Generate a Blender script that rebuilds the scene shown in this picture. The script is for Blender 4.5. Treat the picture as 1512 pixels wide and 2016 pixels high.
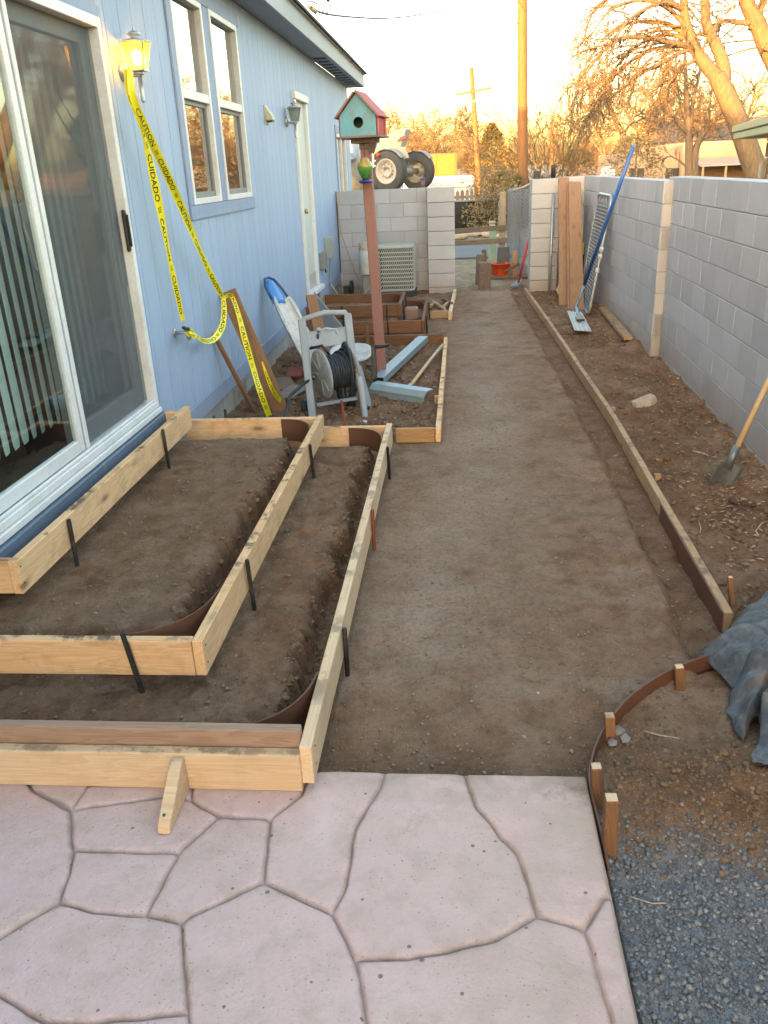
import bpy, bmesh, math, random
import numpy as np
from mathutils import Vector, Matrix, noise as mnoise

S = bpy.context.scene
for o in list(bpy.data.objects): bpy.data.objects.remove(o)
COL = S.collection
PI = math.pi

# ------------------------------------------------------------------ camera
EYE = 1.76
FPX = 1600.0
_pit, _yaw, _rol = (math.radians(a) for a in (22.762, 5.694, -2.675))
_fw = Vector((-math.sin(_yaw)*math.cos(_pit), math.cos(_yaw)*math.cos(_pit), -math.sin(_pit)))
_r0 = Vector((math.cos(_yaw), math.sin(_yaw), 0)); _u0 = _r0.cross(_fw)
_r = math.cos(_rol)*_r0 + math.sin(_rol)*_u0
_u = -math.sin(_rol)*_r0 + math.cos(_rol)*_u0
cam_d = bpy.data.cameras.new('camera'); cam = bpy.data.objects.new('camera', cam_d); COL.objects.link(cam)
cam.matrix_world = Matrix((( _r.x, _u.x, -_fw.x, 0), (_r.y, _u.y, -_fw.y, 0), (_r.z, _u.z, -_fw.z, EYE), (0, 0, 0, 1)))
cam_d.sensor_fit = 'VERTICAL'; cam_d.sensor_height = 24.0; cam_d.sensor_width = 18.0
cam_d.lens = 24.0*FPX/2016.0
cam_d.clip_start = 0.05; cam_d.clip_end = 3000
S.camera = cam
S.render.resolution_x, S.render.resolution_y = 768, 1024

def P(px, py, **k):
    """a photo pixel's ray met with the plane x=, y= or z="""
    d = _fw*FPX + _r*(px-756) - _u*(py-1008)
    a = 'xyz'.index(next(iter(k))); v = next(iter(k.values()))
    o = Vector((0, 0, EYE)); t = (v-o[a])/d[a]
    return o + d*t

# ------------------------------------------------------------------ sky, sun, exposure
SUN_EL, SUN_AZ = 3.8, 205.0          # degrees; azimuth clockwise from +Y: low, behind the camera and over the house
W = bpy.data.worlds.new('World'); S.world = W; W.use_nodes = True
nt = W.node_tree; bg = nt.nodes['Background']
sky = nt.nodes.new('ShaderNodeTexSky'); sky.sky_type = 'NISHITA'; sky.sun_disc = False
sky.sun_elevation = math.radians(SUN_EL); sky.sun_rotation = math.radians(SUN_AZ)
sky.altitude = 1500; sky.air_density = 1.0; sky.dust_density = 9.0; sky.ozone_density = 0.25
nt.links.new(sky.outputs[0], bg.inputs[0]); bg.inputs[1].default_value = 0.15
sd = bpy.data.lights.new('sun', 'SUN'); sd.energy = 2.0; sd.angle = math.radians(0.6); sd.color = (1.0, 0.45, 0.11)
sun = bpy.data.objects.new('sun', sd); COL.objects.link(sun)
_a, _e = math.radians(SUN_AZ), math.radians(SUN_EL)
SUNV = Vector((math.sin(_a)*math.cos(_e), math.cos(_a)*math.cos(_e), math.sin(_e)))
sun.rotation_euler = SUNV.to_track_quat('Z', 'Y').to_euler()
sun.location = (-6, -10, 12)
vs = S.view_settings; vs.view_transform = 'Standard'; vs.look = 'None'; vs.gamma = 1.0; vs.use_curve_mapping = False
vs.exposure = 3.7
S.render.engine = 'CYCLES'
S.cycles.max_bounces = 4; S.cycles.diffuse_bounces = 2; S.cycles.glossy_bounces = 2; S.cycles.transmission_bounces = 3; S.cycles.transparent_max_bounces = 8
S.cycles.caustics_reflective = False; S.cycles.caustics_refractive = False

# ------------------------------------------------------------------ object helpers
WM = {}
def link(o, parent=None, M=None):
    M = M or Matrix.Identity(4)
    COL.objects.link(o)
    if parent is not None:
        o.parent = parent; o.matrix_parent_inverse = WM[parent].inverted()
    o.matrix_basis = M; WM[o] = M
    return o
def tag(o, label=None, cat=None, group=None, kind=None):
    if label: o['label'] = label
    if cat: o['category'] = cat
    if group: o['group'] = group
    if kind: o['kind'] = kind
    return o
def thing(name, label, cat, loc=(0, 0, 0), group=None):
    o = bpy.data.objects.new(name, None); o.empty_display_size = .1
    link(o, None, Matrix.Translation(Vector(loc)))
    return tag(o, label, cat, group)
def V(*a): return Vector(a)

class MB:
    def __init__(s): s.v = []; s.f = []; s.sm = []
    def add(s, vs, fs, smooth=False):
        b = len(s.v); s.v += [tuple(v) for v in vs]
        for f in fs: s.f.append([b+i for i in f]); s.sm.append(smooth)
        return s
    def box(s, c, d, R=None):
        x, y, z = (k/2 for k in d); pts = []
        for a in (-x, x):
            for b in (-y, y):
                for e in (-z, z):
                    p = Vector((a, b, e)); p = (R @ p) if R else p
                    pts.append(p+Vector(c))
        return s.add(pts, [(0,1,3,2),(4,6,7,5),(0,4,5,1),(2,3,7,6),(0,2,6,4),(1,5,7,3)])
    def b2(s, lo, hi): return s.box([(a+b)/2 for a, b in zip(lo, hi)], [b-a for a, b in zip(lo, hi)])
    def bar(s, p0, p1, w, h, up=(0, 0, 1)):
        p0, p1 = Vector(p0), Vector(p1); x = (p1-p0); L = x.length; x.normalize()
        y = Vector(up).cross(x)
        if y.length < 1e-4: y = Vector((1, 0, 0)).cross(x)
        y.normalize(); z = x.cross(y)
        R = Matrix((x, y, z)).transposed()
        return s.box((p0+p1)/2, (L, w, h), R)
    def tube(s, pts, r, n=8, cap=True, smooth=True, closed=False):
        pts = [Vector(p) for p in pts]; m = len(pts)
        rs = r if isinstance(r, (list, tuple)) else [r]*m
        rings = []; ref = None
        for i, p in enumerate(pts):
            if closed: t = pts[(i+1) % m]-pts[i-1]
            else: t = pts[min(i+1, m-1)]-pts[max(i-1, 0)]
            if t.length < 1e-9: t = Vector((0, 0, 1))
            t.normalize()
            if ref is None:
                ref = Vector((0, 0, 1)) if abs(t.z) < .9 else Vector((1, 0, 0))
            a = t.cross(ref); 
            if a.length < 1e-5: a = t.cross(Vector((0, 1, 0)))
            a.normalize(); b = t.cross(a); ref = -b if False else ref - t*ref.dot(t)
            if ref.length < 1e-4: ref = a.copy()
            ref.normalize()
            rings.append([p + (a*math.cos(2*PI*k/n)+b*math.sin(2*PI*k/n))*rs[i] for k in range(n)])
        vs = [q for ring in rings for q in ring]; fs = []
        for i in range(m if closed else m-1):
            j = (i+1) % m
            for k in range(n):
                k2 = (k+1) % n; fs.append((i*n+k, i*n+k2, j*n+k2, j*n+k))
        s.add(vs, fs, smooth)
        if cap and not closed:
            b = len(s.v)-m*n
            s.f.append([b+k for k in range(n)][::-1]); s.sm.append(False)
            s.f.append([b+(m-1)*n+k for k in range(n)]); s.sm.append(False)
        return s
    def lathe(s, prof, c, n=16, axis=(0, 0, 1), smooth=True, cap=True):
        ax = Vector(axis).normalized(); a = ax.orthogonal().normalized(); b = ax.cross(a); c = Vector(c)
        vs = []; m = len(prof)
        for r, z in prof:
            for k in range(n):
                t = 2*PI*k/n; vs.append(c+ax*z+(a*math.cos(t)+b*math.sin(t))*max(r, 1e-4))
        fs = [(i*n+k, i*n+(k+1) % n, (i+1)*n+(k+1) % n, (i+1)*n+k) for i in range(m-1) for k in range(n)]
        s.add(vs, fs, smooth)
        if cap:
            q = len(s.v)-m*n
            s.f.append([q+k for k in range(n)][::-1]); s.sm.append(False)
            s.f.append([q+(m-1)*n+k for k in range(n)]); s.sm.append(False)
        return s
    def prism(s, poly, d):
        """closed outline of 3-D points swept by the vector d"""
        n = len(poly); d = Vector(d); a = [Vector(p) for p in poly]; b = [p+d for p in a]
        fs = [tuple(range(n))[::-1], tuple(range(n, 2*n))] + [(i, (i+1) % n, n+(i+1) % n, n+i) for i in range(n)]
        return s.add(a+b, fs)
    def sheet(s, rows, thick=0, smooth=True):
        """grid of points -> surface (with thickness when given)"""
        R, C = len(rows), len(rows[0]); vs = [Vector(p) for r in rows for p in r]
        s.add(vs, [(i*C+j, i*C+j+1, (i+1)*C+j+1, (i+1)*C+j) for i in range(R-1) for j in range(C-1)], smooth)
        return s
    def mesh(s, name, recalc=True):
        me = bpy.data.meshes.new(name); me.from_pydata(s.v, [], s.f)
        me.polygons.foreach_set('use_smooth', s.sm)
        if recalc:
            bm = bmesh.new(); bm.from_mesh(me); bmesh.ops.recalc_face_normals(bm, faces=bm.faces); bm.to_mesh(me); bm.free()
        me.update(); return me
    def build(s, name, mat, parent=None, bevel=0, M=None, recalc=True, solid=0, kind=None, seg=1):
        me = s.mesh(name, recalc); me.materials.append(mat)
        o = bpy.data.objects.new(name, me); link(o, parent, M)
        if solid:
            m = o.modifiers.new('solid', 'SOLIDIFY'); m.thickness = solid; m.offset = 0
        if bevel:
            m = o.modifiers.new('bevel', 'BEVEL'); m.width = bevel; m.segments = seg; m.limit_method = 'ANGLE'; m.angle_limit = .6
        if kind: o['kind'] = kind
        return o

def frame_mat(p0, p1, up=(0, 0, 1)):
    p0, p1 = Vector(p0), Vector(p1); x = (p1-p0).normalized(); y = Vector(up).cross(x)
    if y.length < 1e-4: y = Vector((0, 1, 0)).cross(x)
    y.normalize(); z = x.cross(y)
    M = Matrix((x, y, z)).transposed().to_4x4(); M.translation = (p0+p1)/2
    return M
def lumber(name, p0, p1, w, h, mat, parent=None, up=(0, 0, 1), bevel=.003, label=None, cat=None, group=None, wob=0):
    """a board with its grain along local X; w across, h along 'up'"""
    L = (Vector(p1)-Vector(p0)).length
    n = max(1, int(L/.35)); rnd = random.Random(hash((round(L, 3), name, round(p0[0], 3))) & 0xffff)
    b = MB(); vs = []
    for i in range(n+1):
        x = -L/2+L*i/n; dy, dz = (rnd.uniform(-wob, wob), rnd.uniform(-wob, wob)) if 0 < i < n else (0, 0)
        for yy, zz in ((-w/2, -h/2), (w/2, -h/2), (w/2, h/2), (-w/2, h/2)): vs.append((x, yy+dy, zz+dz))
    fs = [(0, 3, 2, 1), (4*n, 4*n+1, 4*n+2, 4*n+3)]
    for i in range(n):
        for k in range(4): fs.append((4*i+k, 4*i+(k+1) % 4, 4*i+4+(k+1) % 4, 4*i+4+k))
    b.add(vs, fs)
    o = b.build(name, mat, parent, bevel, frame_mat(p0, p1, up), recalc=True)
    return tag(o, label, cat, group)

# ------------------------------------------------------------------ materials
def N(t, k, **kw):
    n = t.nodes.new('ShaderNode'+k)
    for a, b in kw.items():
        if a.startswith('i_'):
            key = a[2:]; n.inputs[int(key) if key.isdigit() else key].default_value = b
        else: setattr(n, a, b)
    return n
def ramp(t, src, stops):
    r = N(t, 'ValToRGB'); cr = r.color_ramp
    while len(cr.elements) < len(stops): cr.elements.new(.5)
    for e, (p, c) in zip(cr.elements, stops): e.position = p; e.color = (*c, 1) if len(c) == 3 else c
    t.links.new(src, r.inputs[0]); return r.outputs[0]
def mixc(t, fac, a, b, mode='MIX'):
    m = N(t, 'Mix', data_type='RGBA', blend_type=mode)
    for inp, val in ((m.inputs[0], fac), (m.inputs[6], a), (m.inputs[7], b)):
        if isinstance(val, (int, float)): inp.default_value = val
        elif isinstance(val, tuple): inp.default_value = (*val, 1) if len(val) == 3 else val
        else: t.links.new(val, inp)
    return m.outputs[2]
def math_(t, op, a, b=None, c=None):
    m = N(t, 'Math', operation=op)
    for i, val in enumerate((a, b, c)):
        if val is None: continue
        if isinstance(val, (int, float)): m.inputs[i].default_value = val
        else: t.links.new(val, m.inputs[i])
    return m.outputs[0]
def noise(t, vec, scale, detail=5, rough=.55, dist=0):
    n = N(t, 'TexNoise'); n.inputs['Scale'].default_value = scale; n.inputs['Detail'].default_value = detail
    n.inputs['Roughness'].default_value = rough; n.inputs['Distortion'].default_value = dist
    if vec is not None: t.links.new(vec, n.inputs['Vector'])
    return n.outputs['Fac']
def bump(t, h, strength, dist, prev=None):
    b = N(t, 'Bump'); b.inputs['Strength'].default_value = strength; b.inputs['Distance'].default_value = dist
    t.links.new(h, b.inputs['Height'])
    if prev is not None: t.links.new(prev, b.inputs['Normal'])
    return b.outputs[0]
def newmat(name):
    m = bpy.data.materials.new(name); m.use_nodes = True; t = m.node_tree
    return m, t, t.nodes['Principled BSDF']
def coords(t, stretch=(1, 1, 1), rnd=True, which='Object'):
    tc = N(t, 'TexCoord'); vec = tc.outputs[which]
    if rnd:
        oi = N(t, 'ObjectInfo'); sc = math_(t, 'MULTIPLY', oi.outputs['Random'], 37.0)
        va = N(t, 'VectorMath', operation='ADD'); t.links.new(vec, va.inputs[0])
        cb = N(t, 'CombineXYZ'); t.links.new(sc, cb.inputs[0]); t.links.new(sc, cb.inputs[1]); t.links.new(sc, cb.inputs[2])
        t.links.new(cb.outputs[0], va.inputs[1]); vec = va.outputs[0]
    mp = N(t, 'Mapping'); mp.inputs['Scale'].default_value = stretch; t.links.new(vec, mp.inputs[0])
    return mp.outputs[0]
MATS = {}
def pm(name, c1, c2=None, scale=6, rough=.75, bmp=.15, bscale=60, bdist=.004, metal=0, vary=0, stretch=(1, 1, 1), spec=.35, dirt=None, dirt_amt=.5, dscale=3, rnd=True, which='Object', emit=None, splash=None):
    """two-tone procedural material with grain, optional dirt and per-object variation"""
    if name in MATS: return MATS[name]
    m, t, p = newmat(name); vec = coords(t, stretch, rnd, which)
    c2 = c2 or tuple(k*.75 for k in c1)
    f = noise(t, vec, scale, 6, .6)
    col = mixc(t, ramp(t, f, [(.3, (0, 0, 0)), (.7, (1, 1, 1))]), c1, c2)
    f2 = noise(t, vec, bscale, 4, .6)
    col = mixc(t, .35, col, ramp(t, f2, [(.25, (.55, .55, .55)), (.75, (1, 1, 1))]), 'MULTIPLY')
    if dirt:
        d = noise(t, vec, dscale, 8, .7); d2 = math_(t, 'MULTIPLY', ramp(t, d, [(.48, (0, 0, 0)), (.68, (1, 1, 1))]), dirt_amt)
        col = mixc(t, d2, col, dirt)
    if splash:
        ge = N(t, 'NewGeometry'); sz = N(t, 'SeparateXYZ'); t.links.new(ge.outputs['Position'], sz.inputs[0])
        hh = math_(t, 'SUBTRACT', sz.outputs[2], math_(t, 'MULTIPLY', noise(t, ge.outputs['Position'], 3.5, 6, .65), splash[1]*2))
        col = mixc(t, math_(t, 'MULTIPLY', ramp(t, math_(t, 'ADD', hh, splash[1]), [(splash[2], (1, 1, 1)), (splash[2]+.25, (0, 0, 0))]), splash[3]), col, splash[0])
    if vary:
        oi = N(t, 'ObjectInfo'); hs = N(t, 'HueSaturation'); t.links.new(col, hs.inputs['Color'])
        t.links.new(math_(t, 'MULTIPLY_ADD', oi.outputs['Random'], vary*2, 1-vary), hs.inputs['Value']); col = hs.outputs[0]
    t.links.new(col, p.inputs['Base Color'])
    rr = math_(t, 'MULTIPLY_ADD', f2, .25, rough-.12); t.links.new(rr, p.inputs['Roughness'])
    p.inputs['Metallic'].default_value = metal; p.inputs['Specular IOR Level'].default_value = spec
    if bmp: t.links.new(bump(t, f2, bmp, bdist), p.inputs['Normal'])
    if emit: p.inputs['Emission Color'].default_value = (*emit[0], 1); p.inputs['Emission Strength'].default_value = emit[1]
    MATS[name] = m; return m
def wood(name, light, dark, knot=(.16, .07, .03), kamt=1.0, smudge=None, sm_amt=.5, rough=.7, vary=.12, grain=1.0):
    """sawn lumber: growth-ring grain along local X, knots, soil smudges"""
    m, t, p = newmat(name); vec = coords(t, (1, 1, 1), True)
    mp = N(t, 'Mapping'); mp.inputs['Scale'].default_value = (1.1, 14, 14); t.links.new(vec, mp.inputs[0])
    big = noise(t, mp.outputs[0], 1.2, 3, .5, .6)
    rings = math_(t, 'FRACT', math_(t, 'MULTIPLY', big, 9*grain))
    rings = ramp(t, rings, [(0, (0, 0, 0)), (.75, (.7, .7, .7)), (.92, (1, 1, 1)), (1, (0, 0, 0))])
    mp2 = N(t, 'Mapping'); mp2.inputs['Scale'].default_value = (4, 160, 160); t.links.new(vec, mp2.inputs[0])
    fine = noise(t, mp2.outputs[0], 1.5, 3, .6)
    col = mixc(t, math_(t, 'MULTIPLY', rings, .8), light, dark)
    col = mixc(t, .3, col, ramp(t, fine, [(.3, (.6, .55, .5)), (.7, (1, 1, 1))]), 'MULTIPLY')
    mp3 = N(t, 'Mapping'); mp3.inputs['Scale'].default_value = (3.2, 9, 9); t.links.new(vec, mp3.inputs[0])
    vo = N(t, 'TexVoronoi'); vo.inputs['Scale'].default_value = 1.0; t.links.new(mp3.outputs[0], vo.inputs['Vector'])
    kn = ramp(t, vo.outputs['Distance'], [(.07, (1, 1, 1)), (.13, (.45, .45, .45)), (.24, (0, 0, 0))])
    col = mixc(t, math_(t, 'MULTIPLY', kn, kamt*.75), col, knot)
    tone = noise(t, vec, 2.2, 4, .5)
    col = mixc(t, .5, col, ramp(t, tone, [(.3, (.78, .74, .7)), (.7, (1, 1, 1))]), 'MULTIPLY')
    if smudge:
        g = N(t, 'NewGeometry'); sx = N(t, 'SeparateXYZ'); t.links.new(g.outputs['Normal'], sx.inputs[0])
        s1 = noise(t, vec, 9, 9, .72); s2 = noise(t, vec, 2.1, 3, .5)
        sm = math_(t, 'MULTIPLY', ramp(t, s1, [(.5, (0, 0, 0)), (.58, (1, 1, 1))]), ramp(t, s2, [(.38, (0, 0, 0)), (.52, (1, 1, 1))]))
        upw = math_(t, 'MAXIMUM', math_(t, 'MULTIPLY', sx.outputs[2], 1.0), .18)
        col = mixc(t, math_(t, 'MULTIPLY', math_(t, 'MULTIPLY', sm, upw), sm_amt), col, smudge)
    oi = N(t, 'ObjectInfo'); hs = N(t, 'HueSaturation'); t.links.new(col, hs.inputs['Color'])
    t.links.new(math_(t, 'MULTIPLY_ADD', oi.outputs['Random'], vary*2, 1-vary), hs.inputs['Value'])
    t.links.new(hs.outputs[0], p.inputs['Base Color'])
    p.inputs['Roughness'].default_value = rough; p.inputs['Specular IOR Level'].default_value = .25
    hgt = math_(t, 'ADD', math_(t, 'MULTIPLY', fine, .6), math_(t, 'MULTIPLY', rings, .4))
    t.links.new(bump(t, hgt, .25, .0015), p.inputs['Normal'])
    MATS[name] = m; return m
def glass(name, tint=(.85, .9, .88), rough=.02):
    m, t, p = newmat(name)
    out = t.nodes['Material Output']
    tr = N(t, 'BsdfTransparent'); tr.inputs[0].default_value = (*tint, 1)
    gl = N(t, 'BsdfGlossy'); gl.inputs['Roughness'].default_value = rough
    vec = coords(t, (1, 1, 1)); nb = bump(t, noise(t, vec, 1.6, 2, .4), .06, .03); t.links.new(nb, gl.inputs['Normal'])
    ge = N(t, 'NewGeometry'); dt = N(t, 'VectorMath', operation='DOT_PRODUCT'); t.links.new(ge.outputs['Incoming'], dt.inputs[0]); t.links.new(ge.outputs['Normal'], dt.inputs[1])
    c = math_(t, 'SUBTRACT', 1.0, math_(t, 'ABSOLUTE', dt.outputs['Value']))
    fac = math_(t, 'MINIMUM', math_(t, 'MULTIPLY_ADD', math_(t, 'POWER', c, 5.0), 2.3, .10), .92)
    mx = N(t, 'MixShader')
    t.links.new(fac, mx.inputs[0]); t.links.new(tr.outputs[0], mx.inputs[1]); t.links.new(gl.outputs[0], mx.inputs[2])
    t.links.new(mx.outputs[0], out.inputs[0]); MATS[name] = m; return m

pine = wood('new_pine', (.82, .56, .32), (.67, .39, .18), smudge=(.13, .095, .065), sm_amt=.95)
pine_pale = wood('pale_pine', (.83, .64, .42), (.72, .50, .29), kamt=.55, smudge=(.16, .12, .085), sm_amt=.6)
pine_red = wood('reddish_fir', (.40, .27, .19), (.28, .18, .125), smudge=(.2, .16, .12), sm_amt=.6)
pine_old = wood('weathered_pine', (.50, .35, .21), (.37, .24, .135), smudge=(.15, .11, .075), sm_amt=.9)
brown_wood = wood('stained_brown_lumber', (.22, .11, .055), (.13, .06, .03), kamt=.5, smudge=(.2, .14, .09), sm_amt=.5)
lean_wood = wood('brown_fir', (.33, .18, .09), (.22, .11, .05), kamt=.5)
stake_wood = wood('stake_wood', (.27, .15, .08), (.16, .08, .04), kamt=.4, vary=.2)
tan_plank = wood('tan_plank', (.31, .20, .125), (.225, .14, .085), kamt=.8, vary=.15)
grey_timber = wood('weathered_timber', (.2, .16, .13), (.1, .075, .06), kamt=.4, grain=1.6)
hardboard = pm('hardboard', (.155, .072, .045), (.12, .055, .035), scale=3, rough=.55, bmp=.05, spec=.4)
steel_black = pm('black_steel_stake', (.02, .021, .024), (.035, .034, .034), rough=.5, metal=.3, bmp=.2, dirt=(.15, .11, .08), dirt_amt=.5, dscale=6)
steel_rust = pm('rusty_steel_stake', (.36, .1, .03), (.18, .06, .03), scale=12, rough=.7, metal=.1, bmp=.2)
white_vinyl = pm('white_vinyl', (.78, .79, .78), (.72, .73, .72), rough=.4, bmp=.03, dirt=(.45, .43, .4), dirt_amt=.25)
white_paint = pm('white_paint', (.74, .75, .73), (.68, .68, .66), rough=.5, bmp=.05)
grey_plastic = pm('grey_plastic', (.36, .40, .415), (.32, .355, .37), rough=.45, bmp=.04, dirt=(.25, .2, .15), dirt_amt=.3, dscale=5)
white_plastic = pm('white_plastic', (.7, .71, .69), (.64, .64, .61), rough=.4, bmp=.05, dirt=(.22, .17, .12), dirt_amt=.45, dscale=7)
blue_plastic = pm('blue_plastic', (.07, .25, .62), (.06, .22, .55), rough=.35, bmp=.02)
black_plastic = pm('black_plastic', (.018, .019, .02), (.03, .03, .03), rough=.45, bmp=.05)
rubber = pm('black_rubber', (.03, .034, .04), (.045, .048, .052), rough=.6, bmp=.1, dirt=(.14, .12, .1), dirt_amt=.3)
hose_rubber = pm('hose_rubber', (.022, .028, .038), (.035, .042, .052), rough=.45, bmp=.1, dirt=(.1, .09, .08), dirt_amt=.25, dscale=6)
galv = pm('galvanised_steel', (.42, .46, .5), (.34, .38, .42), rough=.45, metal=.6, bmp=.06)
brass = pm('brass', (.5, .36, .12), rough=.35, metal=.9, bmp=.05)
# ------------------------------------------------------------------ height field
_rs = np.random.RandomState(7); _lat = _rs.rand(256, 256)
def vnoise(x, y):
    xi = np.floor(x).astype(int); yi = np.floor(y).astype(int); fx = x-xi; fy = y-yi
    fx = fx*fx*(3-2*fx); fy = fy*fy*(3-2*fy)
    a = _lat[xi & 255, yi & 255]; b = _lat[(xi+1) & 255, yi & 255]; c = _lat[xi & 255, (yi+1) & 255]; d = _lat[(xi+1) & 255, (yi+1) & 255]
    return (a*(1-fx)+b*fx)*(1-fy)+(c*(1-fx)+d*fx)*fy
def fbm(x, y, f, o=4, g=.5):
    s = 0; a = 1; n = 0
    for k in range(o):
        s = s+a*(vnoise(x*f+17.3*k, y*f+9.1*k)-.5); n += a; a *= g; f *= 2.03
    return s/n*2
def sst(a, b, x): t = np.clip((x-a)/(b-a), 0, 1); return t*t*(3-2*t)
EDGE = [(2.95, 1.08), (3.2, 1.125), (4.5, 1.145), (6, 1.142), (7.5, 1.127), (10, 1.09), (12.4, 1.047), (13.0, 1.035)]
def edge_x(y): return np.interp(y, [e[0] for e in EDGE], [e[1] for e in EDGE])
HB = [P(*q, z=0) for q in ((1428, 1278), (1415, 1285), (1360, 1303), (1300, 1330), (1245, 1368), (1210, 1405), (1190, 1432), (1172, 1470), (1162, 1510), (1160, 1530), (1166, 1570), (1182, 1630), (1199, 1706))]
HBy = np.array([p.y for p in HB][::-1]); HBx = np.array([p.x for p in HB][::-1])
def hz(x, y):
    x = np.asarray(x, float); y = np.asarray(y, float)
    n1 = fbm(x, y, 1.3, 4); n2 = fbm(x+5, y+3, 9, 4); n3 = fbm(x+1, y+8, 28, 3, .6)
    wob = .035*fbm(x, y, 5, 3)+.02*fbm(x, y, 24, 3, .65)
    ex = edge_x(y)
    z = -.055+.012*n1+.009*n2+.0065*n3+.007*fbm(x*1.6+2, y*6.0+4, 1.5, 3)
    z = z+.006*np.maximum(0, fbm(x+31, y*1.8+5, 13, 2)-.12)*2
    # footprints and scuffs in the tamped path
    z = z+.006*np.maximum(0, fbm(x*1.0+3, y*.6, 5, 2))
    # trench beside the edging boards, with a scraped lip
    d = ex-.02-x
    tr = (1-sst(.13+wob, .2+wob, d))*(d > -.05)*(y > 2.6)
    z = z-.05*tr+.012*n2*tr
    lip = np.exp(-((d-.23-wob)/.03)**2)*(y > 2.6); z = z+.010*lip
    # garden bed on the far side of the edging
    bed = sst(-.01, .05, x-ex-.02)*sst(2.75, 3.05, y)
    clump = fbm(x+2, y+2, 4.2, 4, .55); clod = fbm(x-4, y+6, 15, 4, .6)
    zb = -.045+.05*np.maximum(clump, -.3)+.03*np.abs(clod)+.012*n3
    zb = zb-.02*sst(1.55, 1.85, x)+.07*np.maximum(fbm(x+11, y+5, 2.6, 4, .6), -.1)*sst(1.68, 1.9, x)
    z = np.where(bed > 0, z*(1-bed)+zb*bed, z)
    # ground to the right of the curved hardboard, and the gravel strip by the patio
    hbx = np.interp(y, HBy, HBx)
    right = sst(.0, .03, x-np.where(y < 2.8, hbx, ex)-.01)*(1-sst(2.75, 3.05, y))
    mound = np.exp(-(((x-.95)/.55)**2+((y-2.08)/.26)**2))
    zr = -.085+.085*mound+.03*sst(2.1, 2.7, y)+.022*clod*np.clip(mound*1.3+.25*sst(1.9, 2.2, y), 0, 1)+.006*n2+.006*n3
    z = np.where(right > 0, z*(1-right)+zr*right, z)
    # the hand-dug step platforms inside the near forms
    inb = (x < -.47)*(y > 1.99)*(y < 5.33)
    t1 = .075+.012*n1+.014*n2+.009*n3
    cut = sst(-.03+1.5*wob, .012+1.9*wob, -.60-x)*sst(-.06, .03, y-2.16-1.4*wob)*sst(-.05, .05, 5.17-y+wob)
    z1 = -.055+.014*n2+.01*n3+(t1+.055)*cut
    t2 = .235+.012*n1+.014*n2+.009*n3
    cut2 = sst(-.03+1.5*wob, .012+1.9*wob, -1.05-x)*sst(-.07, .05, y-2.5-wob)*sst(-.06, .06, 4.9-y+wob)
    z2 = z1+(t2-z1)*cut2*(x < -.90)
    z = np.where(inb, np.where((x < -.90)*(y > 2.36)*(y < 5.06), z2, z1), z)
    # planting bed beyond the near steps
    pb = (x < -.145)*(y > 5.62)*(y < 8.93)
    zp = -.02+.05*np.maximum(clump, -.4)+.04*np.abs(clod)+.014*n3+.02*sst(-.6, -1.2, x)
    z = np.where(pb, zp, z)
    z = np.where((x < -.44)*(y > 5.34)*(y <= 5.62), -.05+.01*n2, z)
    # older steps further along
    fs = (x < -.40)*(y > 9.52)*(y < 11.1)
    z = np.where(fs, .05+.02*n2+.01*n3, z)
    fm = (x < -.70)*(y > 9.8)*(y < 10.72)
    z = np.where(fm, .19+.02*n2+.01*n3, z)
    z = np.where((x < -.0)*(y >= 11.1)*(y < 13.2), -.01+.02*n2+.012*n1, z)
    # beyond the walls
    far = sst(13.2, 14.2, y); z = z*(1-far)+(-.05+.03*n1+.012*n2)*far
    far2 = sst(22.3, 24, y); z = z+far2*.06
    away = np.maximum(sst(2.5, 6, x), sst(26, 34, y)); z = z*(1-away)+(-.0+.05*n1)*away
    # under the slab and the house
    z = np.where((x < .405)*(y < 2.05), np.minimum(z, -.13), z)
    z = np.where((x < .385)*(y < 2.03), -.2, z)
    st = (y > 18.2)*(y < 22.2)
    z = np.where(st, np.minimum(z, -.10), z)
    return z
def axis(lo, hi, step, grow0, far_lo, far_hi, extra=None):
    a = list(np.arange(lo, hi, step)) if extra is None else extra
    s = grow0; b = []; v = a[-1]
    while v < far_hi: v += s; s *= 1.17; b.append(v)
    s = grow0; c = []; v = a[0]
    while v > far_lo: v -= s; s *= 1.17; c.append(v)
    return np.array(c[::-1]+a+b)
gx = axis(-1.95, 2.1, .0155, .03, -700, 700)
gy = axis(0, 0, 0, .05, -700, 900, list(np.arange(1.15, 6.2, .0135))+list(np.arange(6.2, 14, .03)))
GX, GY = np.meshgrid(gx, gy); GZ = hz(GX, GY)
nyy, nxx = GX.shape
idx = np.arange(nyy*nxx).reshape(nyy, nxx)
me = bpy.data.meshes.new('ground')
quads = np.stack([idx[:-1, :-1], idx[:-1, 1:], idx[1:, 1:], idx[1:, :-1]], -1).reshape(-1, 4)
me.vertices.add(nyy*nxx); me.vertices.foreach_set('co', np.stack([GX, GY, GZ], -1).ravel())
me.loops.add(quads.size); me.loops.foreach_set('vertex_index', quads.ravel())
me.polygons.add(len(quads)); me.polygons.foreach_set('loop_start', np.arange(len(quads))*4); me.polygons.foreach_set('loop_total', np.full(len(quads), 4))
me.polygons.foreach_set('use_smooth', np.ones(len(quads), bool)); me.update(calc_edges=True)
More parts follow.
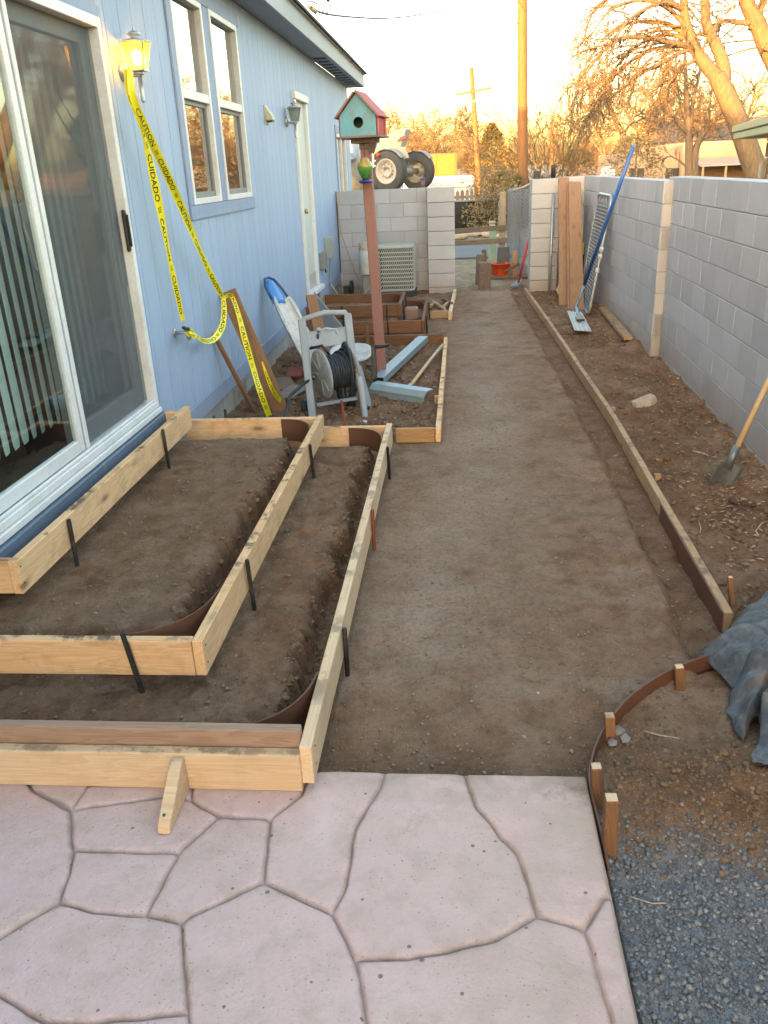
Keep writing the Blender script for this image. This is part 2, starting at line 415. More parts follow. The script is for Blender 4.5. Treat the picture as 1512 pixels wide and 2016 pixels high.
# what lies where: R gravel, G loose dark soil, B dry straw
w = .06*fbm(GX, GY, 6, 4)
gravel = (GX > .38)*(1-sst(1.74, 1.96, GY+1.6*w+.10*fbm(GX, GY, 2.5, 2)))*(GY < 2.2)
moundc = np.exp(-(((GX-.95)/.6)**2+((GY-2.05)/.22)**2))
loose = np.clip(moundc*1.4, 0, 1)*(GX > edge_x(GY)*0+.42)*(GY < 2.9)
bedm = sst(0, .05, GX-edge_x(GY)-.02)*sst(2.7, 3.0, GY)*(GY < 13.2)*(GX < 2.3)
loose = np.maximum(loose, bedm*sst(-.25, .35, fbm(GX+2, GY+2, 2.1, 4)))
loose = np.maximum(loose, (GX < -.145)*(GY > 5.6)*(GY < 8.95)*.75)
dd = edge_x(GY)-.02-GX
loose = np.maximum(loose, (1-sst(.1+w*.6, .22+w*.6, dd))*(dd > -.05)*(GY > 2.6)*(GY < 13)*.8)
loose = np.maximum(loose, (GY > 2.04)*(1-sst(2.08, 2.3, GY+w))*(GX > -.45)*(GX < .45)*.8)
dug = (GX < -.45)*(GY > 1.99)*(GY < 5.35)
loose = np.maximum(loose, dug*np.clip(.45+.5*(hz(GX+.02, GY)-hz(GX-.02, GY)) / -.04, .25, 1)*.9)
straw = np.maximum(sst(13.3, 14.0, GY+w)*np.clip(1-sst(.55, .85, GX+w*2)*(GY < 17), 0, 1), (GX > 2.5)*1.0)
straw = np.maximum(straw, sst(30, 40, GY))
xc_ = .0+.055*(GY-3)
dry = np.exp(-((GX-xc_+.25*fbm(GX, GY, 1.1, 3))/.36)**2)*sst(2.25, 2.9, GY+.4*fbm(GX+4, GY, 1.7, 3))*(GY < 13.2)*np.clip(.75+.9*fbm(GX+9, GY+2, 3.2, 4, .6), 0, 1)
dry = np.maximum(dry, .55*sst(.15, .5, fbm(GX*1.0+2, GY*1.6+7, 2.6, 4, .6))*(GX < edge_x(GY)-.22)*(GX > -.45)*(GY > 2.15)*(GY < 13))
ca = me.color_attributes.new('zone', 'FLOAT_COLOR', 'POINT')
ca.data.foreach_set('color', np.stack([gravel*1.0, np.clip(loose, 0, 1), np.clip(straw, 0, 1), dry*1.0], -1).ravel())
def ground_material():
    m, t, p = newmat('bare_earth')
    tc = N(t, 'TexCoord'); vec = tc.outputs['Object']
    at = N(t, 'VertexColor'); at.layer_name = 'zone'; sp = N(t, 'SeparateColor'); t.links.new(at.outputs[0], sp.inputs[0])
    a = noise(t, vec, 1.3, 4, .6); b = noise(t, vec, 7, 5, .65); c = noise(t, vec, 45, 4, .65); d = noise(t, vec, 220, 2, .6)
    tamped = mixc(t, ramp(t, a, [(.40, (0, 0, 0)), (.60, (1, 1, 1))]), (.27, .168, .102), (.295, .202, .138))
    tamped = mixc(t, ramp(t, b, [(.42, (0, 0, 0)), (.66, (1, 1, 1))]), tamped, (.185, .110, .064))
    tamped = mixc(t, math_(t, 'MULTIPLY', ramp(t, noise(t, vec, 3.1, 3, .6), [(.55, (0, 0, 0)), (.7, (1, 1, 1))]), .35), tamped, (.36, .275, .19))
    tamped = mixc(t, math_(t, 'MULTIPLY', at.outputs['Alpha'], .75), tamped, mixc(t, ramp(t, c, [(.35, (0, 0, 0)), (.65, (1, 1, 1))]), (.36, .268, .196), (.415, .318, .238)))
    soil = mixc(t, ramp(t, b, [(.38, (0, 0, 0)), (.62, (1, 1, 1))]), (.232, .14, .084), (.146, .085, .05))
    col = mixc(t, sp.outputs[1], tamped, soil)
    grv = mixc(t, ramp(t, c, [(.35, (0, 0, 0)), (.65, (1, 1, 1))]), (.15, .16, .17), (.26, .27, .275))
    col = mixc(t, sp.outputs[0], col, grv)
    st = mixc(t, ramp(t, b, [(.35, (0, 0, 0)), (.62, (1, 1, 1))]), (.42, .34, .23), (.24, .185, .12))
    col = mixc(t, sp.outputs[2], col, st)
    col = mixc(t, .55, col, ramp(t, c, [(.28, (.5, .48, .46)), (.5, (.95, .95, .95)), (.75, (1, 1, 1))]), 'MULTIPLY')
    col = mixc(t, .5, col, ramp(t, d, [(.3, (.5, .5, .5)), (.62, (1, 1, 1))]), 'MULTIPLY')
    vo = N(t, 'TexVoronoi'); vo.inputs['Scale'].default_value = 70; t.links.new(vec, vo.inputs['Vector'])
    pick = math_(t, 'MULTIPLY', ramp(t, vo.outputs['Distance'], [(.12, (1, 1, 1)), (.2, (0, 0, 0))]), ramp(t, noise(t, vec, 31, 2, .5), [(.56, (0, 0, 0)), (.62, (1, 1, 1))]))
    col = mixc(t, math_(t, 'MULTIPLY', pick, .7), col, (.42, .38, .33))
    t.links.new(col, p.inputs['Base Color']); p.inputs['Roughness'].default_value = .95; p.inputs['Specular IOR Level'].default_value = .12
    hh = math_(t, 'ADD', math_(t, 'MULTIPLY', c, .0125), math_(t, 'ADD', math_(t, 'MULTIPLY', d, .0042), math_(t, 'MULTIPLY', b, .0105))); t.links.new(bump(t, hh, 1.0, 1.0), p.inputs['Normal'])
    return m
dirt_m = ground_material(); me.materials.append(dirt_m)
g = bpy.data.objects.new('ground', me); link(g); g['kind'] = 'structure'; g['label'] = 'bare brown dirt yard with tamped path and dug bed'

# ------------------------------------------------------------------ scattered stones, clods, litter (stuff)
_ph = (1+5**.5)/2
ICO_V = np.array([(-1, _ph, 0), (1, _ph, 0), (-1, -_ph, 0), (1, -_ph, 0), (0, -1, _ph), (0, 1, _ph), (0, -1, -_ph), (0, 1, -_ph), (_ph, 0, -1), (_ph, 0, 1), (-_ph, 0, -1), (-_ph, 0, 1)])/math.hypot(1, _ph)
ICO_F = np.array([(0,11,5),(0,5,1),(0,1,7),(0,7,10),(0,10,11),(1,5,9),(5,11,4),(11,10,2),(10,7,6),(7,1,8),(3,9,4),(3,4,2),(3,2,6),(3,6,8),(3,8,9),(4,9,5),(2,4,11),(6,2,10),(8,6,7),(9,8,1)])
OCT_V = np.array([(1, 0, 0), (-1, 0, 0), (0, 1, 0), (0, -1, 0), (0, 0, 1), (0, 0, -1)], float)
OCT_F = np.array([(0,2,4),(2,1,4),(1,3,4),(3,0,4),(2,0,5),(1,2,5),(3,1,5),(0,3,5)])
def scatter(name, xy, size, mat, label, cat, ico=False, flat=.65, sink=.25, jit=.25, seed=1, zoff=0):
    rs = np.random.RandomState(seed); n = len(xy); bv, bf = (ICO_V, ICO_F) if ico else (OCT_V, OCT_F)
    k = len(bv)
    v = bv[None]*(1+jit*(rs.rand(n, k, 1)*2-1))
    v = v*size[:, None, None]*np.stack([.8+.5*rs.rand(n), .8+.5*rs.rand(n), flat*(.7+.6*rs.rand(n))], -1)[:, None, :]
    an = rs.rand(n)*6.283; ti = (rs.rand(n)-.5)*.9
    c, s_ = np.cos(ti), np.sin(ti); y = v[..., 1]*c[:, None]-v[..., 2]*s_[:, None]; z = v[..., 1]*s_[:, None]+v[..., 2]*c[:, None]
    c, s_ = np.cos(an), np.sin(an); x = v[..., 0]*c[:, None]-y*s_[:, None]; y2 = v[..., 0]*s_[:, None]+y*c[:, None]
    zz = hz(xy[:, 0], xy[:, 1])+size*flat*(.9-2*sink)+zoff
    co = np.stack([x+xy[:, :1], y2+xy[:, 1:], z+zz[:, None]], -1).reshape(-1, 3)
    f = (bf[None]+np.arange(n)[:, None, None]*k).reshape(-1, 3)
    me = bpy.data.meshes.new(name); me.vertices.add(len(co)); me.vertices.foreach_set('co', co.ravel())
    me.loops.add(f.size); me.loops.foreach_set('vertex_index', f.ravel().astype(np.int32)); me.polygons.add(len(f))
    me.polygons.foreach_set('loop_start', np.arange(len(f))*3); me.polygons.foreach_set('loop_total', np.full(len(f), 3)); me.update(calc_edges=True)
    # one tone per piece
    tone = np.repeat(rs.rand(n), k); at = me.attributes.new('tone', 'FLOAT', 'POINT'); at.data.foreach_set('value', tone)
    me.materials.append(mat); o = bpy.data.objects.new(name, me); link(o)
    return tag(o, label, cat, None, 'stuff')
def stone_mat(name, cols, rough=.9):
    m, t, p = newmat(name); a = N(t, 'Attribute'); a.attribute_name = 'tone'
    c = ramp(t, a.outputs['Fac'], [(i/(len(cols)-1), c) for i, c in enumerate(cols)])
    tc = N(t, 'TexCoord'); n = noise(t, tc.outputs['Object'], 130, 4, .6)
    c = mixc(t, .5, c, ramp(t, n, [(.3, (.55, .55, .55)), (.7, (1, 1, 1))]), 'MULTIPLY')
    t.links.new(c, p.inputs['Base Color']); p.inputs['Roughness'].default_value = rough; p.inputs['Specular IOR Level'].default_value = .2
    t.links.new(bump(t, n, .4, .004), p.inputs['Normal']); return m
gravel_m = stone_mat('crushed_bluestone', [(.125, .13, .14), (.2, .21, .22), (.27, .28, .285), (.175, .185, .195), (.38, .38, .37)])
pebble_m = stone_mat('yard_pebbles', [(.24, .18, .125), (.28, .23, .175), (.36, .3, .24), (.22, .18, .145), (.44, .38, .31)])
clod_m = stone_mat('soil_clods', [(.16, .1, .06), (.23, .15, .092), (.18, .118, .072), (.28, .195, .13)])
rs = np.random.RandomState(3)
def keep(xy, cond): return xy[cond]
xy = np.stack([rs.uniform(.40, 1.5, 26000), rs.uniform(1.0, 2.0, 26000)], -1)
pr = 1-sst(1.72, 2.02, xy[:, 1]+.10*fbm(xy[:, 0], xy[:, 1], 2.5, 2)); xy = xy[rs.rand(len(xy)) < pr*.9]
scatter('gravel', xy, .0022+.0085*rs.rand(len(xy))**5, gravel_m, 'fine grey blue gravel beside the pink patio', 'gravel', seed=2, flat=.7)
n = 6500; yy = 2.06+11*rs.rand(n)**1.7; xy = np.stack([rs.uniform(-.44, 1.1, n), yy], -1)
xy = xy[(xy[:, 0] < edge_x(xy[:, 1])-.03) & ((xy[:, 1] > 2.95) | (xy[:, 0] < np.interp(xy[:, 1], HBy, HBx)-.02)) & ~((xy[:, 0] < -.1) & (xy[:, 1] > 5.4) & (xy[:, 1] < 12.9))]
scatter('pebbles', xy, .0018+.0075*rs.rand(len(xy))**5, pebble_m, 'small pebbles strewn over the tamped dirt path', 'pebbles', seed=4)
n = 2200; xy = np.stack([rs.uniform(-1.62, -.5, n), rs.uniform(2.05, 5.25, n)], -1)
scatter('dirt_crumbs', xy, .002+.009*rs.rand(n)**6, stone_mat('step_crumb', [(.2, .145, .1), (.26, .2, .15), (.22, .165, .12), (.33, .27, .21)]), 'crumbs of dry soil on the dug step platforms', 'soil', ico=True, seed=5)
n = 2600; yy = rs.uniform(2.1, 5.2, n); sd_i = rs.rand(n) < .55
xy = np.stack([np.where(sd_i, rs.normal(-.57, .045, n), rs.normal(-1.02, .045, n)), yy], -1); xy = xy[(xy[:, 0] < -.5) & ((xy[:, 0] > -.86) | (xy[:, 0] < -.93)) & (xy[:, 1] > np.where(xy[:, 0] < -.9, 2.45, 2.1)) & (xy[:, 1] < 5.0)]
scatter('trench_crumbs', xy, .003+.013*rs.rand(len(xy))**4, clod_m, 'broken soil lumps along the dug trench edges', 'soil', ico=True, seed=15, jit=.45, sink=.35)
n = 9000; xy = np.stack([rs.uniform(1.06, 1.95, n), 2.8+10*rs.rand(n)**1.5], -1)
xy = xy[(xy[:, 0] > edge_x(xy[:, 1])+.05)]; xy = xy[rs.rand(len(xy)) < .25+.75*sst(-.2, .3, fbm(xy[:, 0]+2, xy[:, 1]+2, 2.1, 4))]
scatter('soil_clods', xy, .003+.02*rs.rand(len(xy))**5, clod_m, 'dark turned soil clods in the bed along the grey wall', 'soil', ico=True, seed=6, jit=.35, sink=.35)
n = 9000; xy = np.stack([rs.uniform(.46, 1.6, n), rs.normal(2.06, .2, n)], -1)
xy = xy[(xy[:, 0] > np.interp(xy[:, 1], HBy, HBx)+.03) & (xy[:, 1] > 1.72) & (xy[:, 1] < 2.75)]
scatter('mound_clods', xy, .002+.010*rs.rand(len(xy))**6, clod_m, 'crumbly brown soil heaped between hardboard and gravel', 'soil', ico=True, seed=7, jit=.45, sink=.5)
n = 3000; xy = np.stack([rs.uniform(-1.75, -.17, n), rs.uniform(5.65, 8.9, n)], -1)
scatter('bed_clods', xy, .004+.026*rs.rand(n)**5, clod_m, 'lumpy soil clods filling the bed around the birdhouse post', 'soil', ico=True, seed=8, jit=.35, sink=.35)
n = 900; xy = np.stack([rs.uniform(-.4, 1.1, n), rs.uniform(2.08, 3.0, n)], -1)
n = 9000; yy = 2.06+5.5*rs.rand(n)**1.4; xy = np.stack([rs.uniform(-.44, 1.1, n), yy], -1)
xy = xy[(xy[:, 0] < edge_x(xy[:, 1])-.03) & ((xy[:, 1] > 2.95) | (xy[:, 0] < np.interp(xy[:, 1], HBy, HBx)-.02)) & ~((xy[:, 0] < -.1) & (xy[:, 1] > 5.4))]
xy = xy[rs.rand(len(xy)) < .15+.85*sst(-.05, .3, fbm(xy[:, 0]+7, xy[:, 1]+1, 1.8, 3))]
scatter('path_crumbs', xy, .0015+.0065*rs.rand(len(xy))**4, stone_mat('earth_crumb', [(.20, .14, .09), (.26, .19, .13), (.3, .235, .17)]), 'loose earth crumbs scuffed over the tamped dirt path', 'soil', ico=True, seed=12, jit=.4, sink=.4)
# dry leaf litter along the wall
def litter(name, n, reg, mat, label, size=(.008, .022), seed=9):
    rs = np.random.RandomState(seed); vs = []; fs = []
    XS = reg[0]+(reg[1]-reg[0])*rs.rand(n)**reg[4]; YS = rs.uniform(reg[2], reg[3], n); ZS = hz(XS, YS)
    for i in range(n):
        x, y, z = XS[i], YS[i], ZS[i]
        s = rs.uniform(*size); a = rs.rand()*6.28; cu = rs.uniform(.1, .9); tl = rs.uniform(-.5, .5)
        ca_, sa = math.cos(a), math.sin(a); b = len(vs)
        for u, v_, h in ((-1, 0, .5), (0, -.45, .1), (0, 0, 0), (0, .45, .25), (1, 0, .7)):
            lx, ly, lz = u*s, v_*s, h*s*cu+abs(v_)*s*cu+.002+tl*u*s*.3
            vs.append((x+lx*ca_-ly*sa, y+lx*sa+ly*ca_, z+max(lz, .002)))
        fs += [(b, b+1, b+2), (b, b+2, b+3), (b+1, b+4, b+2), (b+2, b+4, b+3)]
    mb = MB(); mb.v = vs; mb.f = fs; mb.sm = [False]*len(fs)
    o = mb.build(name, mat, recalc=False); at = o.data.attributes.new('tone', 'FLOAT', 'POINT')
    at.data.foreach_set('value', np.repeat(rs.rand(n), 5)); return tag(o, label, 'leaves', None, 'stuff')
leaf_m = stone_mat('dry_leaf', [(.36, .27, .16), (.5, .4, .26), (.27, .17, .09), (.42, .35, .25)], .7)
litter('dry_leaves', 900, (1.93, 1.2, 3.0, 12.5, 2.4), leaf_m, 'pale dry leaves littering the soil below the grey wall')
litter('shovel_leaves', 420, (1.25, 1.9, 3.5, 5.1, .8), leaf_m, 'pale dry leaves scattered on the bed around the shovel', seed=14)
litter('wood_chips', 160, (-.9, -.2, 5.7, 8.8, 1), leaf_m, 'pale scraps strewn over the soil around the birdhouse post', seed=10)

# ------------------------------------------------------------------ patio
def patio_mat():
    m, t, p = newmat('stamped_concrete')
    tc = N(t, 'TexCoord'); vec = tc.outputs['Object']
    a = noise(t, vec, 2.2, 7, .62); b = noise(t, vec, 11, 8, .68); c = noise(t, vec, 95, 5, .7); d = noise(t, vec, 5, 4, .55, 1.2)
    col = mixc(t, ramp(t, a, [(.35, (0, 0, 0)), (.65, (1, 1, 1))]), (.69, .49, .462), (.65, .475, .435))
    col = mixc(t, math_(t, 'MULTIPLY', ramp(t, b, [(.47, (0, 0, 0)), (.62, (1, 1, 1))]), .75), col, (.56, .415, .36))
    col = mixc(t, math_(t, 'MULTIPLY', ramp(t, c, [(.54, (0, 0, 0)), (.7, (1, 1, 1))]), .4), col, (.46, .36, .31))
    sx = N(t, 'SeparateXYZ'); t.links.new(vec, sx.inputs[0])
    near = math_(t, 'MAXIMUM', ramp(t, sx.outputs[1], [(0, (0, 0, 0)), (1, (0, 0, 0))]), 0)
    mr = N(t, 'MapRange'); t.links.new(sx.outputs[0], mr.inputs[0]); mr.inputs[1].default_value = -.15; mr.inputs[2].default_value = .36
    tr = math_(t, 'MULTIPLY', mr.outputs[0], ramp(t, d, [(.3, (0, 0, 0)), (.62, (1, 1, 1))]))
    col = mixc(t, math_(t, 'MULTIPLY', tr, .9), col, (.50, .39, .31))
    mr2 = N(t, 'MapRange'); t.links.new(sx.outputs[1], mr2.inputs[0]); mr2.inputs[1].default_value = 1.9; mr2.inputs[2].default_value = 2.06
    tr2 = math_(t, 'MULTIPLY', mr2.outputs[0], ramp(t, d, [(.35, (0, 0, 0)), (.6, (1, 1, 1))]))
    col = mixc(t, math_(t, 'MULTIPLY', tr2, .8), col, (.33, .26, .2))
    bl2 = noise(t, vec, 3.4, 7, .68, .5)
    col = mixc(t, math_(t, 'MULTIPLY', ramp(t, bl2, [(.52, (0, 0, 0)), (.70, (1, 1, 1))]), .55), col, (.54, .395, .325))
    col = mixc(t, math_(t, 'MULTIPLY', ramp(t, noise(t, vec, 1.7, 6, .7, .8), [(.50, (0, 0, 0)), (.72, (1, 1, 1))]), .5), col, (.74, .58, .55))
    mud = math_(t, 'MULTIPLY', ramp(t, noise(t, vec, 16, 7, .75, .6), [(.56, (0, 0, 0)), (.66, (1, 1, 1))]), ramp(t, noise(t, vec, 2.0, 2, .5), [(.52, (0, 0, 0)), (.66, (1, 1, 1))]))
    col = mixc(t, math_(t, 'MULTIPLY', mud, .6), col, (.34, .25, .185))
    # soil lodged along the stamped joints
    ra_ = N(t, 'Attribute'); ra_.attribute_name = 'rim'
    jd_ = math_(t, 'ADD', ra_.outputs['Fac'], math_(t, 'MULTIPLY_ADD', b, .9, -.48))
    col = mixc(t, math_(t, 'MULTIPLY', ramp(t, jd_, [(.70, (0, 0, 0)), (1.0, (1, 1, 1))]), .75), col, (.40, .295, .23))
    # spatters of earth
    vo = N(t, 'TexVoronoi'); vo.inputs['Scale'].default_value = 31; vo.inputs['Randomness'].default_value = 1; t.links.new(vec, vo.inputs['Vector'])
    sep = N(t, 'SeparateColor'); t.links.new(vo.outputs['Color'], sep.inputs[0])
    rad = math_(t, 'MULTIPLY', math_(t, 'POWER', sep.outputs[0], 6.0), .24)
    spot = math_(t, 'LESS_THAN', math_(t, 'ADD', vo.outputs['Distance'], math_(t, 'MULTIPLY', c, .08)), rad)
    col = mixc(t, math_(t, 'MULTIPLY', spot, .8), col, (.16, .115, .085))
    v2 = N(t, 'TexVoronoi'); v2.inputs['Scale'].default_value = 105; t.links.new(vec, v2.inputs['Vector']); s2 = N(t, 'SeparateColor'); t.links.new(v2.outputs['Color'], s2.inputs[0])
    pit = math_(t, 'LESS_THAN', v2.outputs['Distance'], math_(t, 'MULTIPLY', math_(t, 'POWER', s2.outputs[1], 4.0), .34))
    col = mixc(t, math_(t, 'MULTIPLY', math_(t, 'MULTIPLY', pit, ramp(t, a, [(.35, (.3, .3, .3)), (.6, (1, 1, 1))])), .6), col, (.27, .2, .155))
    # wet soil trodden over the corner by the stakes
    cz = N(t, 'VectorMath', operation='DISTANCE'); t.links.new(vec, cz.inputs[0]); cz.inputs[1].default_value = (.40, 2.03, 0)
    cm = math_(t, 'ADD', cz.outputs['Value'], math_(t, 'MULTIPLY_ADD', b, .5, -.25))
    col = mixc(t, math_(t, 'MULTIPLY', ramp(t, cm, [(.02, (1, 1, 1)), (.13, (0, 0, 0))]), .85), col, (.22, .155, .105))
    t.links.new(col, p.inputs['Base Color']); p.inputs['Roughness'].default_value = .62; p.inputs['Specular IOR Level'].default_value = .35
    h = math_(t, 'ADD', math_(t, 'MULTIPLY', d, .45), math_(t, 'ADD', math_(t, 'MULTIPLY', b, .3), math_(t, 'MULTIPLY', c, .2)))
    t.links.new(bump(t, h, .6, .045), p.inputs['Normal']); return m
patio_m = patio_mat()
joint_m = pm('dirty_joint', (.44, .32, .26), (.34, .25, .2), scale=9, rough=.9, bmp=.4, rnd=False)
slab = MB().b2((-1.80, -2.5, -.13), (.385, 2.048, -.0125)).build('patio', joint_m, None, .004); slab['kind'] = 'structure'; slab['label'] = 'pink stamped concrete patio with flagstone pattern'
A_, D_, B_, E_, F_, H_, I_, C_ = (137, 1594), (143, 1675), (116, 1776), (352, 1678), (430, 1607), (532, 1612), (518, 1735), (356, 1814)
J_, K_, L_, G_ = (653, 1797), (1057, 1802), (1152, 1830), (285, 1802)
q2 = [(319, 1569), (375, 1574)]; jk = [(683, 1740), (698, 1631), (750, 1544), (757, 1517)]
kk = [(912, 1519), (915, 1528), (937, 1587), (989, 1650), (1018, 1680), (1033, 1721)]; kj = [(981, 1847), (885, 1873), (804, 1887), (700, 1887)]
ll = [(1178, 1917), (1202, 1998), (1235, 2180)]; jd = [(724, 2016), (750, 2300)]; cd = [(370, 1994), (374, 2040), (390, 2300)]
ru = (1157, 1524); rm = (1214, 1765)
FLAGS = [
 [(-60, 1530), (48, 1530), (62, 1556), A_, D_, (135, 1720), B_, (0, 1846), (-120, 1915), (-420, 1800), (-300, 1530)],
 [(52, 1530), (178, 1530), (176, 1544), (141, 1590), (66, 1555)],
 [(174, 1544), (380, 1544), q2[1], q2[0], A_],
 [A_, q2[0], q2[1], F_, E_, D_],
 [D_, E_, G_, (185, 1797), B_, (135, 1720)],
 [E_, F_, H_, I_, C_, G_],
 [F_, q2[1], (380, 1544), (600, 1544), (592, 1566), H_],
 [H_, (592, 1566), (600, 1544), (622, 1516), (757, 1517)]+jk[::-1][1:]+[J_, I_],
 [J_]+jk[:3]+[(757, 1517)]+kk+[K_]+kj,
 kk[:1]+[ru, (1180, 1630), rm, (1189, 1767), L_, K_]+kk[1:][::-1],
 [L_, (1189, 1767), rm, (1262, 2016), (1345, 2300), (1262, 2300)]+ll[::-1],
 [K_, L_]+ll+[(1262, 2300), (750, 2300), jd[0]]+kj[::-1],
 [C_, I_, J_, kj[-1], jd[0], (750, 2300), (390, 2300), cd[1], cd[0]],
 [B_, (185, 1797), G_, C_, cd[0], (167, 2015), (88, 2012), (0, 1959), (-120, 1915), (0, 1846)],
 [cd[0], cd[1], (390, 2300), (-300, 2300), (-120, 1915), (0, 1959), (88, 2012), (167, 2015)],
]
from mathutils.geometry import delaunay_2d_cdt
def flagstone(poly, i):
    """one stamped stone: ragged outline, rounded shoulders, slightly uneven top"""
    w = [P(*q, z=0) for q in poly]; n = len(w); bd = []
    for k in range(n):
        a, b = w[k], w[(k+1) % n]; L = (b-a).length; m = max(1, int(L/.016))
        for j in range(m): bd.append(a.lerp(b, j/m))
    area = sum(bd[k].x*bd[(k+1) % len(bd)].y-bd[(k+1) % len(bd)].x*bd[k].y for k in range(len(bd)))
    if area < 0: bd.reverse()
    bd = [Vector((min(max(q.x+.004*mnoise.noise(q*17), -1.80), .389), min(q.y+.004*mnoise.noise(q*17+V(9, 0, 0)), 2.052), 0)) for q in bd]
    B = np.array([(q.x, q.y) for q in bd]); C2 = np.roll(B, -1, 0)
    def dist(Q):
        d = C2-B; out = np.full(len(Q), 9.0)
        for p0, dd in zip(B, d):
            l2 = dd@dd
            if l2 < 1e-12: continue
            t = np.clip(((Q-p0)@dd)/l2, 0, 1); out = np.minimum(out, np.hypot(*(Q-p0-t[:, None]*dd).T))
        return out
    def inside(Q):
        r = np.zeros(len(Q), bool)
        for (x1, y1), (x2, y2) in zip(B, C2):
            c = ((y1 > Q[:, 1]) != (y2 > Q[:, 1])); xs = (x2-x1)*(Q[:, 1]-y1)/((y2-y1) if y2 != y1 else 1e-9)+x1; r ^= c & (Q[:, 0] < xs)
        return r
    rs = np.random.RandomState(i); cand = []
    t = C2-np.roll(B, 1, 0); nr = np.stack([-t[:, 1], t[:, 0]], -1); nr /= np.maximum(np.linalg.norm(nr, axis=1), 1e-9)[:, None]
    for d in (.003, .007, .013, .025): q = B+nr*d; cand.append(q[(dist(q) > d*.93) & inside(q)])
    lo, hi = B.min(0), B.max(0); gxx, gyy = np.meshgrid(np.arange(lo[0], hi[0], .03), np.arange(lo[1], hi[1], .03)); q = np.stack([gxx.ravel(), gyy.ravel()], -1); q = q+rs.uniform(-.008, .008, q.shape)
    q = q[inside(q)]
    if len(q): q = q[dist(q) > .036]; cand.append(q)
    Q = np.concatenate([B]+cand); nb = len(B)
    vv, ee, ff, *_ = delaunay_2d_cdt([Vector(p) for p in Q.tolist()], [(k, (k+1) % nb) for k in range(nb)], [], 1, 1e-6)
    VV = np.array([v[:] for v in vv]); D = dist(VV)
    z = -.013+.013*sst(0, .0095+.006*fbm(VV[:, 0]+3, VV[:, 1], 5, 2), D)**.7 + np.where(D > .02, .0016*fbm(VV[:, 0], VV[:, 1], 7, 3), 0)
    mb = MB(); mb.add([(x, y, zz) for (x, y), zz in zip(VV, z)], [tuple(f) for f in ff], True)
    o = mb.build('stone', patio_m, slab, recalc=False)
    at = o.data.attributes.new('rim', 'FLOAT', 'POINT'); at.data.foreach_set('value', np.clip(1-D/.045, 0, 1)); return o
for i, poly in enumerate(FLAGS): flagstone(poly, i)
# ------------------------------------------------------------------ block walls
block_m = pm('grey_block', (.445, .46, .485), (.41, .425, .45), scale=4, rough=.92, bmp=.5, bscale=120, bdist=.003, vary=.085, spec=.15, splash=((.33, .26, .2), .16, .0, .55), dirt=(.38, .385, .39), dirt_amt=.4, dscale=2)
mortar_m = pm('mortar', (.35, .355, .36), (.29, .295, .30), scale=12, rough=.95, bmp=.4, rnd=False, spec=.1)
BH = .2032; BL = .4064
_bk = {}
def block_mesh(L, H=BH-.006, T=.05):
    k = (round(L, 3), round(H, 3), round(T, 3))
    if k not in _bk:
        mb = MB().box((0, 0, 0), (L, T, H)); me = mb.mesh('block')
        bm = bmesh.new(); bm.from_mesh(me); bmesh.ops.bevel(bm, geom=bm.edges[:], offset=.0035, segments=1, affect='EDGES'); bm.to_mesh(me); bm.free()
        me.materials.append(block_m); _bk[k] = me
    return _bk[k]
def block(parent, M, L, H=BH-.006, T=.05):
    o = bpy.data.objects.new('block', block_mesh(L, H, T)); link(o, parent, M); return o
def wall_run(root, a, b, ztop, rows, thick=.19, face=1, stack=False, rnd=random.Random(2)):
    """courses of blocks on both faces of a run from a to b (plan points); face blocks sit proud of the mortar core"""
    a, b = Vector((*a, 0)), Vector((*b, 0)); d = (b-a); L = d.length; d.normalize(); nrm = Vector((-d.y, d.x, 0))*face
    R = Matrix((d, nrm, Vector((0, 0, 1)))).transposed().to_4x4()
    mid = (a+b)/2
    MB().box((0, 0, 0), (L-.006, thick-.012, rows*BH-.004)).build('mortar', mortar_m, root, 0, Matrix.Translation(mid+Vector((0, 0, ztop-rows*BH/2-.004)))@R)
    for r in range(rows):
        z = ztop-(r+.5)*BH; s = 0 if (r % 2 == 0 or stack) else -BL/2
        while s < L-.02:
            e = min(s+BL, L); s0 = max(s, 0)
            if e-s0 > .03:
                c = a+d*((s0+e)/2)+Vector((0, 0, z))
                j = rnd.uniform(-.0015, .0015)
                block(root, Matrix.Translation(c+nrm*j)@R, e-s0-.006, T=thick)
            s += BL
WTOP = 1.565
rw = thing('block_wall', 'long grey concrete block wall running along the garden bed', 'wall', (2.05, 7, -.2))
wall_run(rw, (1.835+.095, 1.9), (2.0+.095, 8.46), WTOP+.03, 9, face=1)
wall_run(rw, (1.92+.095, 8.25), (1.905+.095, 13.2), WTOP, 9, face=1)
# pilaster: a stack-bonded column of half blocks closing the far length
for r in range(9):
    block(rw, Matrix.Translation((1.975, 8.36, WTOP-(r+.5)*BH)), .13, T=.2)
# unseen continuation behind the camera
o = MB().b2((1.76, -9, -.3), (1.95, 1.895, WTOP+.03)).build('wall_section', block_m, rw); o['kind'] = 'stuff'
rp = thing('block_wall', 'short grey block return wall with stacked pier behind the leaning planks', 'wall', (1.5, 13.1, -.2))
wall_run(rp, (1.5, 13.28), (1.90, 13.28), WTOP-.004, 9, face=1)
for r in range(9): block(rp, Matrix.Translation((1.30, 13.03, WTOP-.012-(r+.5)*BH)), BL-.004, T=.39)
lw = thing('block_wall', 'grey block wall stub behind the air conditioner, joined to the blue house', 'wall', (-.9, 13.25, -.2))
wall_run(lw, (-1.815, 13.27), (-.44, 13.27), 1.50, 9, face=1)
for r in range(9): block(lw, Matrix.Translation((-.225, 13.05, 1.497-(r+.5)*BH)), BL-.004, T=.39)

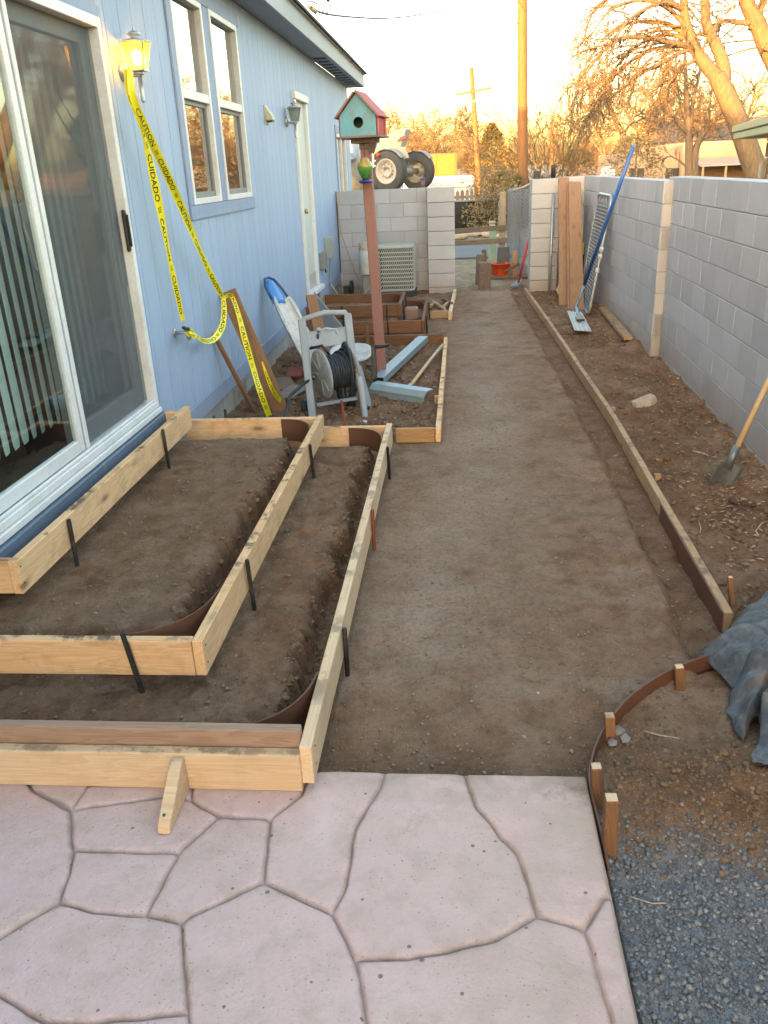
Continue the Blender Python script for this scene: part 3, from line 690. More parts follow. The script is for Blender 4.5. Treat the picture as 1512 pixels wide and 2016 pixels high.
# ------------------------------------------------------------------ house
HX = -1.83
def siding_mat(name, c1, c2):
    m, t, p = newmat(name); vec = coords(t, (1, 1, 1), True)
    mp = N(t, 'Mapping'); mp.inputs['Scale'].default_value = (14, 26, 1.1); t.links.new(vec, mp.inputs[0])
    gr = noise(t, mp.outputs[0], 3, 6, .62, .25); bl = noise(t, vec, 1.4, 5, .55); mt = noise(t, vec, 40, 4, .6)
    col = mixc(t, ramp(t, bl, [(.3, (0, 0, 0)), (.7, (1, 1, 1))]), c1, c2)
    col = mixc(t, .45, col, ramp(t, gr, [(.3, (.68, .68, .70)), (.6, (1, 1, 1))]), 'MULTIPLY')
    col = mixc(t, math_(t, 'MULTIPLY', ramp(t, gr, [(.60, (0, 0, 0)), (.74, (1, 1, 1))]), .35), col, (.52, .56, .60))
    oi = N(t, 'ObjectInfo'); hs = N(t, 'HueSaturation'); t.links.new(col, hs.inputs['Color'])
    t.links.new(math_(t, 'MULTIPLY_ADD', oi.outputs['Random'], .08, .96), hs.inputs['Value'])
    ge = N(t, 'NewGeometry'); sz = N(t, 'SeparateXYZ'); t.links.new(ge.outputs['Position'], sz.inputs[0])
    hh = math_(t, 'ADD', sz.outputs[2], math_(t, 'MULTIPLY_ADD', noise(t, ge.outputs['Position'], 4, 6, .7), -.9, .45))
    sp_ = mixc(t, math_(t, 'MULTIPLY', ramp(t, hh, [(.10, (1, 1, 1)), (.32, (0, 0, 0))]), .4), hs.outputs[0], (.36, .33, .3))
    t.links.new(sp_, p.inputs['Base Color']); p.inputs['Roughness'].default_value = .6; p.inputs['Specular IOR Level'].default_value = .3
    t.links.new(bump(t, math_(t, 'ADD', gr, math_(t, 'MULTIPLY', mt, .25)), .5, .004), p.inputs['Normal']); return m
siding_m = siding_mat('blue_grey_siding', (.325, .425, .58), (.355, .445, .59))
trim_m = siding_mat('blue_grey_trim', (.25, .325, .46), (.27, .345, .48))
dark_trim_m = siding_mat('dark_blue_trim', (.105, .145, .205), (.12, .165, .23))
skirt_m = pm('pale_skirting', (.42, .41, .385), (.33, .32, .3), scale=3, rough=.9, bmp=.3, dirt=(.25, .2, .15), dirt_amt=.5, dscale=2)
inner_m = pm('room_plaster', (.38, .36, .33), rough=.9, bmp=.05)
carpet_m = pm('room_carpet', (.16, .14, .12), rough=.95, bmp=.3)
shingle_m = pm('roof_shingle', (.10, .095, .09), (.14, .13, .12), scale=12, rough=.95, bmp=.6, bscale=40)
house = thing('house', 'long blue grey sided house with white sliding door and eave', 'house', (HX, 6, 0))
OPEN = [(2.74, 4.70, .47, 2.56), (5.90, 7.70, 1.58, 2.93), (10.10, 10.97, .38, 2.55), (13.62, 14.75, 1.1, 2.34)]
ZB, ZT, Y0, Y1 = .30, 3.11, -14.0, 15.4  # house lengthened out of view behind the camera so it shades the yard
def cuts(ya, yb, zb, zt):
    """z intervals of a strip that no opening takes"""
    iv = [(zb, zt)]; m = (ya+yb)/2
    for (a, b, c, d) in OPEN:
        if a <= m <= b:
            iv = [x for lo, hi in iv for x in ((lo, min(hi, c)), (max(lo, d), hi)) if x[1]-x[0] > .01]
    return iv
GR = .2083; g0 = 4.80-GR*38; YP = -3.0
k = 0
edges = sorted({e for o_ in OPEN for e in o_[:2]})
y = g0
while y < Y1-.01:
    a, b = max(y, YP), min(y+GR, Y1); y += GR
    if b-a < .01: continue
    sub = [a]+[e for e in edges if a+.004 < e < b-.004]+[b]
    for s0, s1 in zip(sub[:-1], sub[1:]):
        for lo, hi in cuts(s0, s1, ZB, ZT):
            ga = .003 if s0 == a else 0; gb = .003 if s1 == b else 0
            MB().b2((HX-.012, s0+ga, lo), (HX, s1-gb, hi)).build('siding_plank', siding_m, house, .0025)
# sheathing behind the planks, with the openings left free
sh = MB(); ys = sorted({Y0, Y1} | set(edges))
for a, b in zip(ys[:-1], ys[1:]):
    for lo, hi in cuts(a, b, ZB+.005, ZT): sh.b2((HX-.115, a, lo), (HX-.006, b, hi))
sh.build('wall_sheathing', trim_m, house)
MB().b2((HX-.012, Y0, ZB), (HX, YP-.002, ZT)).build('added_siding', siding_m, house)  # unseen added length that keeps the low sun off the yard
# rest of the shell and one dark room behind the glass
sh = MB(); sh.b2((-9.1, Y0, .1), (-9.0, Y1, ZT)).b2((-9.0, Y1-.1, .1), (HX-.12, Y1-.004, ZT)).b2((-9.0, Y0, .1), (HX-.12, Y0+.1, ZT)); sh.build('end_wall', siding_m, house)
MB().b2((-9, Y0+.1, ZT-.3), (HX-.12, Y1-.1, ZT-.2)).build('ceiling', inner_m, house)
MB().b2((-9, Y0+.1, .2), (HX-.12, Y1-.1, .45)).build('floor', carpet_m, house)
MB().b2((-6.2, Y0+.1, .46), (-6.1, 9, 2.8)).b2((-6.1, 5.15, .46), (HX-.13, 5.25, 2.8)).b2((-6.1, 9, .46), (HX-.13, 9.1, 2.8)).build('partition', inner_m, house)
# gable end triangle and roof
EZ = 3.30; RX = -5.4; RZ = EZ+(RX+1.5)*-.27
MB().prism([(-1.8, Y1-.05, ZT), (-9.0, Y1-.05, ZT), (RX, Y1-.05, RZ-.1)], (0, .04, 0)).build('gable', siding_m, house)
roof = MB(); 
roof.prism([(-1.50, Y0-.3, EZ+.012), (RX, Y0-.3, RZ), (RX, Y0-.3, RZ-.03), (-1.50, Y0-.3, EZ-.012)], (0, Y1-Y0+.6, 0))
roof.prism([(-9.3, Y0-.3, EZ+.012), (RX, Y0-.3, RZ+.001), (RX, Y0-.3, RZ-.03), (-9.3, Y0-.3, EZ-.012)], (0, Y1-Y0+.6, 0))
ro = roof.build('roof', shingle_m, house)
fascia_m = pm('grey_fascia', (.40, .43, .45), (.35, .38, .40), scale=4, rough=.6, bmp=.15, stretch=(1, .2, 1))
MB().b2((-1.585, Y0-.3, 3.10), (-1.56, Y1+.3, 3.282)).b2((-9.2, Y1+.28, 3.10), (-1.588, Y1+.30, 3.28)).build('fascia', fascia_m, ro, .002)
gold = pm('drip_edge', (.5, .5, .44), rough=.4, metal=.5, bmp=0)
MB().b2((-1.575, Y0-.3, 3.283), (-1.53, Y1+.3, 3.291)).build('drip_edge', gold, ro)
soffit_m = pm('grey_soffit', (.30, .32, .34), (.27, .29, .31), rough=.6, bmp=.05)
MB().b2((HX, Y0-.3, 3.112), (-1.588, Y1+.28, 3.122)).build('soffit', soffit_m, ro)
MB().b2((-9.1, Y1, 3.112), (HX-.002, Y1+.278, 3.122)).build('soffit', soffit_m, ro)
vent_m = pm('vent_dark', (.05, .055, .06), rough=.7, bmp=.2)
for i in range(11):
    yv = 11.6+i*.345
    MB().b2((-1.79, yv, 3.106), (-1.64, yv+.15, 3.1135)).build('soffit_vent', vent_m, ro, .002)
# skirt band and foundation skirting
for i, (a, b) in enumerate(((-14, 1.8), (4.98, 8.6), (8.604, 10.05), (11.0, 13.17))):
    lumber('skirt_board', (HX-.002, a, .238), (HX-.002, b, .238), .022, .122, trim_m, house)
y = -3
while y < 13.1:
    MB().b2((HX-.07, y+.003, -.25), (HX-.018, y+.403, -.03)).build('skirting_block', skirt_m, house, .004)
    MB().b2((HX-.07, y+.003-.2, -.027), (HX-.018, y+.403-.2, .174)).build('skirting_block', skirt_m, house, .004)
    y += .406
# louvred foundation vent
fv = MB().b2((HX-.016, 6.45, .0), (HX-.010, 6.86, .15)).build('foundation_vent', pm('vent_pale', (.38, .37, .34), bmp=.1), house)
for i in range(9): MB().bar((HX-.012, 6.47+i*.045, .008), (HX-.004, 6.47+i*.045, .142), .004, .012).build('vent_slat', skirt_m, fv)

# ------------------------------------------------------------------ sliding door
clear = glass('door_glass', (.88, .95, .92)); screened = glass('screened_glass', (.62, .66, .64), .05)
winglass = glass('window_glass', (.55, .62, .62))
def pane_at(x, y0, y1, z0, z1): return MB().add([(x, y0, z0), (x, y1, z0), (x, y1, z1), (x, y0, z1)], [(0, 1, 2, 3)])
def screen_mat():
    m, t, p = newmat('insect_mesh'); out = t.nodes['Material Output']; a = N(t, 'BsdfTransparent'); b = N(t, 'BsdfDiffuse'); b.inputs[0].default_value = (.17, .18, .18, 1)
    v = coords(t, (1, 1, 1), False); mx = N(t, 'MixShader'); t.links.new(math_(t, 'MULTIPLY_ADD', noise(t, v, 14, 3, .6), .14, .42), mx.inputs[0])
    t.links.new(a.outputs[0], mx.inputs[1]); t.links.new(b.outputs[0], mx.inputs[2]); t.links.new(mx.outputs[0], out.inputs[0]); return m
screen_m = screen_mat()
SD0, SD1, SB, ST = 2.76, 4.68, .50, 2.545
door = MB()
door.b2((HX-.10, SD1-.045, SB), (HX+.022, SD1, ST)).b2((HX-.10, SD0, SB), (HX+.022, SD0+.045, ST)).b2((HX-.10, SD0+.045, ST-.05), (HX+.022, SD1-.045, ST)).b2((HX-.10, SD0+.045, SB), (HX+.022, SD1-.045, SB+.035))
door.b2((HX-.005, SD0+.045, SB+.036), (HX+.010, SD1-.045, SB+.05))
sdo = door.build('sliding_door', white_vinyl, house, .003)
MB().b2((HX-.10, SD0, SB-.035), (HX+.035, SD1, SB-.003)).build('threshold', white_vinyl, sdo, .003)
MID = 3.69
pl = MB(); x0, x1 = HX-.035, HX-.004
pl.b2((x0, MID-.05, SB+.052), (x1, MID, ST-.052)).b2((x0, SD0+.046, SB+.052), (x1, SD0+.10, ST-.052)).b2((x0, SD0+.10, SB+.052), (x1, MID-.05, SB+.115)).b2((x0, SD0+.10, ST-.11), (x1, MID-.05, ST-.052))
pl.build('door_panel', white_vinyl, sdo, .003)
pane_at(x0+.015, SD0+.10, MID-.05, SB+.115, ST-.11).build('pane', clear, sdo)
grey_al = pm('grey_screen_frame', (.27, .28, .285), (.24, .25, .255), rough=.5, metal=.2, bmp=.05)
pr_ = MB(); x0, x1 = HX-.085, HX-.045
pr_.b2((x0, SD1-.15, SB+.052), (x1, SD1-.046, ST-.052)).b2((x0, MID-.02, SB+.052), (x1, MID+.03, ST-.052)).b2((x0, MID+.03, SB+.052), (x1, SD1-.15, SB+.15)).b2((x0, MID+.03, ST-.13), (x1, SD1-.15, ST-.052))
pr_.b2((x1+.001, SD1-.12, 1.22), (x1+.012, SD1-.05, 1.78))
pr_.build('door_panel', grey_al, sdo, .003)
MB().b2((HX-.044, MID+.002, SB+.052), (HX-.038, MID+.018, ST-.052)).build('gap_strip', black_plastic, sdo)  # black strip standing in for the dark gap between the door panels
st_ = MB(); st_.b2((HX-.030, MID+.02, SB+.052), (HX-.003, MID+.055, ST-.052)); st_.build('screen_stile', white_vinyl, sdo, .003)
pane_at(x0+.018, MID+.03, SD1-.15, SB+.15, ST-.13).build('pane', screened, sdo)
pane_at(HX-.03, MID+.056, SD1-.046, SB+.052, ST-.052).build('insect_screen', screen_m, sdo)
h = MB(); hz0 = P(238, 456, x=HX).z
h.b2((HX+.0, SD1-.075, hz0-.11), (HX+.02, SD1-.047, hz0+.11)); ho = h.build('handle', black_plastic, sdo, .009, seg=3)
MB().b2((HX+.021, SD1-.066, hz0-.085), (HX+.034, SD1-.056, hz0+.085)).build('grip', black_plastic, ho, .004)
# painted surround
sb = MB().b2((HX, SD1+.001, .31), (HX+.012, SD1+.045, 2.60)).build('door_trim', trim_m, house, .002)
MB().b2((HX, SD0-.09, 2.547), (HX+.012, SD1-.0, 2.64)).build('door_trim', trim_m, house, .002)
MB().b2((HX, SD0-.09, .31), (HX+.012, SD0-.001, 2.545)).build('door_trim', trim_m, house, .002)
lumber('sill_board', (HX+.026, SD0-.05, .382), (HX+.026, SD1+.03, .382), .05, .155, dark_trim_m, house, bevel=.006)
# vertical blinds inside
bl = thing('vertical_blinds', 'pale green vertical blinds hanging inside the sliding door', 'blinds', (HX-.22, 3.7, 2.5))
slat_m = pm('blind_slat', (.62, .72, .67), (.56, .66, .61), rough=.55, bmp=.03)
for i in range(20):
    yy_ = 2.86+i*.088; an = math.radians(11 if i < 9 else 15) + random.Random(i).uniform(-.08, .08)
    R = Matrix.Rotation(an, 3, 'Z'); mb = MB(); w2 = .043; rows = []
    pts = [(-w2, 2.42), (-w2, .66), (-w2+.012, .632), (w2-.012, .632), (w2, .66), (w2, 2.42)]
    mb.prism([Vector((HX-.23, yy_, 0))+R @ Vector((0, u, 0))+Vector((0, 0, z_)) for u, z_ in pts], R @ Vector((.0016, 0, 0)))
    mb.build('slat', slat_m, bl)
MB().b2((HX-.26, 2.8, 2.43), (HX-.20, 4.64, 2.49)).build('headrail', white_vinyl, bl)

# ------------------------------------------------------------------ double window
def sash_window(name, y0, y1, z0, z1, zm, parent):
    x0, x1 = HX-.05, HX+.02; t_ = .04
    mb = MB(); mb.b2((x0, y0, z0), (x1, y0+t_, z1)).b2((x0, y1-t_, z0), (x1, y1, z1)).b2((x0, y0+t_, z0), (x1, y1-t_, z0+t_)).b2((x0, y0+t_, z1-t_), (x1, y1-t_, z1))
    mb.b2((x0, y0+t_, zm-.03), (x1-.006, y1-t_, zm+.03))
    w_ = mb.build(name, white_vinyl, parent, .003)
    pane_at(x0+.022, y0+t_, y1-t_, zm+.03, z1-t_).build('pane', winglass, w_)
    f = MB(); a, b, c, d = y0+t_, y1-t_, z0+t_, zm-.03
    f.b2((x0+.01, a, c), (x0+.035, a+.03, d)).b2((x0+.01, b-.03, c), (x0+.035, b, d)).b2((x0+.01, a+.03, c), (x0+.035, b-.03, c+.04)).b2((x0+.01, a+.03, d-.03), (x0+.035, b-.03, d))
    f.build('sash', grey_al, w_, .002)
    pane_at(x0+.022, a+.03, b-.03, c+.04, d-.03).build('pane', winglass, w_)
    return w_
sash_window('window', 5.93, 6.65, 1.595, 2.92, 2.30, house)
sash_window('window', 6.84, 7.67, 1.595, 2.92, 2.30, house)
MB().b2((HX-.045, 6.652, 1.595), (HX+.012, 6.838, 2.92)).build('window_mullion', trim_m, house, .002)
MB().b2((HX, 5.84, 1.50), (HX+.016, 7.76, 1.593)).build('window_trim', trim_m, house, .002)
MB().b2((HX, 5.84, 1.595), (HX+.016, 5.928, 2.92)).build('window_trim', trim_m, house, .002)
MB().b2((HX, 7.672, 1.595), (HX+.016, 7.70, 2.92)).build('window_trim', trim_m, house, .002)
MB().b2((HX, 5.84, 2.922), (HX+.016, 7.76, 3.02)).build('window_trim', trim_m, house, .002)
curtain_m = pm('room_curtain', (.16, .15, .14), (.22, .21, .2), scale=3, stretch=(1, 6, 1), rough=.9)
rows = [[(HX-.16+.02*math.sin(j*1.3), 5.9+j*.06, z_) for j in range(31)] for z_ in (1.55, 2.95)]
cu = MB().sheet(rows).build('window_curtain', curtain_m, None, recalc=False); tag(cu, 'dark curtain hanging behind the double window', 'curtain')
# ------------------------------------------------------------------ white back door and far window
dm = MB(); a, b = 10.10, 10.97
dm.b2((HX-.06, a, .42), (HX+.03, a+.10, 2.55)).b2((HX-.06, b-.09, .42), (HX+.03, b, 2.55)).b2((HX-.06, a-.02, 2.551), (HX+.045, b+.02, 2.63)).b2((HX-.06, a-.01, .37), (HX+.09, b+.02, .418))
bd = dm.build('back_door', white_paint, house, .004)
pale = pm('pale_door', (.60, .64, .60), (.56, .60, .56), rough=.45, bmp=.03)
MB().b2((HX-.05, a+.10, .42), (HX-.012, b-.09, 2.55)).build('door_leaf', pale, bd, .002)
MB().b2((HX-.0115, a+.101, .425), (HX-.002, b-.091, .60)).build('kick_plate', pm('kick_plate', (.55, .5, .47), rough=.4, bmp=.05), bd, .002)
MB().lathe([(.0, 0), (.012, 0), (.012, .03), (.028, .045), (.028, .07), (.0, .08)], (HX-.012, a+.16, 1.35), 12, (1, 0, 0)).build('knob', brass, bd)
fw = MB(); a, b, c, d = 13.64, 14.72, 1.12, 2.32
fw.b2((HX-.05, a, c), (HX+.015, a+.06, d)).b2((HX-.05, b-.06, c), (HX+.015, b, d)).b2((HX-.05, a+.06, d-.06), (HX+.015, b-.06, d)).b2((HX-.05, a+.06, c), (HX+.015, b-.06, c+.06)).b2((HX-.05, 14.15, c+.06), (HX+.01, 14.2, d-.06))
fo = fw.build('window', white_vinyl, house, .003)
pane_at(HX-.028, a+.06, b-.06, c+.06, d-.06).build('pane', winglass, fo)
MB().b2((HX, a-.12, d+.003), (HX+.016, b+.12, d+.11)).b2((HX, a-.12, c), (HX+.016, a-.004, d)).b2((HX, b+.004, c), (HX+.016, b+.12, d)).build('window_trim', trim_m, house, .002)
# ------------------------------------------------------------------ concrete forms by the sliding door
T2 = .038
def gz(x, y): return float(hz(np.array([x]), np.array([y]))[0])
def ribbon_wall(name, pts, z0, z1, t, mat, parent=None, z0f=None):
    """thin upright strip bent along a plan curve (smoothed), with real thickness"""
    p = [Vector((q[0], q[1], 0)) for q in pts]; out = []
    for i in range(len(p)-1):
        a, b, c, d = p[max(i-1, 0)], p[i], p[i+1], p[min(i+2, len(p)-1)]
        for k in range(6):
            u = k/6; out.append(.5*((2*b)+(c-a)*u+(2*a-5*b+4*c-d)*u*u+(3*b-3*c+d-a)*u**3))
    out.append(p[-1]); n = len(out); L = []; R = []
    for i, q in enumerate(out):
        tg = (out[min(i+1, n-1)]-out[max(i-1, 0)]).normalized(); nr = Vector((-tg.y, tg.x, 0))*t/2
        L.append(q+nr); R.append(q-nr)
    vs = []
    for i in range(n):
        zz = z1(out[i]) if callable(z1) else z1
        for q, z in ((L[i], z0), (R[i], z0), (R[i], zz), (L[i], zz)): vs.append((q.x, q.y, z))
    fs = [(0, 1, 2, 3), (4*n-1, 4*n-2, 4*n-3, 4*n-4)]
    for i in range(n-1):
        for k in range(4): fs.append((4*i+k, 4*i+(k+1) % 4, 4*i+4+(k+1) % 4, 4*i+4+k))
    return MB().add(vs, fs, False).build(name, mat, parent, 0)
def arc(p0, c, p1, n=7):
    a, b, d = Vector((*p0, 0)), Vector((*c, 0)), Vector((*p1, 0))
    return [((1-u)**2*a+2*u*(1-u)*b+u*u*d)[:2] for u in [i/(n-1) for i in range(n)]]
fo = thing('step_form', 'lowest pale pine step form resting on the pink patio', 'form', (-1.1, 3.6, 0))
lumber('front_board', (-1.80, 1.969, .069), (-.487, 1.969, .069), T2, .137, pine_pale, fo, wob=.001)
lumber('back_board', (-1.80, 2.010, .126), (-.489, 2.010, .126), T2, .142, pine_red, fo, wob=.001)
lumber('side_board', (-.468, 1.955, .098), (-.468, 5.34, .098), T2, .14, pine_pale, fo, wob=.0015)
lumber('end_board', (-1.25, 5.285, .096), (-.489, 5.285, .096), T2, .14, pine, fo)
ribbon_wall('corner_liner', arc((-.83, 2.035), (-.52, 2.035), (-.491, 2.36)), .02, .165, .006, hardboard, fo)
ribbon_wall('corner_liner', arc((-.74, 5.262), (-.51, 5.25), (-.491, 5.0)), .02, .163, .006, hardboard, fo)
fm_ = thing('step_form', 'middle pine step form with curved brown corner liners', 'form', (-1.3, 3.7, .1))
lumber('front_board', (-1.80, 2.35, .231), (-.920, 2.35, .231), T2, .14, pine, fm_)
lumber('side_board', (-.899, 2.332, .231), (-.899, 5.12, .231), T2, .14, pine, fm_, wob=.0015)
lumber('end_board', (-1.80, 5.069, .228), (-.920, 5.069, .228), T2, .14, pine, fm_)
ribbon_wall('corner_liner', arc((-1.27, 2.374), (-.945, 2.374), (-.922, 2.72)), .12, .298, .006, hardboard, fm_)
ribbon_wall('corner_liner', arc((-1.15, 5.046), (-.94, 5.04), (-.922, 4.80)), .15, .296, .006, hardboard, fm_)
fh = thing('step_form', 'highest pine form board standing just below the blue door sill', 'form', (-1.7, 3.7, .2))
lumber('front_board', (-1.684, 2.63, .39), (-1.684, 4.81, .392), T2, .14, pine, fh, wob=.0015)
lumber('end_board', (-1.80, 2.651, .39), (-1.704, 2.651, .39), T2, .138, pine, fh)
lumber('end_board', (-1.80, 4.70, .39), (-1.704, 4.70, .39), T2, .138, pine, fh)
# nail heads
nail_m = pm('nail_head', (.12, .12, .12), rough=.4, metal=.8, bmp=0)
for prt, pts in ((fo, [(-.4485, 2.0, .07), (-.4485, 2.01, .13), (-.4485, 5.28, .1)]), (fm_, [(-.8795, 2.36, .2), (-.8795, 2.36, .27), (-.8795, 5.07, .2), (-.8795, 5.07, .27)]), (fh, [(-1.6645, 2.65, .36), (-1.6645, 2.65, .43)])):
    for q in pts: MB().lathe([(.0, 0), (.004, 0), (.004, .0012), (0, .0016)], q, 8, (1, 0, 0)).build('nail', nail_m, prt)
def stake(top, foot, mat, label, rad=.0095, group='steel form stakes', deep=.05):
    d = (foot-top); f2 = foot+d.normalized()*deep
    mb = MB(); mb.tube([top, top+d*.02, foot, f2], [rad*.8, rad, rad, rad*.7], 8)
    o = mb.build('form_stake', mat); tag(o, label, 'stake', group); return o
def st2(tp, ft, label, mat=steel_black, **k): 
    stake(P(*tp, **k), P(*ft, **k), mat, label)
st2((240, 1245), (290, 1392), 'leaning black steel stake in front of the middle step form', y=2.318)
st2((135, 1022), (152, 1112), 'black steel stake on the highest form board, at its end near the patio', x=-1.654)
st2((320, 845), (335, 932), 'thin black steel stake on the highest form board, at its end near the tape', x=-1.654)
st2((486, 1102), (502, 1206), 'black steel stake along the side of the middle form, nearer the patio', x=-.868)
st2((610, 875), (618, 942), 'black steel stake along the side of the middle form, nearer the hose reel', x=-.868)
st2((678, 1236), (685, 1340), 'black steel stake against the lowest form, standing nearest the patio', x=-.437)
st2((733, 1003), (737, 1080), 'rusty orange steel stake against the side of the lowest form', mat=steel_rust, x=-.437)
st2((763, 880), (767, 940), 'black steel stake against the lowest form, by the planting bed', x=-.437)
st2((443, 806), (447, 850), 'short black stake poking up behind the middle form by the foundation', y=5.12)
st2((421, 818), (423, 850), 'stub of a black stake behind the middle form beside the foundation', y=5.12)
st2((672, 788), (683, 850), 'rust orange stake standing in front of the hose reel', mat=steel_rust, y=5.40)
# wedge brace on the patio
wb = MB().prism([(-.884, 1.9485, .002), (-.884, 1.9485, .128), (-.884, 1.925, .130), (-.884, 1.768, .030), (-.884, 1.758, .002)], (.038, 0, 0)).build('wedge_brace', pine_pale, None, .003)
tag(wb, 'pale wooden wedge brace propped on the patio against the form', 'brace')
sc_ = MB().lathe([(.0, 0), (.005, 0), (.005, .0012), (0, .0016)], (-.868, 1.79, .0455), 8, (0, -.5, .8)).build('screw_head', pm('green_screw', (.05, .2, .2), rough=.4, metal=.6), wb)

# ------------------------------------------------------------------ edging along the garden bed
ed = thing('edging_board', 'long weathered edging board between dirt path and garden bed', 'edging', (1.12, 8, -.09))
ys = [3.06, 5.9, 8.8, 11.2, 13.02]
for i, (a, b) in enumerate(zip(ys[:-1], ys[1:])):
    lumber('board', (float(edge_x(a))+.019, a+.002, -.047), (float(edge_x(b))+.019, b-.002, -.047), T2, .095, pine_old, ed, wob=.002)
for i, (y, off) in enumerate(((4.75, .06), (6.25, .06), (8.3, .055), (10.4, .05))):
    x = float(edge_x(y))+off; q = Vector((x, y, 0)); 
    lumber('peg', q+V(0, 0, -.16), q+V(0, 0, -.008), .035, .04, pine_old, ed, up=(0, 1, 0))
_ex = lambda y: float(edge_x(3.06))+(float(edge_x(5.9))-float(edge_x(3.06)))*(y-3.06)/2.84
ribbon_wall('liner', [(_ex(y)-.0065, y) for y in (3.06, 3.4, 3.8, 4.25)], -.12, lambda q: .002, .005, hardboard, ed)
hb = thing('hardboard_edging', 'curved thin brown hardboard edging from tarp to patio corner', 'edging', (.7, 2.4, -.1))
ribbon_wall('strip', [(p.x, p.y) for p in HB], -.13, lambda q: .004 if q.y > 1.9 else .004-.05*(1.9-q.y), .006, hardboard, hb)
def wstake(tp, ft, label, w=.036, zf=-.07, top_mat=None):
    f = P(*ft, z=zf); t_ = P(*tp, y=f.y); d = (t_-f).normalized(); f = f-d*.08
    o = lumber('wooden_stake', f, t_, w, w, stake_wood, None, up=(0, 1, 0), bevel=.003); tag(o, label, 'stake', 'wooden edging stakes')
    R = WM[o]; L = (t_-f).length/2
    MB().box((L+.0008, 0, 0), (.0016, w-.007, w-.007)).build('sawn_end', pine_pale, o, 0, R)
wstake((1438, 1136), (1441, 1188), 'brown wooden stake beside the tarp at the edging board end', .022, -.03)
wstake((1337, 1312), (1338, 1350), 'short brown stake behind the hardboard, next to the tarp', .034, -.05)
wstake((1200, 1408), (1200, 1452), 'brown wooden stake inside the tight bend of the hardboard', .034, -.06)
wstake((1174, 1508), (1178, 1590), 'brown wooden stake at the corner of the patio', .034, -.07)
wstake((1204, 1570), (1199, 1684), 'tall leaning brown stake at the hardboard end, beside the gravel', .038, -.075)
for q, s in (((1218, 1440), .03), ((1232, 1455), .022), ((1205, 1462), .02)):
    p = P(*q, z=-.05); r_ = random.Random(q[0])
    vs = [Vector(v)*s*(1+r_.uniform(-.2, .2)) for v in ICO_V]; mb = MB().add([(v.x+p.x, v.y+p.y, v.z*.7+p.z) for v in vs], [tuple(f) for f in ICO_F])
    tag(mb.build('rubble_stone', pm('rubble', (.3, .28, .26), (.24, .22, .2), bmp=.4)), {.03: 'biggest grey rubble stone in the hardboard bend', .022: 'middling grey rubble stone in the hardboard bend', .02: 'smallest grey rubble stone in the hardboard bend'}[s], 'stone', 'rubble stones in the bend')

# ------------------------------------------------------------------ planting bed frame
pb = thing('bed_frame', 'low timber frame around the birdhouse bed', 'bed frame', (-.6, 7.2, -.05))
lumber('near_board', (-.448, 5.60, -.002), (-.165, 5.60, -.002), T2, .105, wood('honey_fir', (.46, .28, .13), (.33, .18, .075)), pb)
lumber('side_board', (-.142, 5.575, 0), (-.125, 8.98, .0), T2, .10, pine, pb, wob=.002)
lumber('far_board', (-1.80, 8.96, .02), (-.150, 8.96, .02), T2, .14, brown_wood, pb)
for x, y, h_ in ((-.185, 5.66, .03), (-.175, 6.55, .035), (-.45, 8.92, .06)): lumber('peg', (x, y, -.1), (x, y, h_), .032, .036, pine_old, pb, up=(0, 1, 0))
lumber('peg', (-.98, 8.915, -.1), (-.98, 8.915, .20), .03, .035, stake_wood, pb, up=(0, 1, 0))
# ------------------------------------------------------------------ older forms at the white door
of = thing('step_form', 'lower dark brown step form at the white back door', 'form', (-1.0, 10.3, 0))
lumber('front_board', (-1.30, 9.515, .08), (-.415, 9.515, .08), T2, .142, brown_wood, of)
lumber('side_board', (-.394, 9.50, .08), (-.405, 11.15, .08), T2, .142, brown_wood, of)
lumber('back_board', (-1.20, 11.13, .08), (-.425, 11.13, .08), T2, .142, brown_wood, of)
ribbon_wall('corner_liner', arc((-.78, 11.108), (-.44, 11.1), (-.43, 10.75)), .0, .148, .006, hardboard, of)
ribbon_wall('corner_liner', arc((-.78, 9.537), (-.43, 9.54), (-.418, 9.85)), .0, .148, .006, hardboard, of)
om = thing('step_form', 'upper dark brown step form at the white back door', 'form', (-1.2, 10.3, .15))
lumber('front_board', (-1.80, 9.79, .23), (-.70, 9.79, .23), T2, .142, brown_wood, om)
lumber('side_board', (-.68, 9.772, .23), (-.68, 10.79, .23), T2, .142, brown_wood, om)
lumber('back_board', (-1.72, 10.765, .23), (-.70, 10.765, .23), T2, .142, brown_wood, om)
lumber('end_board', (-1.755, 10.79, .22), (-1.755, 10.30, .22), T2, .12, pine_old, om)
ribbon_wall('corner_liner', arc((-1.0, 10.742), (-.72, 10.73), (-.703, 10.45)), .15, .299, .006, hardboard, om)
for (x, y, z0, z1, lab) in ((-1.36, 9.760, .02, .305, 'front of the upper brown form, near its middle'), (-.83, 9.760, .02, .305, 'front of the upper brown form, near its corner'), (-.80, 9.484, -.1, .155, 'front of the lower brown form'), (-.647, 10.0, .0, .305, 'side of the upper brown form, near its front corner'), (-.647, 10.55, .0, .30, 'side of the upper brown form, near its back corner'), (-.362, 9.75, -.1, .16, 'side of the lower brown form, near its front'), (-.362, 10.8, -.1, .16, 'side of the lower brown form, near its back')):
    stake(V(x, y, z1), V(x+.005, y+.006, z0), steel_black, 'black steel stake on the '+lab)
ff = thing('bed_frame', 'small pale timber frame at the foot of the block wall stub', 'bed frame', (-.2, 11.6, 0))
lumber('front_board', (-.385, 10.83, -.005), (-.115, 10.83, -.005), T2, .10, pine_old, ff)
lumber('side_board', (-.09, 10.66, -.005), (-.03, 12.70, .01), .045, .10, pine_pale, ff)
scr_m = pine_old
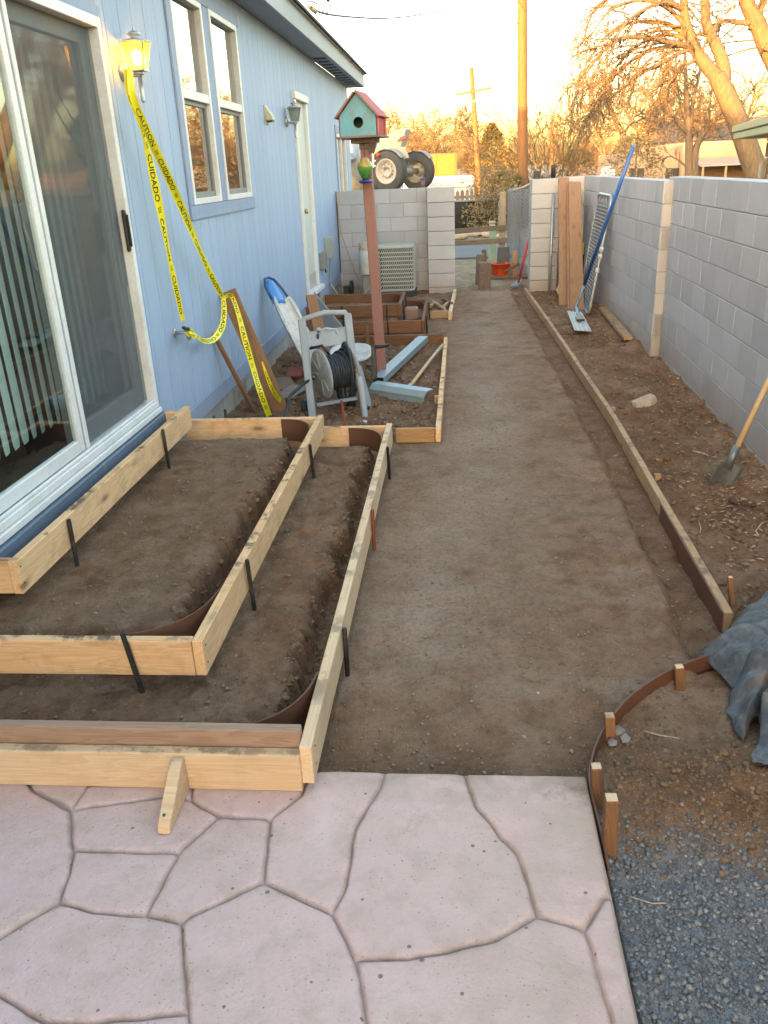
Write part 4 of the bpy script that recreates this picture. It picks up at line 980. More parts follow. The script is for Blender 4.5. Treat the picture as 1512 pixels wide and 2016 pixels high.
for i, (a, b, lab) in enumerate((((-.34, 11.7, .03), (-.16, 11.0, .03), 'weathered scrap stick lying slanted in the small frame'), ((-.2, 11.9, .03), (-.07, 11.3, .06), 'dark scrap board lying toward the block pier'), ((-.36, 11.2, .04), (-.30, 11.75, .02), 'short scrap stick beside the lower brown form'), ((-.2, 11.1, .03), (-.12, 11.45, .05), 'stubby scrap stick leaning on the small frame side'))):
    tag(lumber('scrap_stick', a, b, .04, .035, brown_wood if i == 1 else scr_m), lab, 'scrap wood', 'scrap wood by the wall stub')
tag(lumber('scrap_block', (-.66, 11.3, .06), (-.48, 11.3, .065), .04, .09, pine_old), 'short scrap lumber block behind the lower brown form', 'scrap wood')

# brick rubble inside the lower old form
tag(MB().box((-.56, 10.2, .12), (.16, .2, .15)).build('stone_block', pm('red_sandstone', (.30, .2, .15), (.24, .15, .11), bmp=.6, bscale=50), None, .02, seg=2), 'rough reddish stone block sitting in the lower brown form', 'stone')

# ------------------------------------------------------------------ birdhouse on its post
post_m = pm('pink_brown_post', (.32, .165, .135), (.27, .135, .11), scale=5, stretch=(9, 9, .5), rough=.6, bmp=.25, bscale=30)
bp = thing('birdhouse_post', 'pinkish brown square post standing in the soil bed', 'post', (-.69, 7.34, 0))
pf, pt = Vector((-.690, 7.34, -.1)), Vector((-.742, 7.34, 1.95))
po = lumber('post', pf, pt, .086, .086, post_m, bp, up=(0, 1, 0), bevel=.006)
for k in (-.024, .0, .024): MB().box((0, k, -.0435), (2.03, .005, .0022)).build('rib', post_m, po, 0, WM[po])
for k in (-.024, .0, .024): MB().box((0, -.0435, k), (2.03, .0022, .005)).build('rib', post_m, po, 0, WM[po])
bh = thing('birdhouse', 'turquoise birdhouse with red roof on a tall post', 'birdhouse', (-.75, 7.4, 2.0))
turq = pm('turquoise_paint', (.17, .44, .53), (.14, .38, .46), rough=.5, bmp=.2, bscale=40, dirt=(.24, .2, .16), dirt_amt=.5, dscale=12, stretch=(1, 1, .5))
redp = pm('red_paint', (.42, .022, .025), (.32, .02, .02), rough=.6, bmp=.2, dirt=(.3, .2, .15), dirt_amt=.25, dscale=7)
brownp = pm('bare_board', (.3, .2, .15), (.22, .14, .1), rough=.8, bmp=.3)
x0, x1, xm = -.925, -.628, -.782; z0, ze, zp = 2.028, 2.178, 2.338; yf, yb = 7.18, 7.48
hc = Vector((-.772, 0, 2.125)); hr = .041
ol = [(x0, z0), (x1, z0), (x1, ze), (xm, zp), (x0, ze)]
# front with a real round hole: outline quads fanned to the hole rim
mb = MB(); n = 40; rim = []; out = []
for k in range(n):
    a = 2*PI*k/n; d = Vector((math.cos(a), 0, math.sin(a))); rim.append(hc+d*hr)
    best = 9
    for i in range(5):
        p, q = ol[i], ol[(i+1) % 5]; ex, ez = q[0]-p[0], q[1]-p[1]; den = d.x*ez-d.z*ex
        if abs(den) < 1e-9: continue
        t_ = ((p[0]-hc.x)*ez-(p[1]-hc.z)*ex)/den; s_ = ((p[0]-hc.x)*d.z-(p[1]-hc.z)*d.x)/den
        if t_ > 0 and -1e-6 <= s_ <= 1+1e-6: best = min(best, t_)
    out.append(hc+d*best)
for c in ol:
    a = math.atan2(c[1]-hc.z, c[0]-hc.x) % (2*PI); k = int(round(a/(2*PI)*n)) % n; out[k] = Vector((c[0], 0, c[1]))
vs = []
for yv in (yf, yf+.015):
    for q in rim+out: vs.append((q.x, yv, q.z))
m2 = 2*n; fs = []
for k in range(n):
    k2 = (k+1) % n
    fs += [(k, k2, n+k2, n+k), (m2+k, m2+n+k, m2+n+k2, m2+k2), (k, m2+k, m2+k2, k2), (n+k, n+k2, m2+n+k2, m2+n+k)]
mb.add(vs, fs); mb.build('front', turq, bh)
mb = MB().prism([(a, yb, b) for a, b in ol], (0, -.015, 0)); mb.build('back', turq, bh)
MB().b2((x1-.002, yf+.012, z0), (x1+.012, yb-.012, ze-.004)).build('side', redp, bh, .002)
MB().b2((x0-.012, yf+.012, z0), (x0+.002, yb-.012, ze-.004)).build('side', redp, bh, .002)
for q0_, q1_, tk_ in ((yf-.002, yf+.03, .019), (yb-.045, yb-.002, .022)): MB().b2((x1+.0125, q0_, z0+.002), (x1+tk_, q1_, ze-.008)).build('corner_strip', pm('faded_red', (.45, .16, .13), (.4, .2, .17), bmp=.2), bh)
MB().b2((x0-.03, yf-.03, z0-.016), (x1+.035, yb+.03, z0-.001)).build('base', brownp, bh, .002)
for sgn, xe in ((-1, x0), (1, x1)):
    d = Vector((xe-xm, 0, ze-zp)); L = d.length; d.normalize(); nr = Vector((-d.z, 0, d.x)); nr = nr if nr.z > 0 else -nr
    a = Vector((xm, 0, zp))+nr*.004; b = Vector((xm, 0, zp))+d*(L+.035)+nr*.004
    a, b = (a - d*(.012 if sgn == 1 else -.002)), b
    mb = MB().prism([(a.x, yf-.035, a.z), (b.x, yf-.035, b.z), ((b+nr*.014).x, yf-.035, (b+nr*.014).z), ((a+nr*.014).x, yf-.035, (a+nr*.014).z)], (0, yb-yf+.07, 0)); rf = mb.build('roof_panel', redp, bh, .001)
    mb = MB().prism([(a.x, yf-.0375, a.z), (b.x, yf-.0375, b.z), ((b+nr*.015).x, yf-.0375, (b+nr*.015).z), ((a+nr*.015).x, yf-.0375, (a+nr*.015).z)], (0, .002, 0)); mb.build('roof_edge', brownp, rf)
M0 = Matrix.Translation(V(-.725, 7.4, 2.0))@Matrix.Rotation(math.radians(-8), 4, 'Z')
MB().b2((-.86, 7.24, 1.975), (-.66, 7.44, 2.010)).b2((-.80, 7.28, 1.93), (-.69, 7.40, 1.974)).build('mount', grey_timber, bh, .003)
MB().bar((-.655, 7.25, 2.0), (-.695, 7.26, 1.90), .02, .045).build('bracket', grey_timber, bh)
bh.matrix_basis = M0
# hummingbird feeder
hf = thing('bird_feeder', 'green and amber glass hummingbird feeder with blue base', 'bird feeder', (-.742, 7.19, 1.66))
def feeder_glass():
    m, t, p = newmat('painted_glass'); tc = N(t, 'TexCoord'); sx = N(t, 'SeparateXYZ'); t.links.new(tc.outputs['Object'], sx.inputs[0])
    n_ = noise(t, tc.outputs['Object'], 22, 3, .5); zz = math_(t, 'ADD', sx.outputs[2], math_(t, 'MULTIPLY', n_, .09))
    mr = N(t, 'MapRange'); t.links.new(zz, mr.inputs[0]); mr.inputs[1].default_value = 1.80; mr.inputs[2].default_value = 1.90
    c = ramp(t, mr.outputs[0], [(0, (.08, .27, .05)), (.4, (.13, .34, .07)), (.62, (.5, .35, .04)), (1, (.42, .3, .16))])
    t.links.new(c, p.inputs['Base Color']); p.inputs['Roughness'].default_value = .12; p.inputs['Transmission Weight'].default_value = .25; return m
MB().lathe([(.018, 1.70), (.035, 1.715), (.052, 1.75), (.062, 1.785), (.063, 1.805), (.052, 1.83), (.036, 1.838), (.034, 1.855), (.020, 1.868), (.006, 1.872)], (-.742, 7.19, 0), 24).build('bottle', feeder_glass(), hf)
cob = pm('cobalt_glass', (.05, .07, .35), rough=.15, bmp=0)
MB().lathe([(.02, 1.668), (.048, 1.672), (.058, 1.684), (.052, 1.694), (.02, 1.70)], (-.742, 7.19, 0), 24).build('tray', cob, hf)
MB().tube([(-.742, 7.19, 1.872), (-.742, 7.19, 1.95), (-.745, 7.20, 1.965), (-.748, 7.22, 1.975)], .002, 6).build('hanger', black_plastic, hf)
MB().box((-.742, 7.128, 1.688), (.03, .012, .012)).build('port', black_plastic, hf, .003)

# ------------------------------------------------------------------ metal angle pieces and handle in the bed
dpaint = pm('blue_grey_metal', (.30, .38, .42), (.26, .34, .38), rough=.45, metal=.15, bmp=.05, dirt=(.3, .27, .24), dirt_amt=.35, dscale=5)
def downspout(name, a, b, w, h_, label):
    M = frame_mat(a, b); L = (Vector(b)-Vector(a)).length; t_ = .003
    mb = MB(); mb.box((0, 0, h_/2), (L, w, t_)).box((0, w/2, 0), (L, t_, h_)).box((0, -w/2, 0), (L, t_, h_)).box((0, w/2-.012, -h_/2), (L, .024, t_)).box((0, -w/2+.012, -h_/2), (L, .024, t_))
    o = mb.build(name, dpaint, None, .001, M); tag(o, label, 'metal piece'); return o
downspout('gutter_piece', (-.700, 7.02, .055), (-.365, 8.78, .075), .105, .06, 'long blue grey metal channel lying beside the birdhouse post')
a, b = Vector((-.715, 6.86, .03)), Vector((-.235, 6.52, .035))
q = frame_mat(a, b); L = (b-a).length
mb = MB(); pr2 = [(-.07, -.03), (-.075, .01), (-.03, .05), (.055, .055), (.06, .05), (-.025, .044), (-.069, .006), (-.064, -.03)]
mb.prism([(-L/2, u, v) for u, v in pr2], (L, 0, 0)); mb.box((.0, -.078, -.035), (L*.96, .004, .03))
g1 = mb.build('squeegee', dpaint, None, 0, q); tag(g1, 'wide blue grey metal squeegee head lying in the soil bed', 'tool')
hand_m = pm('worn_wood_handle', (.58, .46, .29), (.48, .36, .2), scale=9, stretch=(1, 1, 1), rough=.6, bmp=.1)
MB().tube([(-.405, 6.80, .055), (-.26, 7.75, .07), (-.150, 8.42, .078)], .0155, 10).build('handle', hand_m, g1)
MB().tube([(-.418, 6.70, .05), (-.405, 6.82, .056)], .022, 10).build('ferrule', dpaint, g1)

# ------------------------------------------------------------------ things leaning on the house
def leaner(name, top, foot, w, h_, mat, label, up=(1, 0, 0), **k): return tag(lumber(name, foot, top, w, h_, mat, None, up=up), label, 'plank')
leaner('plank', V(-1.765, 6.33, .955), V(-1.42, 6.30, -.04), .13, .038, lean_wood, 'wide brown plank with yellow tape leaning on the blue siding', up=(.15, -1, 0))
leaner('lath', V(-1.812, 5.99, .69), V(-1.66, 6.36, -.04), .03, .03, lean_wood, 'thin brown lath leaning on the blue siding below the tape loop')
leaner('board', V(-1.42, 8.05, .66), V(-1.12, 7.10, -.04), .105, .045, lean_wood, 'brown board leaning behind the hose reel', up=(.3, -1, .2))
dp = MB(); 
dp.prism([V(-1.40, 8.10, .69), V(-1.12, 8.15, .30), V(-.98, 7.95, .02), V(-1.25, 7.7, .02)], (.0, .03, .01)); tag(dp.build('charcoal_sheet', pm('charcoal_panel', (.06, .065, .075), (.09, .095, .1), rough=.4, bmp=.1), None, .003), 'charcoal sheet panel leaning behind the brown board', 'panel')
# white plastic slide with blue end cap
sl = thing('plastic_slide', 'dirty white plastic slide with blue handle leaning on the siding', 'slide', (-1.6, 7.6, 0))
tp, bt = V(-1.67, 7.72, .69), V(-1.32, 7.40, .02)
ax = (tp-bt).normalized(); side = V(.45, .9, 0); side = (side-ax*side.dot(ax)).normalized(); nn = ax.cross(side).normalized(); nn = nn if nn.x > 0 else -nn
def pnt(u, v, w_=0): return bt.lerp(tp, u)+side*v+nn*w_
rows = []
for i in range(21):
    u = i/20; hw = .085+.055*min(1, u*1.7)-(.04*max(0, (u-.85)/.15)**2); row = []
    for j in range(15):
        v = -1+2*j/14; dep = .03*math.cos(v*3.4*PI)*(abs(v) < .75)*(1-u)**.5+.05*sst(.72, .95, abs(v)); row.append(pnt(u, v*hw, float(dep)))
    rows.append(row)
MB().sheet(rows).build('chute', white_plastic, sl, solid=.01, recalc=False)
MB().tube([pnt(0, .09, .04), pnt(.45, .13, .055), pnt(.98, .10, .04)], .012, 8).tube([pnt(0, -.09, .04), pnt(.45, -.13, .055), pnt(.98, -.10, .04)], .012, 8).build('rim', white_plastic, sl)
MB().tube([pnt(1.0, -.095, .0), pnt(1.16, -.10, .0), pnt(1.26, -.06, .0), pnt(1.28, 0, 0), pnt(1.26, .06, .0), pnt(1.14, .11, 0), pnt(.90, .14, .02)], .013, 8).build('grab_handle', pm('navy_plastic', (.03, .09, .25), rough=.35, bmp=.02), sl)
rows = [[pnt(1.0-.06+.30*u, v*(.10-.055*u*u), -.01+.02*math.cos(v*1.5)) for v in [-1+.25*k for k in range(9)]] for u in [k/6 for k in range(7)]]
MB().sheet(rows).build('end_cap', blue_plastic, sl, solid=.012, recalc=False)
# white round plastic seat lying in the bed
sx_ = thing('toddler_chair', 'dirty white plastic chair lying tilted behind the hose reel', 'chair', (-1.05, 7.3, .1))
rows = []
for i in range(9):
    r_ = i/8; rows.append([V(-.98, 7.42, .20)+V(.20*r_*math.cos(a), .2*r_*math.sin(a), .05*r_*math.sin(a)+.03*r_*r_*(1+.3*math.sin(3*a))) for a in [2*PI*k/28 for k in range(29)]])
MB().sheet(rows).build('seat_shell', white_plastic, sx_, solid=.012, recalc=False)
lump = MB().add([(v[0]*.06*(1+.2*math.sin(i*3))-1.02, v[1]*.05+7.36, v[2]*.035+.24) for i, v in enumerate(ICO_V)], [tuple(f) for f in ICO_F]).build('mud_lump', clod_m, None); tag(lump, 'dark dried mud lump on the white plastic chair', 'mud')
# debris by the foundation
for i, (c, d, rz, lab) in enumerate((((-1.55, 7.1, .03), (.16, .28, .015), .4, 'flat reddish brown scrap by the foundation below the slide'), ((-1.45, 6.85, .015), (.2, .3, .01), -.5, 'flat grey brown scrap near the foundation vent'), ((-1.52, 7.45, .05), (.14, .22, .02), .1, 'dark red scrap under the foot of the slide'))):
    tag(MB().box((0, 0, 0), d).build('scrap_sheet', pm('scrap%d' % i, [(.2, .13, .09), (.26, .22, .18), (.3, .07, .05)][i], bmp=.3), None, .002, Matrix.Translation(c)@Matrix.Rotation(rz, 4, 'Z')@Matrix.Rotation(.15, 4, 'X')), lab, 'scrap')

# ------------------------------------------------------------------ hose reel cart
hrl = thing('hose_reel', 'grey plastic hose reel cart wound with dark hose', 'hose reel', (-.95, 6.3, -.04))
lb, lt = V(-1.13, 6.08, -.03), V(-1.245, 6.55, .68)
rb, rt = V(-.79, 6.20, .10), V(-.885, 6.66, .70)
def rail(a, b, nm): return lumber(nm, a, b, .05, .06, grey_plastic, hrl, up=(1, 0, 0), bevel=.008)
rail(lb, lt, 'side_rail'); rail(V(-.83, 6.42, .34), rt, 'side_rail')
# curved rear leg
MB().tube([V(-.83, 6.42, .36), V(-.79, 6.36, .30), V(-.755, 6.25, .18), V(-.725, 6.12, .0), V(-.715, 6.08, -.05)], [.024, .027, .028, .026, .024], 8).build('rear_leg', grey_plastic, hrl)
MB().prism([lb+V(-.03, .06, .0), lb+V(-.05, .22, .0), lt.lerp(lb, .45)+V(-.045, .12, 0), lt.lerp(lb, .30)+V(-.03, .0, 0)], (.05, 0, 0)).build('side_panel', grey_plastic, hrl, .012, seg=2)
MB().prism([V(-.80, 6.40, .36), V(-.70, 6.30, .02), V(-.69, 6.45, -.04), V(-.78, 6.55, .3)], (-.035, 0, 0)).build('side_panel', grey_plastic, hrl, .01)
# handle yoke with crossbar
MB().tube([lt+V(.0, .0, -.02), lt+V(.02, .0, .012), lt.lerp(rt, .5)+V(0, 0, .035), rt+V(-.02, 0, .012), rt+V(0, 0, -.02)], .022, 10).build('handle_bar', grey_plastic, hrl)
u_ = (lt-lb).normalized()
mb = MB(); a, b = lt-u_*.13, rt-u_*.13
mb.prism([a+V(.02, 0, 0), b+V(-.02, 0, 0), b+V(-.02, 0, 0)-u_*.10, a.lerp(b, .8)-u_*.125, a.lerp(b, .2)-u_*.125, a+V(.02, 0, 0)-u_*.10], (0, .03, .02)); mb.build('cross_panel', grey_plastic, hrl, .008, seg=2)
mb = MB(); mb.tube([a.lerp(b, .3)+V(0, -.01, -.01), a.lerp(b, .3)+V(0, -.02, .02), a.lerp(b, .5)+V(0, -.02, .035), a.lerp(b, .72)+V(0, -.02, .015), a.lerp(b, .74)+V(0, -.015, -.03)], .006, 6); mb.build('wire_guide', white_plastic, hrl)
# reel axis
ra, rbv = V(-1.075, 6.33, .285), V(-.87, 6.46, .30); axd = (rbv-ra).normalized()
for nm, c, R_ in (('reel_disc', ra, .20), ('reel_disc', rbv, .195)):
    mb = MB().lathe([(.03, -.012), (R_-.02, -.012), (R_, -.006), (R_, .006), (R_-.02, .012), (R_-.03, .004), (.05, .004), (.03, .014)], c, 32, axd, cap=True)
    d_ = mb.build(nm, grey_plastic, hrl)
    e1 = axd.orthogonal().normalized(); e2 = axd.cross(e1)
    for k in range(8):
        an = k*PI/4; dv = e1*math.cos(an)+e2*math.sin(an); MB().bar(c+dv*.05-axd*.014, c+dv*(R_-.03)-axd*.014, .016, .010, axd).build('spoke', grey_plastic, d_)
MB().tube([ra, rbv], .07, 20).build('drum', grey_plastic, hrl)
# hose: two wound layers and loose turns
e1 = V(0, 0, 1); e1 = (e1-axd*e1.dot(axd)).normalized(); e2 = axd.cross(e1); Lr = (rbv-ra).length
hose = thing('garden_hose', 'dark rubber garden hose wound on the grey reel', 'hose', (-.96, 6.4, .1))
for lay, (rad, turns, s0, s1) in enumerate(((.10, 9, .08, .94), (.130, 9.5, .94, .1))):
    pts = []
    for i in range(int(turns*20)):
        tt = i/(turns*20); an = 2*PI*i/20; pts.append(ra+axd*Lr*(s0+(s1-s0)*tt)+(e1*math.cos(an)+e2*math.sin(an))*(rad+.004*math.sin(i*1.7+lay)))
    MB().tube(pts, .0125, 7).build('coil', hose_rubber, hose)
rnd = random.Random(4); 
for j in range(4):
    c0 = ra+axd*Lr*(.72+.07*j); pts = []
    for i in range(24):
        an = 2*PI*i/24; rr_ = .15+.02*j; sag = -.09*max(0, -math.cos(an))*(1+.5*j)
        pts.append(c0+e1*math.cos(an)*rr_+e2*math.sin(an)*rr_*.8+V(.03*math.sin(an+j), 0, sag))
    MB().tube(pts, .012, 7, closed=True).build('loose_turn', hose_rubber, hose)
MB().tube([ra.lerp(rbv, .35)+e1*.145, ra.lerp(rbv, .1)+e1*.22+V(0, .03, 0), a.lerp(b, .12)-u_*.12+V(0, .0, 0), a.lerp(b, .3)+V(0, -.02, -.07), a.lerp(b, .32)+V(0, -.025, -.005)], .012, 7).build('hose_end', hose_rubber, hose)
MB().lathe([(.0, -.02), (.012, -.02), (.014, .0), (.018, .012), (.012, .014), (.0, .008)], a.lerp(b, .33)+V(.005, -.03, .03), 12, (.2, -.6, .8)).build('coupling', galv, hose)
MB().tube([ra+V(-.06, -.02, -.02), V(-1.20, 6.2, .25), V(-1.29, 6.05, .19), V(-1.315, 5.9, .05), V(-1.31, 5.75, -.05)], .013, 8).build('inlet_hose', rubber, hose)
MB().lathe([(.011, -.02), (.017, -.018), (.017, .012), (.012, .02)], ra+V(-.07, -.025, -.02), 8, (1, .3, .2)).build('brass_fitting', brass, hose)
# crank
MB().prism([V(-.69, 6.52, .47), V(-.655, 6.52, .47), V(-.645, 6.46, .22), V(-.69, 6.44, .20)], (0, -.02, .0)).build('crank_arm', black_plastic, hrl, .006, seg=2)
MB().tube([V(-.67, 6.51, .455), V(-.555, 6.54, .46)], [.016, .014], 10).build('crank_grip', black_plastic, hrl)
for c in (V(-1.21, 6.34, .0),): 
    w_ = MB().lathe([(.02, -.025), (.07, -.025), (.085, -.015), (.085, .015), (.07, .025), (.02, .025)], c+V(-.03, 0, 0), 24, (1, .2, 0)).build('wheel', rubber, hrl)
MB().bar(lb+V(.03, .05, .12), V(-.80, 6.28, .1), .03, .02).build('lower_crossbar', grey_plastic, hrl)
MB().b2((-.86, 6.0, -.04), (-.70, 6.05, -.015)).build('foot_bar', white_plastic, hrl, .004)

# ------------------------------------------------------------------ caution tape
tape_m, t_, p_ = newmat('yellow_tape'); p_.inputs['Base Color'].default_value = (.78, .70, .02, 1); p_.inputs['Roughness'].default_value = .4
tcc = coords(t_, (1, 1, 1), False); t_.links.new(bump(t_, noise(t_, tcc, 30, 3, .5), .3, .006), p_.inputs['Normal'])
p_.inputs['Subsurface Weight'].default_value = 0
ink = pm('black_ink', (.02, .022, .015), rough=.5, bmp=0)
_words = {}
def word(txt):
    if txt not in _words:
        cu = bpy.data.curves.new('t', 'FONT'); cu.body = txt; cu.size = 1; cu.resolution_u = 2; cu.offset = .012; ob = bpy.data.objects.new('t', cu); COL.objects.link(ob)
        bpy.context.view_layer.update(); me = bpy.data.meshes.new_from_object(ob); bpy.data.objects.remove(ob)
        v = np.array([x.co[:] for x in me.vertices]); f = [tuple(p.vertices) for p in me.polygons]; bpy.data.meshes.remove(me)
        v[:, 0] -= v[:, 0].min(); wd = v[:, 0].max(); v[:, 1] -= .36; _words[txt] = (v, f, wd)
    return _words[txt]
def tape(root, ctrl, words, name='strand', flip=1, s_start=.03, gap=.03):
    """ctrl: (point, width, twist); words run along the strand"""
    pts = [c[0] for c in ctrl]; n = len(pts); fine = []
    for i in range(n-1):
        a, b, c, d = pts[max(i-1, 0)], pts[i], pts[i+1], pts[min(i+2, n-1)]
        for k in range(12):
            u = k/12; q = .5*((2*b)+(c-a)*u+(2*a-5*b+4*c-d)*u*u+(3*b-3*c+d-a)*u**3)
            fine.append((q, ctrl[i][1]*(1-u)+ctrl[i+1][1]*u, ctrl[i][2]*(1-u)+ctrl[i+1][2]*u))
    fine.append((pts[-1], ctrl[-1][1], ctrl[-1][2]))
    S_ = [0]; fr = []
    for i in range(1, len(fine)): S_.append(S_[-1]+(fine[i][0]-fine[i-1][0]).length)
    for i, (q, w_, tw) in enumerate(fine):
        tg = (fine[min(i+1, len(fine)-1)][0]-fine[max(i-1, 0)][0]).normalized()
        nv = V(.75, -.66, .1); nv = (nv-tg*nv.dot(tg)).normalized(); nv = Matrix.Rotation(tw, 3, tg) @ nv; ac = tg.cross(nv).normalized()
        fr.append((q, ac, nv, w_))
    rows = [[q+ac*w_*(v-.5)+nv*.006*math.sin(v*PI*1.5+i*.21)*(w_/.07) for v in (0, .25, .5, .75, 1)] for i, (q, ac, nv, w_) in enumerate(fr)]
    o = MB().sheet(rows).build(name, tape_m, root, recalc=False)
    def at(s, v):
        s = min(max(s, 0), S_[-1]-1e-4); i = int(np.searchsorted(S_, s, side='right'))-1; i = min(i, len(fr)-2); u = (s-S_[i])/(S_[i+1]-S_[i]+1e-9)
        A, B = fr[i], fr[i+1]; w_ = A[3]*(1-u)+B[3]*u; ph = (i+u)*.21; vv = v+.5
        ac = A[1].lerp(B[1], u); nv = A[2].lerp(B[2], u)
        return A[0].lerp(B[0], u)+ac*w_*v+nv*(.006*math.sin(vv*PI*1.5+ph)*(w_/.07)+.0016)
    s = s_start
    for wd in words:
        if isinstance(wd, float): s += wd; continue
        v, f, L = word(wd); k = .055; tx = MB()
        vs = [at(s+x*k*1.05, -flip*yv*.80) for x, yv, _ in v] if flip > 0 else [at(s+(L-x)*k*1.05, yv*.80) for x, yv, _ in v]
        tx.add(vs, f); s += L*k*1.05+gap
        # small printed pictogram after each word
        for q in range(3 if s < S_[-1]-.12 else 0): tx.add([at(s+.012*q, -.18), at(s+.012*q+.005, -.18), at(s+.012*q+.011, .22), at(s+.012*q+.006, .22)], [(0, 1, 2, 3)])
        s += .036+gap
        tx.build('lettering', ink, o, recalc=False)
        if s > S_[-1]-.1: break
    return o
ct = thing('caution_tape', 'yellow caution tape strung from wall lamp to hose tap and plank', 'caution tape', (-1.7, 5.3, .8))
def px(x, y, xx): return P(x, y, x=xx)
LA = px(249, 136, -1.70)
W1 = ['CAUTION', 'CUIDADO', 'CAUTION', 'CUIDADO', 'CAUTION', 'CUIDADO']
tape(ct, [(LA, .03, .5), (px(256, 190, -1.71), .035, .2), (px(285, 270, -1.72), .045, -.4), (px(308, 380, -1.73), .05, .15), (px(330, 490, -1.74), .04, -.3), (px(345, 560, -1.75), .035, .2), (px(360, 632, -1.76), .03, 0)], W1, flip=1, s_start=.12)
tape(ct, [(LA+V(.015, .01, 0), .035, -.4), (px(263, 195, -1.68), .04, .2), (px(300, 280, -1.68), .045, .6), (px(345, 380, -1.69), .05, .3), (px(392, 490, -1.70), .055, -.2), (px(425, 560, -1.70), .04, .4), (px(440, 588, -1.69), .028, 0)], W1, flip=1, s_start=.20)
tape(ct, [(px(440, 588, -1.69), .03, .2), (px(441, 615, -1.69), .045, .1), (px(437, 645, -1.70), .05, .2), (px(420, 668, -1.72), .045, .5), (px(402, 671, -1.74), .04, .7), (px(385, 660, -1.75), .03, .4), (px(368, 652, -1.76), .028, 0)], ['CUIDADO', 'CAUTION'], flip=1, s_start=.01)
tape(ct, [(px(440, 588, -1.69), .03, 0), (px(455, 582, -1.68), .03, .5), (px(470, 620, -1.64), .035, .3), (px(484, 675, -1.60), .05, .1), (px(500, 730, -1.56), .055, 0), (px(514, 775, -1.50), .045, .4), (px(532, 825, -1.47), .055, -.1)], ['CUIDADO', 'CAUTION', 'CUIDADO'], flip=1, s_start=.06)
tape(ct, [(px(516, 712, -1.48), .012, .8), (px(534, 762, -1.44), .03, .4), (px(556, 795, -1.42), .045, .1), (px(578, 822, -1.41), .05, 0)], ['CAUTION'], flip=1, s_start=.08)
rnd = random.Random(8); kn = px(365, 650, -1.755)
for j in range(7):
    d = Vector((rnd.uniform(-.3, .5), rnd.uniform(-1, 1), rnd.uniform(-1, 1))).normalized()*rnd.uniform(.025, .05)
    tape(ct, [(kn+V(.012, 0, .0), .02, rnd.uniform(0, 3)), (kn+d*.8+V(.02, 0, 0), .035, rnd.uniform(0, 3)), (kn+d+V(.025, .02, -.02), .03, rnd.uniform(0, 3)), (kn+V(.02, .01, -.01), .02, 0)], [], name='knot_loop')
hbz = thing('hose_tap', 'metal hose tap on the siding wrapped in yellow tape', 'tap', (HX, 5.3, .83))
c = px(352, 655, -1.80)
MB().tube([V(HX, c.y, c.z), V(-1.755, c.y, c.z), V(-1.735, c.y+.01, c.z-.045)], .013, 8).lathe([(.028, 0), (.028, .006), (.012, .01)], (HX, c.y, c.z), 14, (1, 0, 0)).build('spout', galv, hbz)
MB().lathe([(.0, 0), (.026, 0), (.03, .006), (.026, .012), (0, .014)], (-1.75, c.y, c.z+.02), 10, (.4, 0, 1)).build('valve_wheel', black_plastic, hbz)

# ------------------------------------------------------------------ wall lanterns
def lantern(y, z, lit, label, s=1.0):
    """coach lantern: round plate, arm, tapered four-pane cage, cap with finial, tail"""
    L = thing('wall_lantern', label, 'wall lamp', (HX, y, z)); xc = HX+.115*s
    MB().lathe([(.0, 0), (.062*s, 0), (.062*s, .008), (.05*s, .02), (.02*s, .028), (0, .03)], (HX, y, z), 20, (1, 0, 0)).build('wall_plate', silver, L)
    MB().tube([V(HX+.02, y, z), V(HX+.06*s, y, z-.02*s), V(xc-.03, y, z-.03*s), V(xc, y, z-.03*s)], .011*s, 8).build('arm', silver, L)
    zb, zt = z+.0*s, z+.152*s; hb_, ht = .044*s, .074*s
    def cn(k, hh, zz): a = PI/4+k*PI/2; return V(xc+hh*1.414*math.cos(a), y+hh*1.414*math.sin(a), zz)
    for k in range(4):
        MB().bar(cn(k, hb_, zb), cn(k, ht, zt), .010*s, .010*s).build('cage_bar', silver, L)
        a, b, c_, d = cn(k, hb_-.002, zb), cn(k+1, hb_-.002, zb), cn(k+1, ht-.002, zt), cn(k, ht-.002, zt)
        MB().prism([a, b, c_, d], ((a+b+c_+d)/4-V(xc, y, (zb+zt)/2))*-.02).build('pane', amber if lit else dull, L)
    MB().box((xc, y, zb-.004*s), (hb_*2+.018*s, hb_*2+.018*s, .008*s)).box((xc, y, zt+.003*s), (ht*2+.012*s, ht*2+.012*s, .006*s)).build('cage_rim', silver, L)
    MB().lathe([(ht*1.34, 0), (ht*1.1, .012*s), (.028*s, .022*s), (.020*s, .032*s), (.042*s, .044*s), (.044*s, .048*s), (.026*s, .062*s), (.008*s, .068*s), (.007*s, .075*s), (.009*s, .08*s), (.001, .088*s)], (xc, y, zt+.006*s), 20).build('cap', silver, L)
    MB().lathe([(.03*s, 0), (.03*s, -.018*s), (.014*s, -.026*s), (.012*s, -.165*s), (.017*s, -.17*s), (.005*s, -.185*s)], (xc, y, zb-.008*s), 14).build('tail', silver, L)
    if lit:
        MB().lathe([(.0, .0), (.012, .005), (.022, .03), (.024, .048), (.016, .07), (.0, .078)], (xc, y, zb+.025*s), 14).build('bulb', bulb_m, L)
        ld = bpy.data.lights.new('lantern_glow', 'POINT'); ld.energy = .5; ld.color = (1, .62, .2); ld.shadow_soft_size = .03
        lo = bpy.data.objects.new('lantern_glow', ld); link(lo, L, Matrix.Translation(V(xc, y, zb+.075*s)))
    return L
silver = pm('brushed_silver', (.55, .56, .56), (.47, .48, .48), rough=.35, metal=.7, bmp=.05)
bulb_m = pm('lit_bulb', (1, .9, .7), rough=.5, bmp=0, emit=((1, .78, .42), 22))
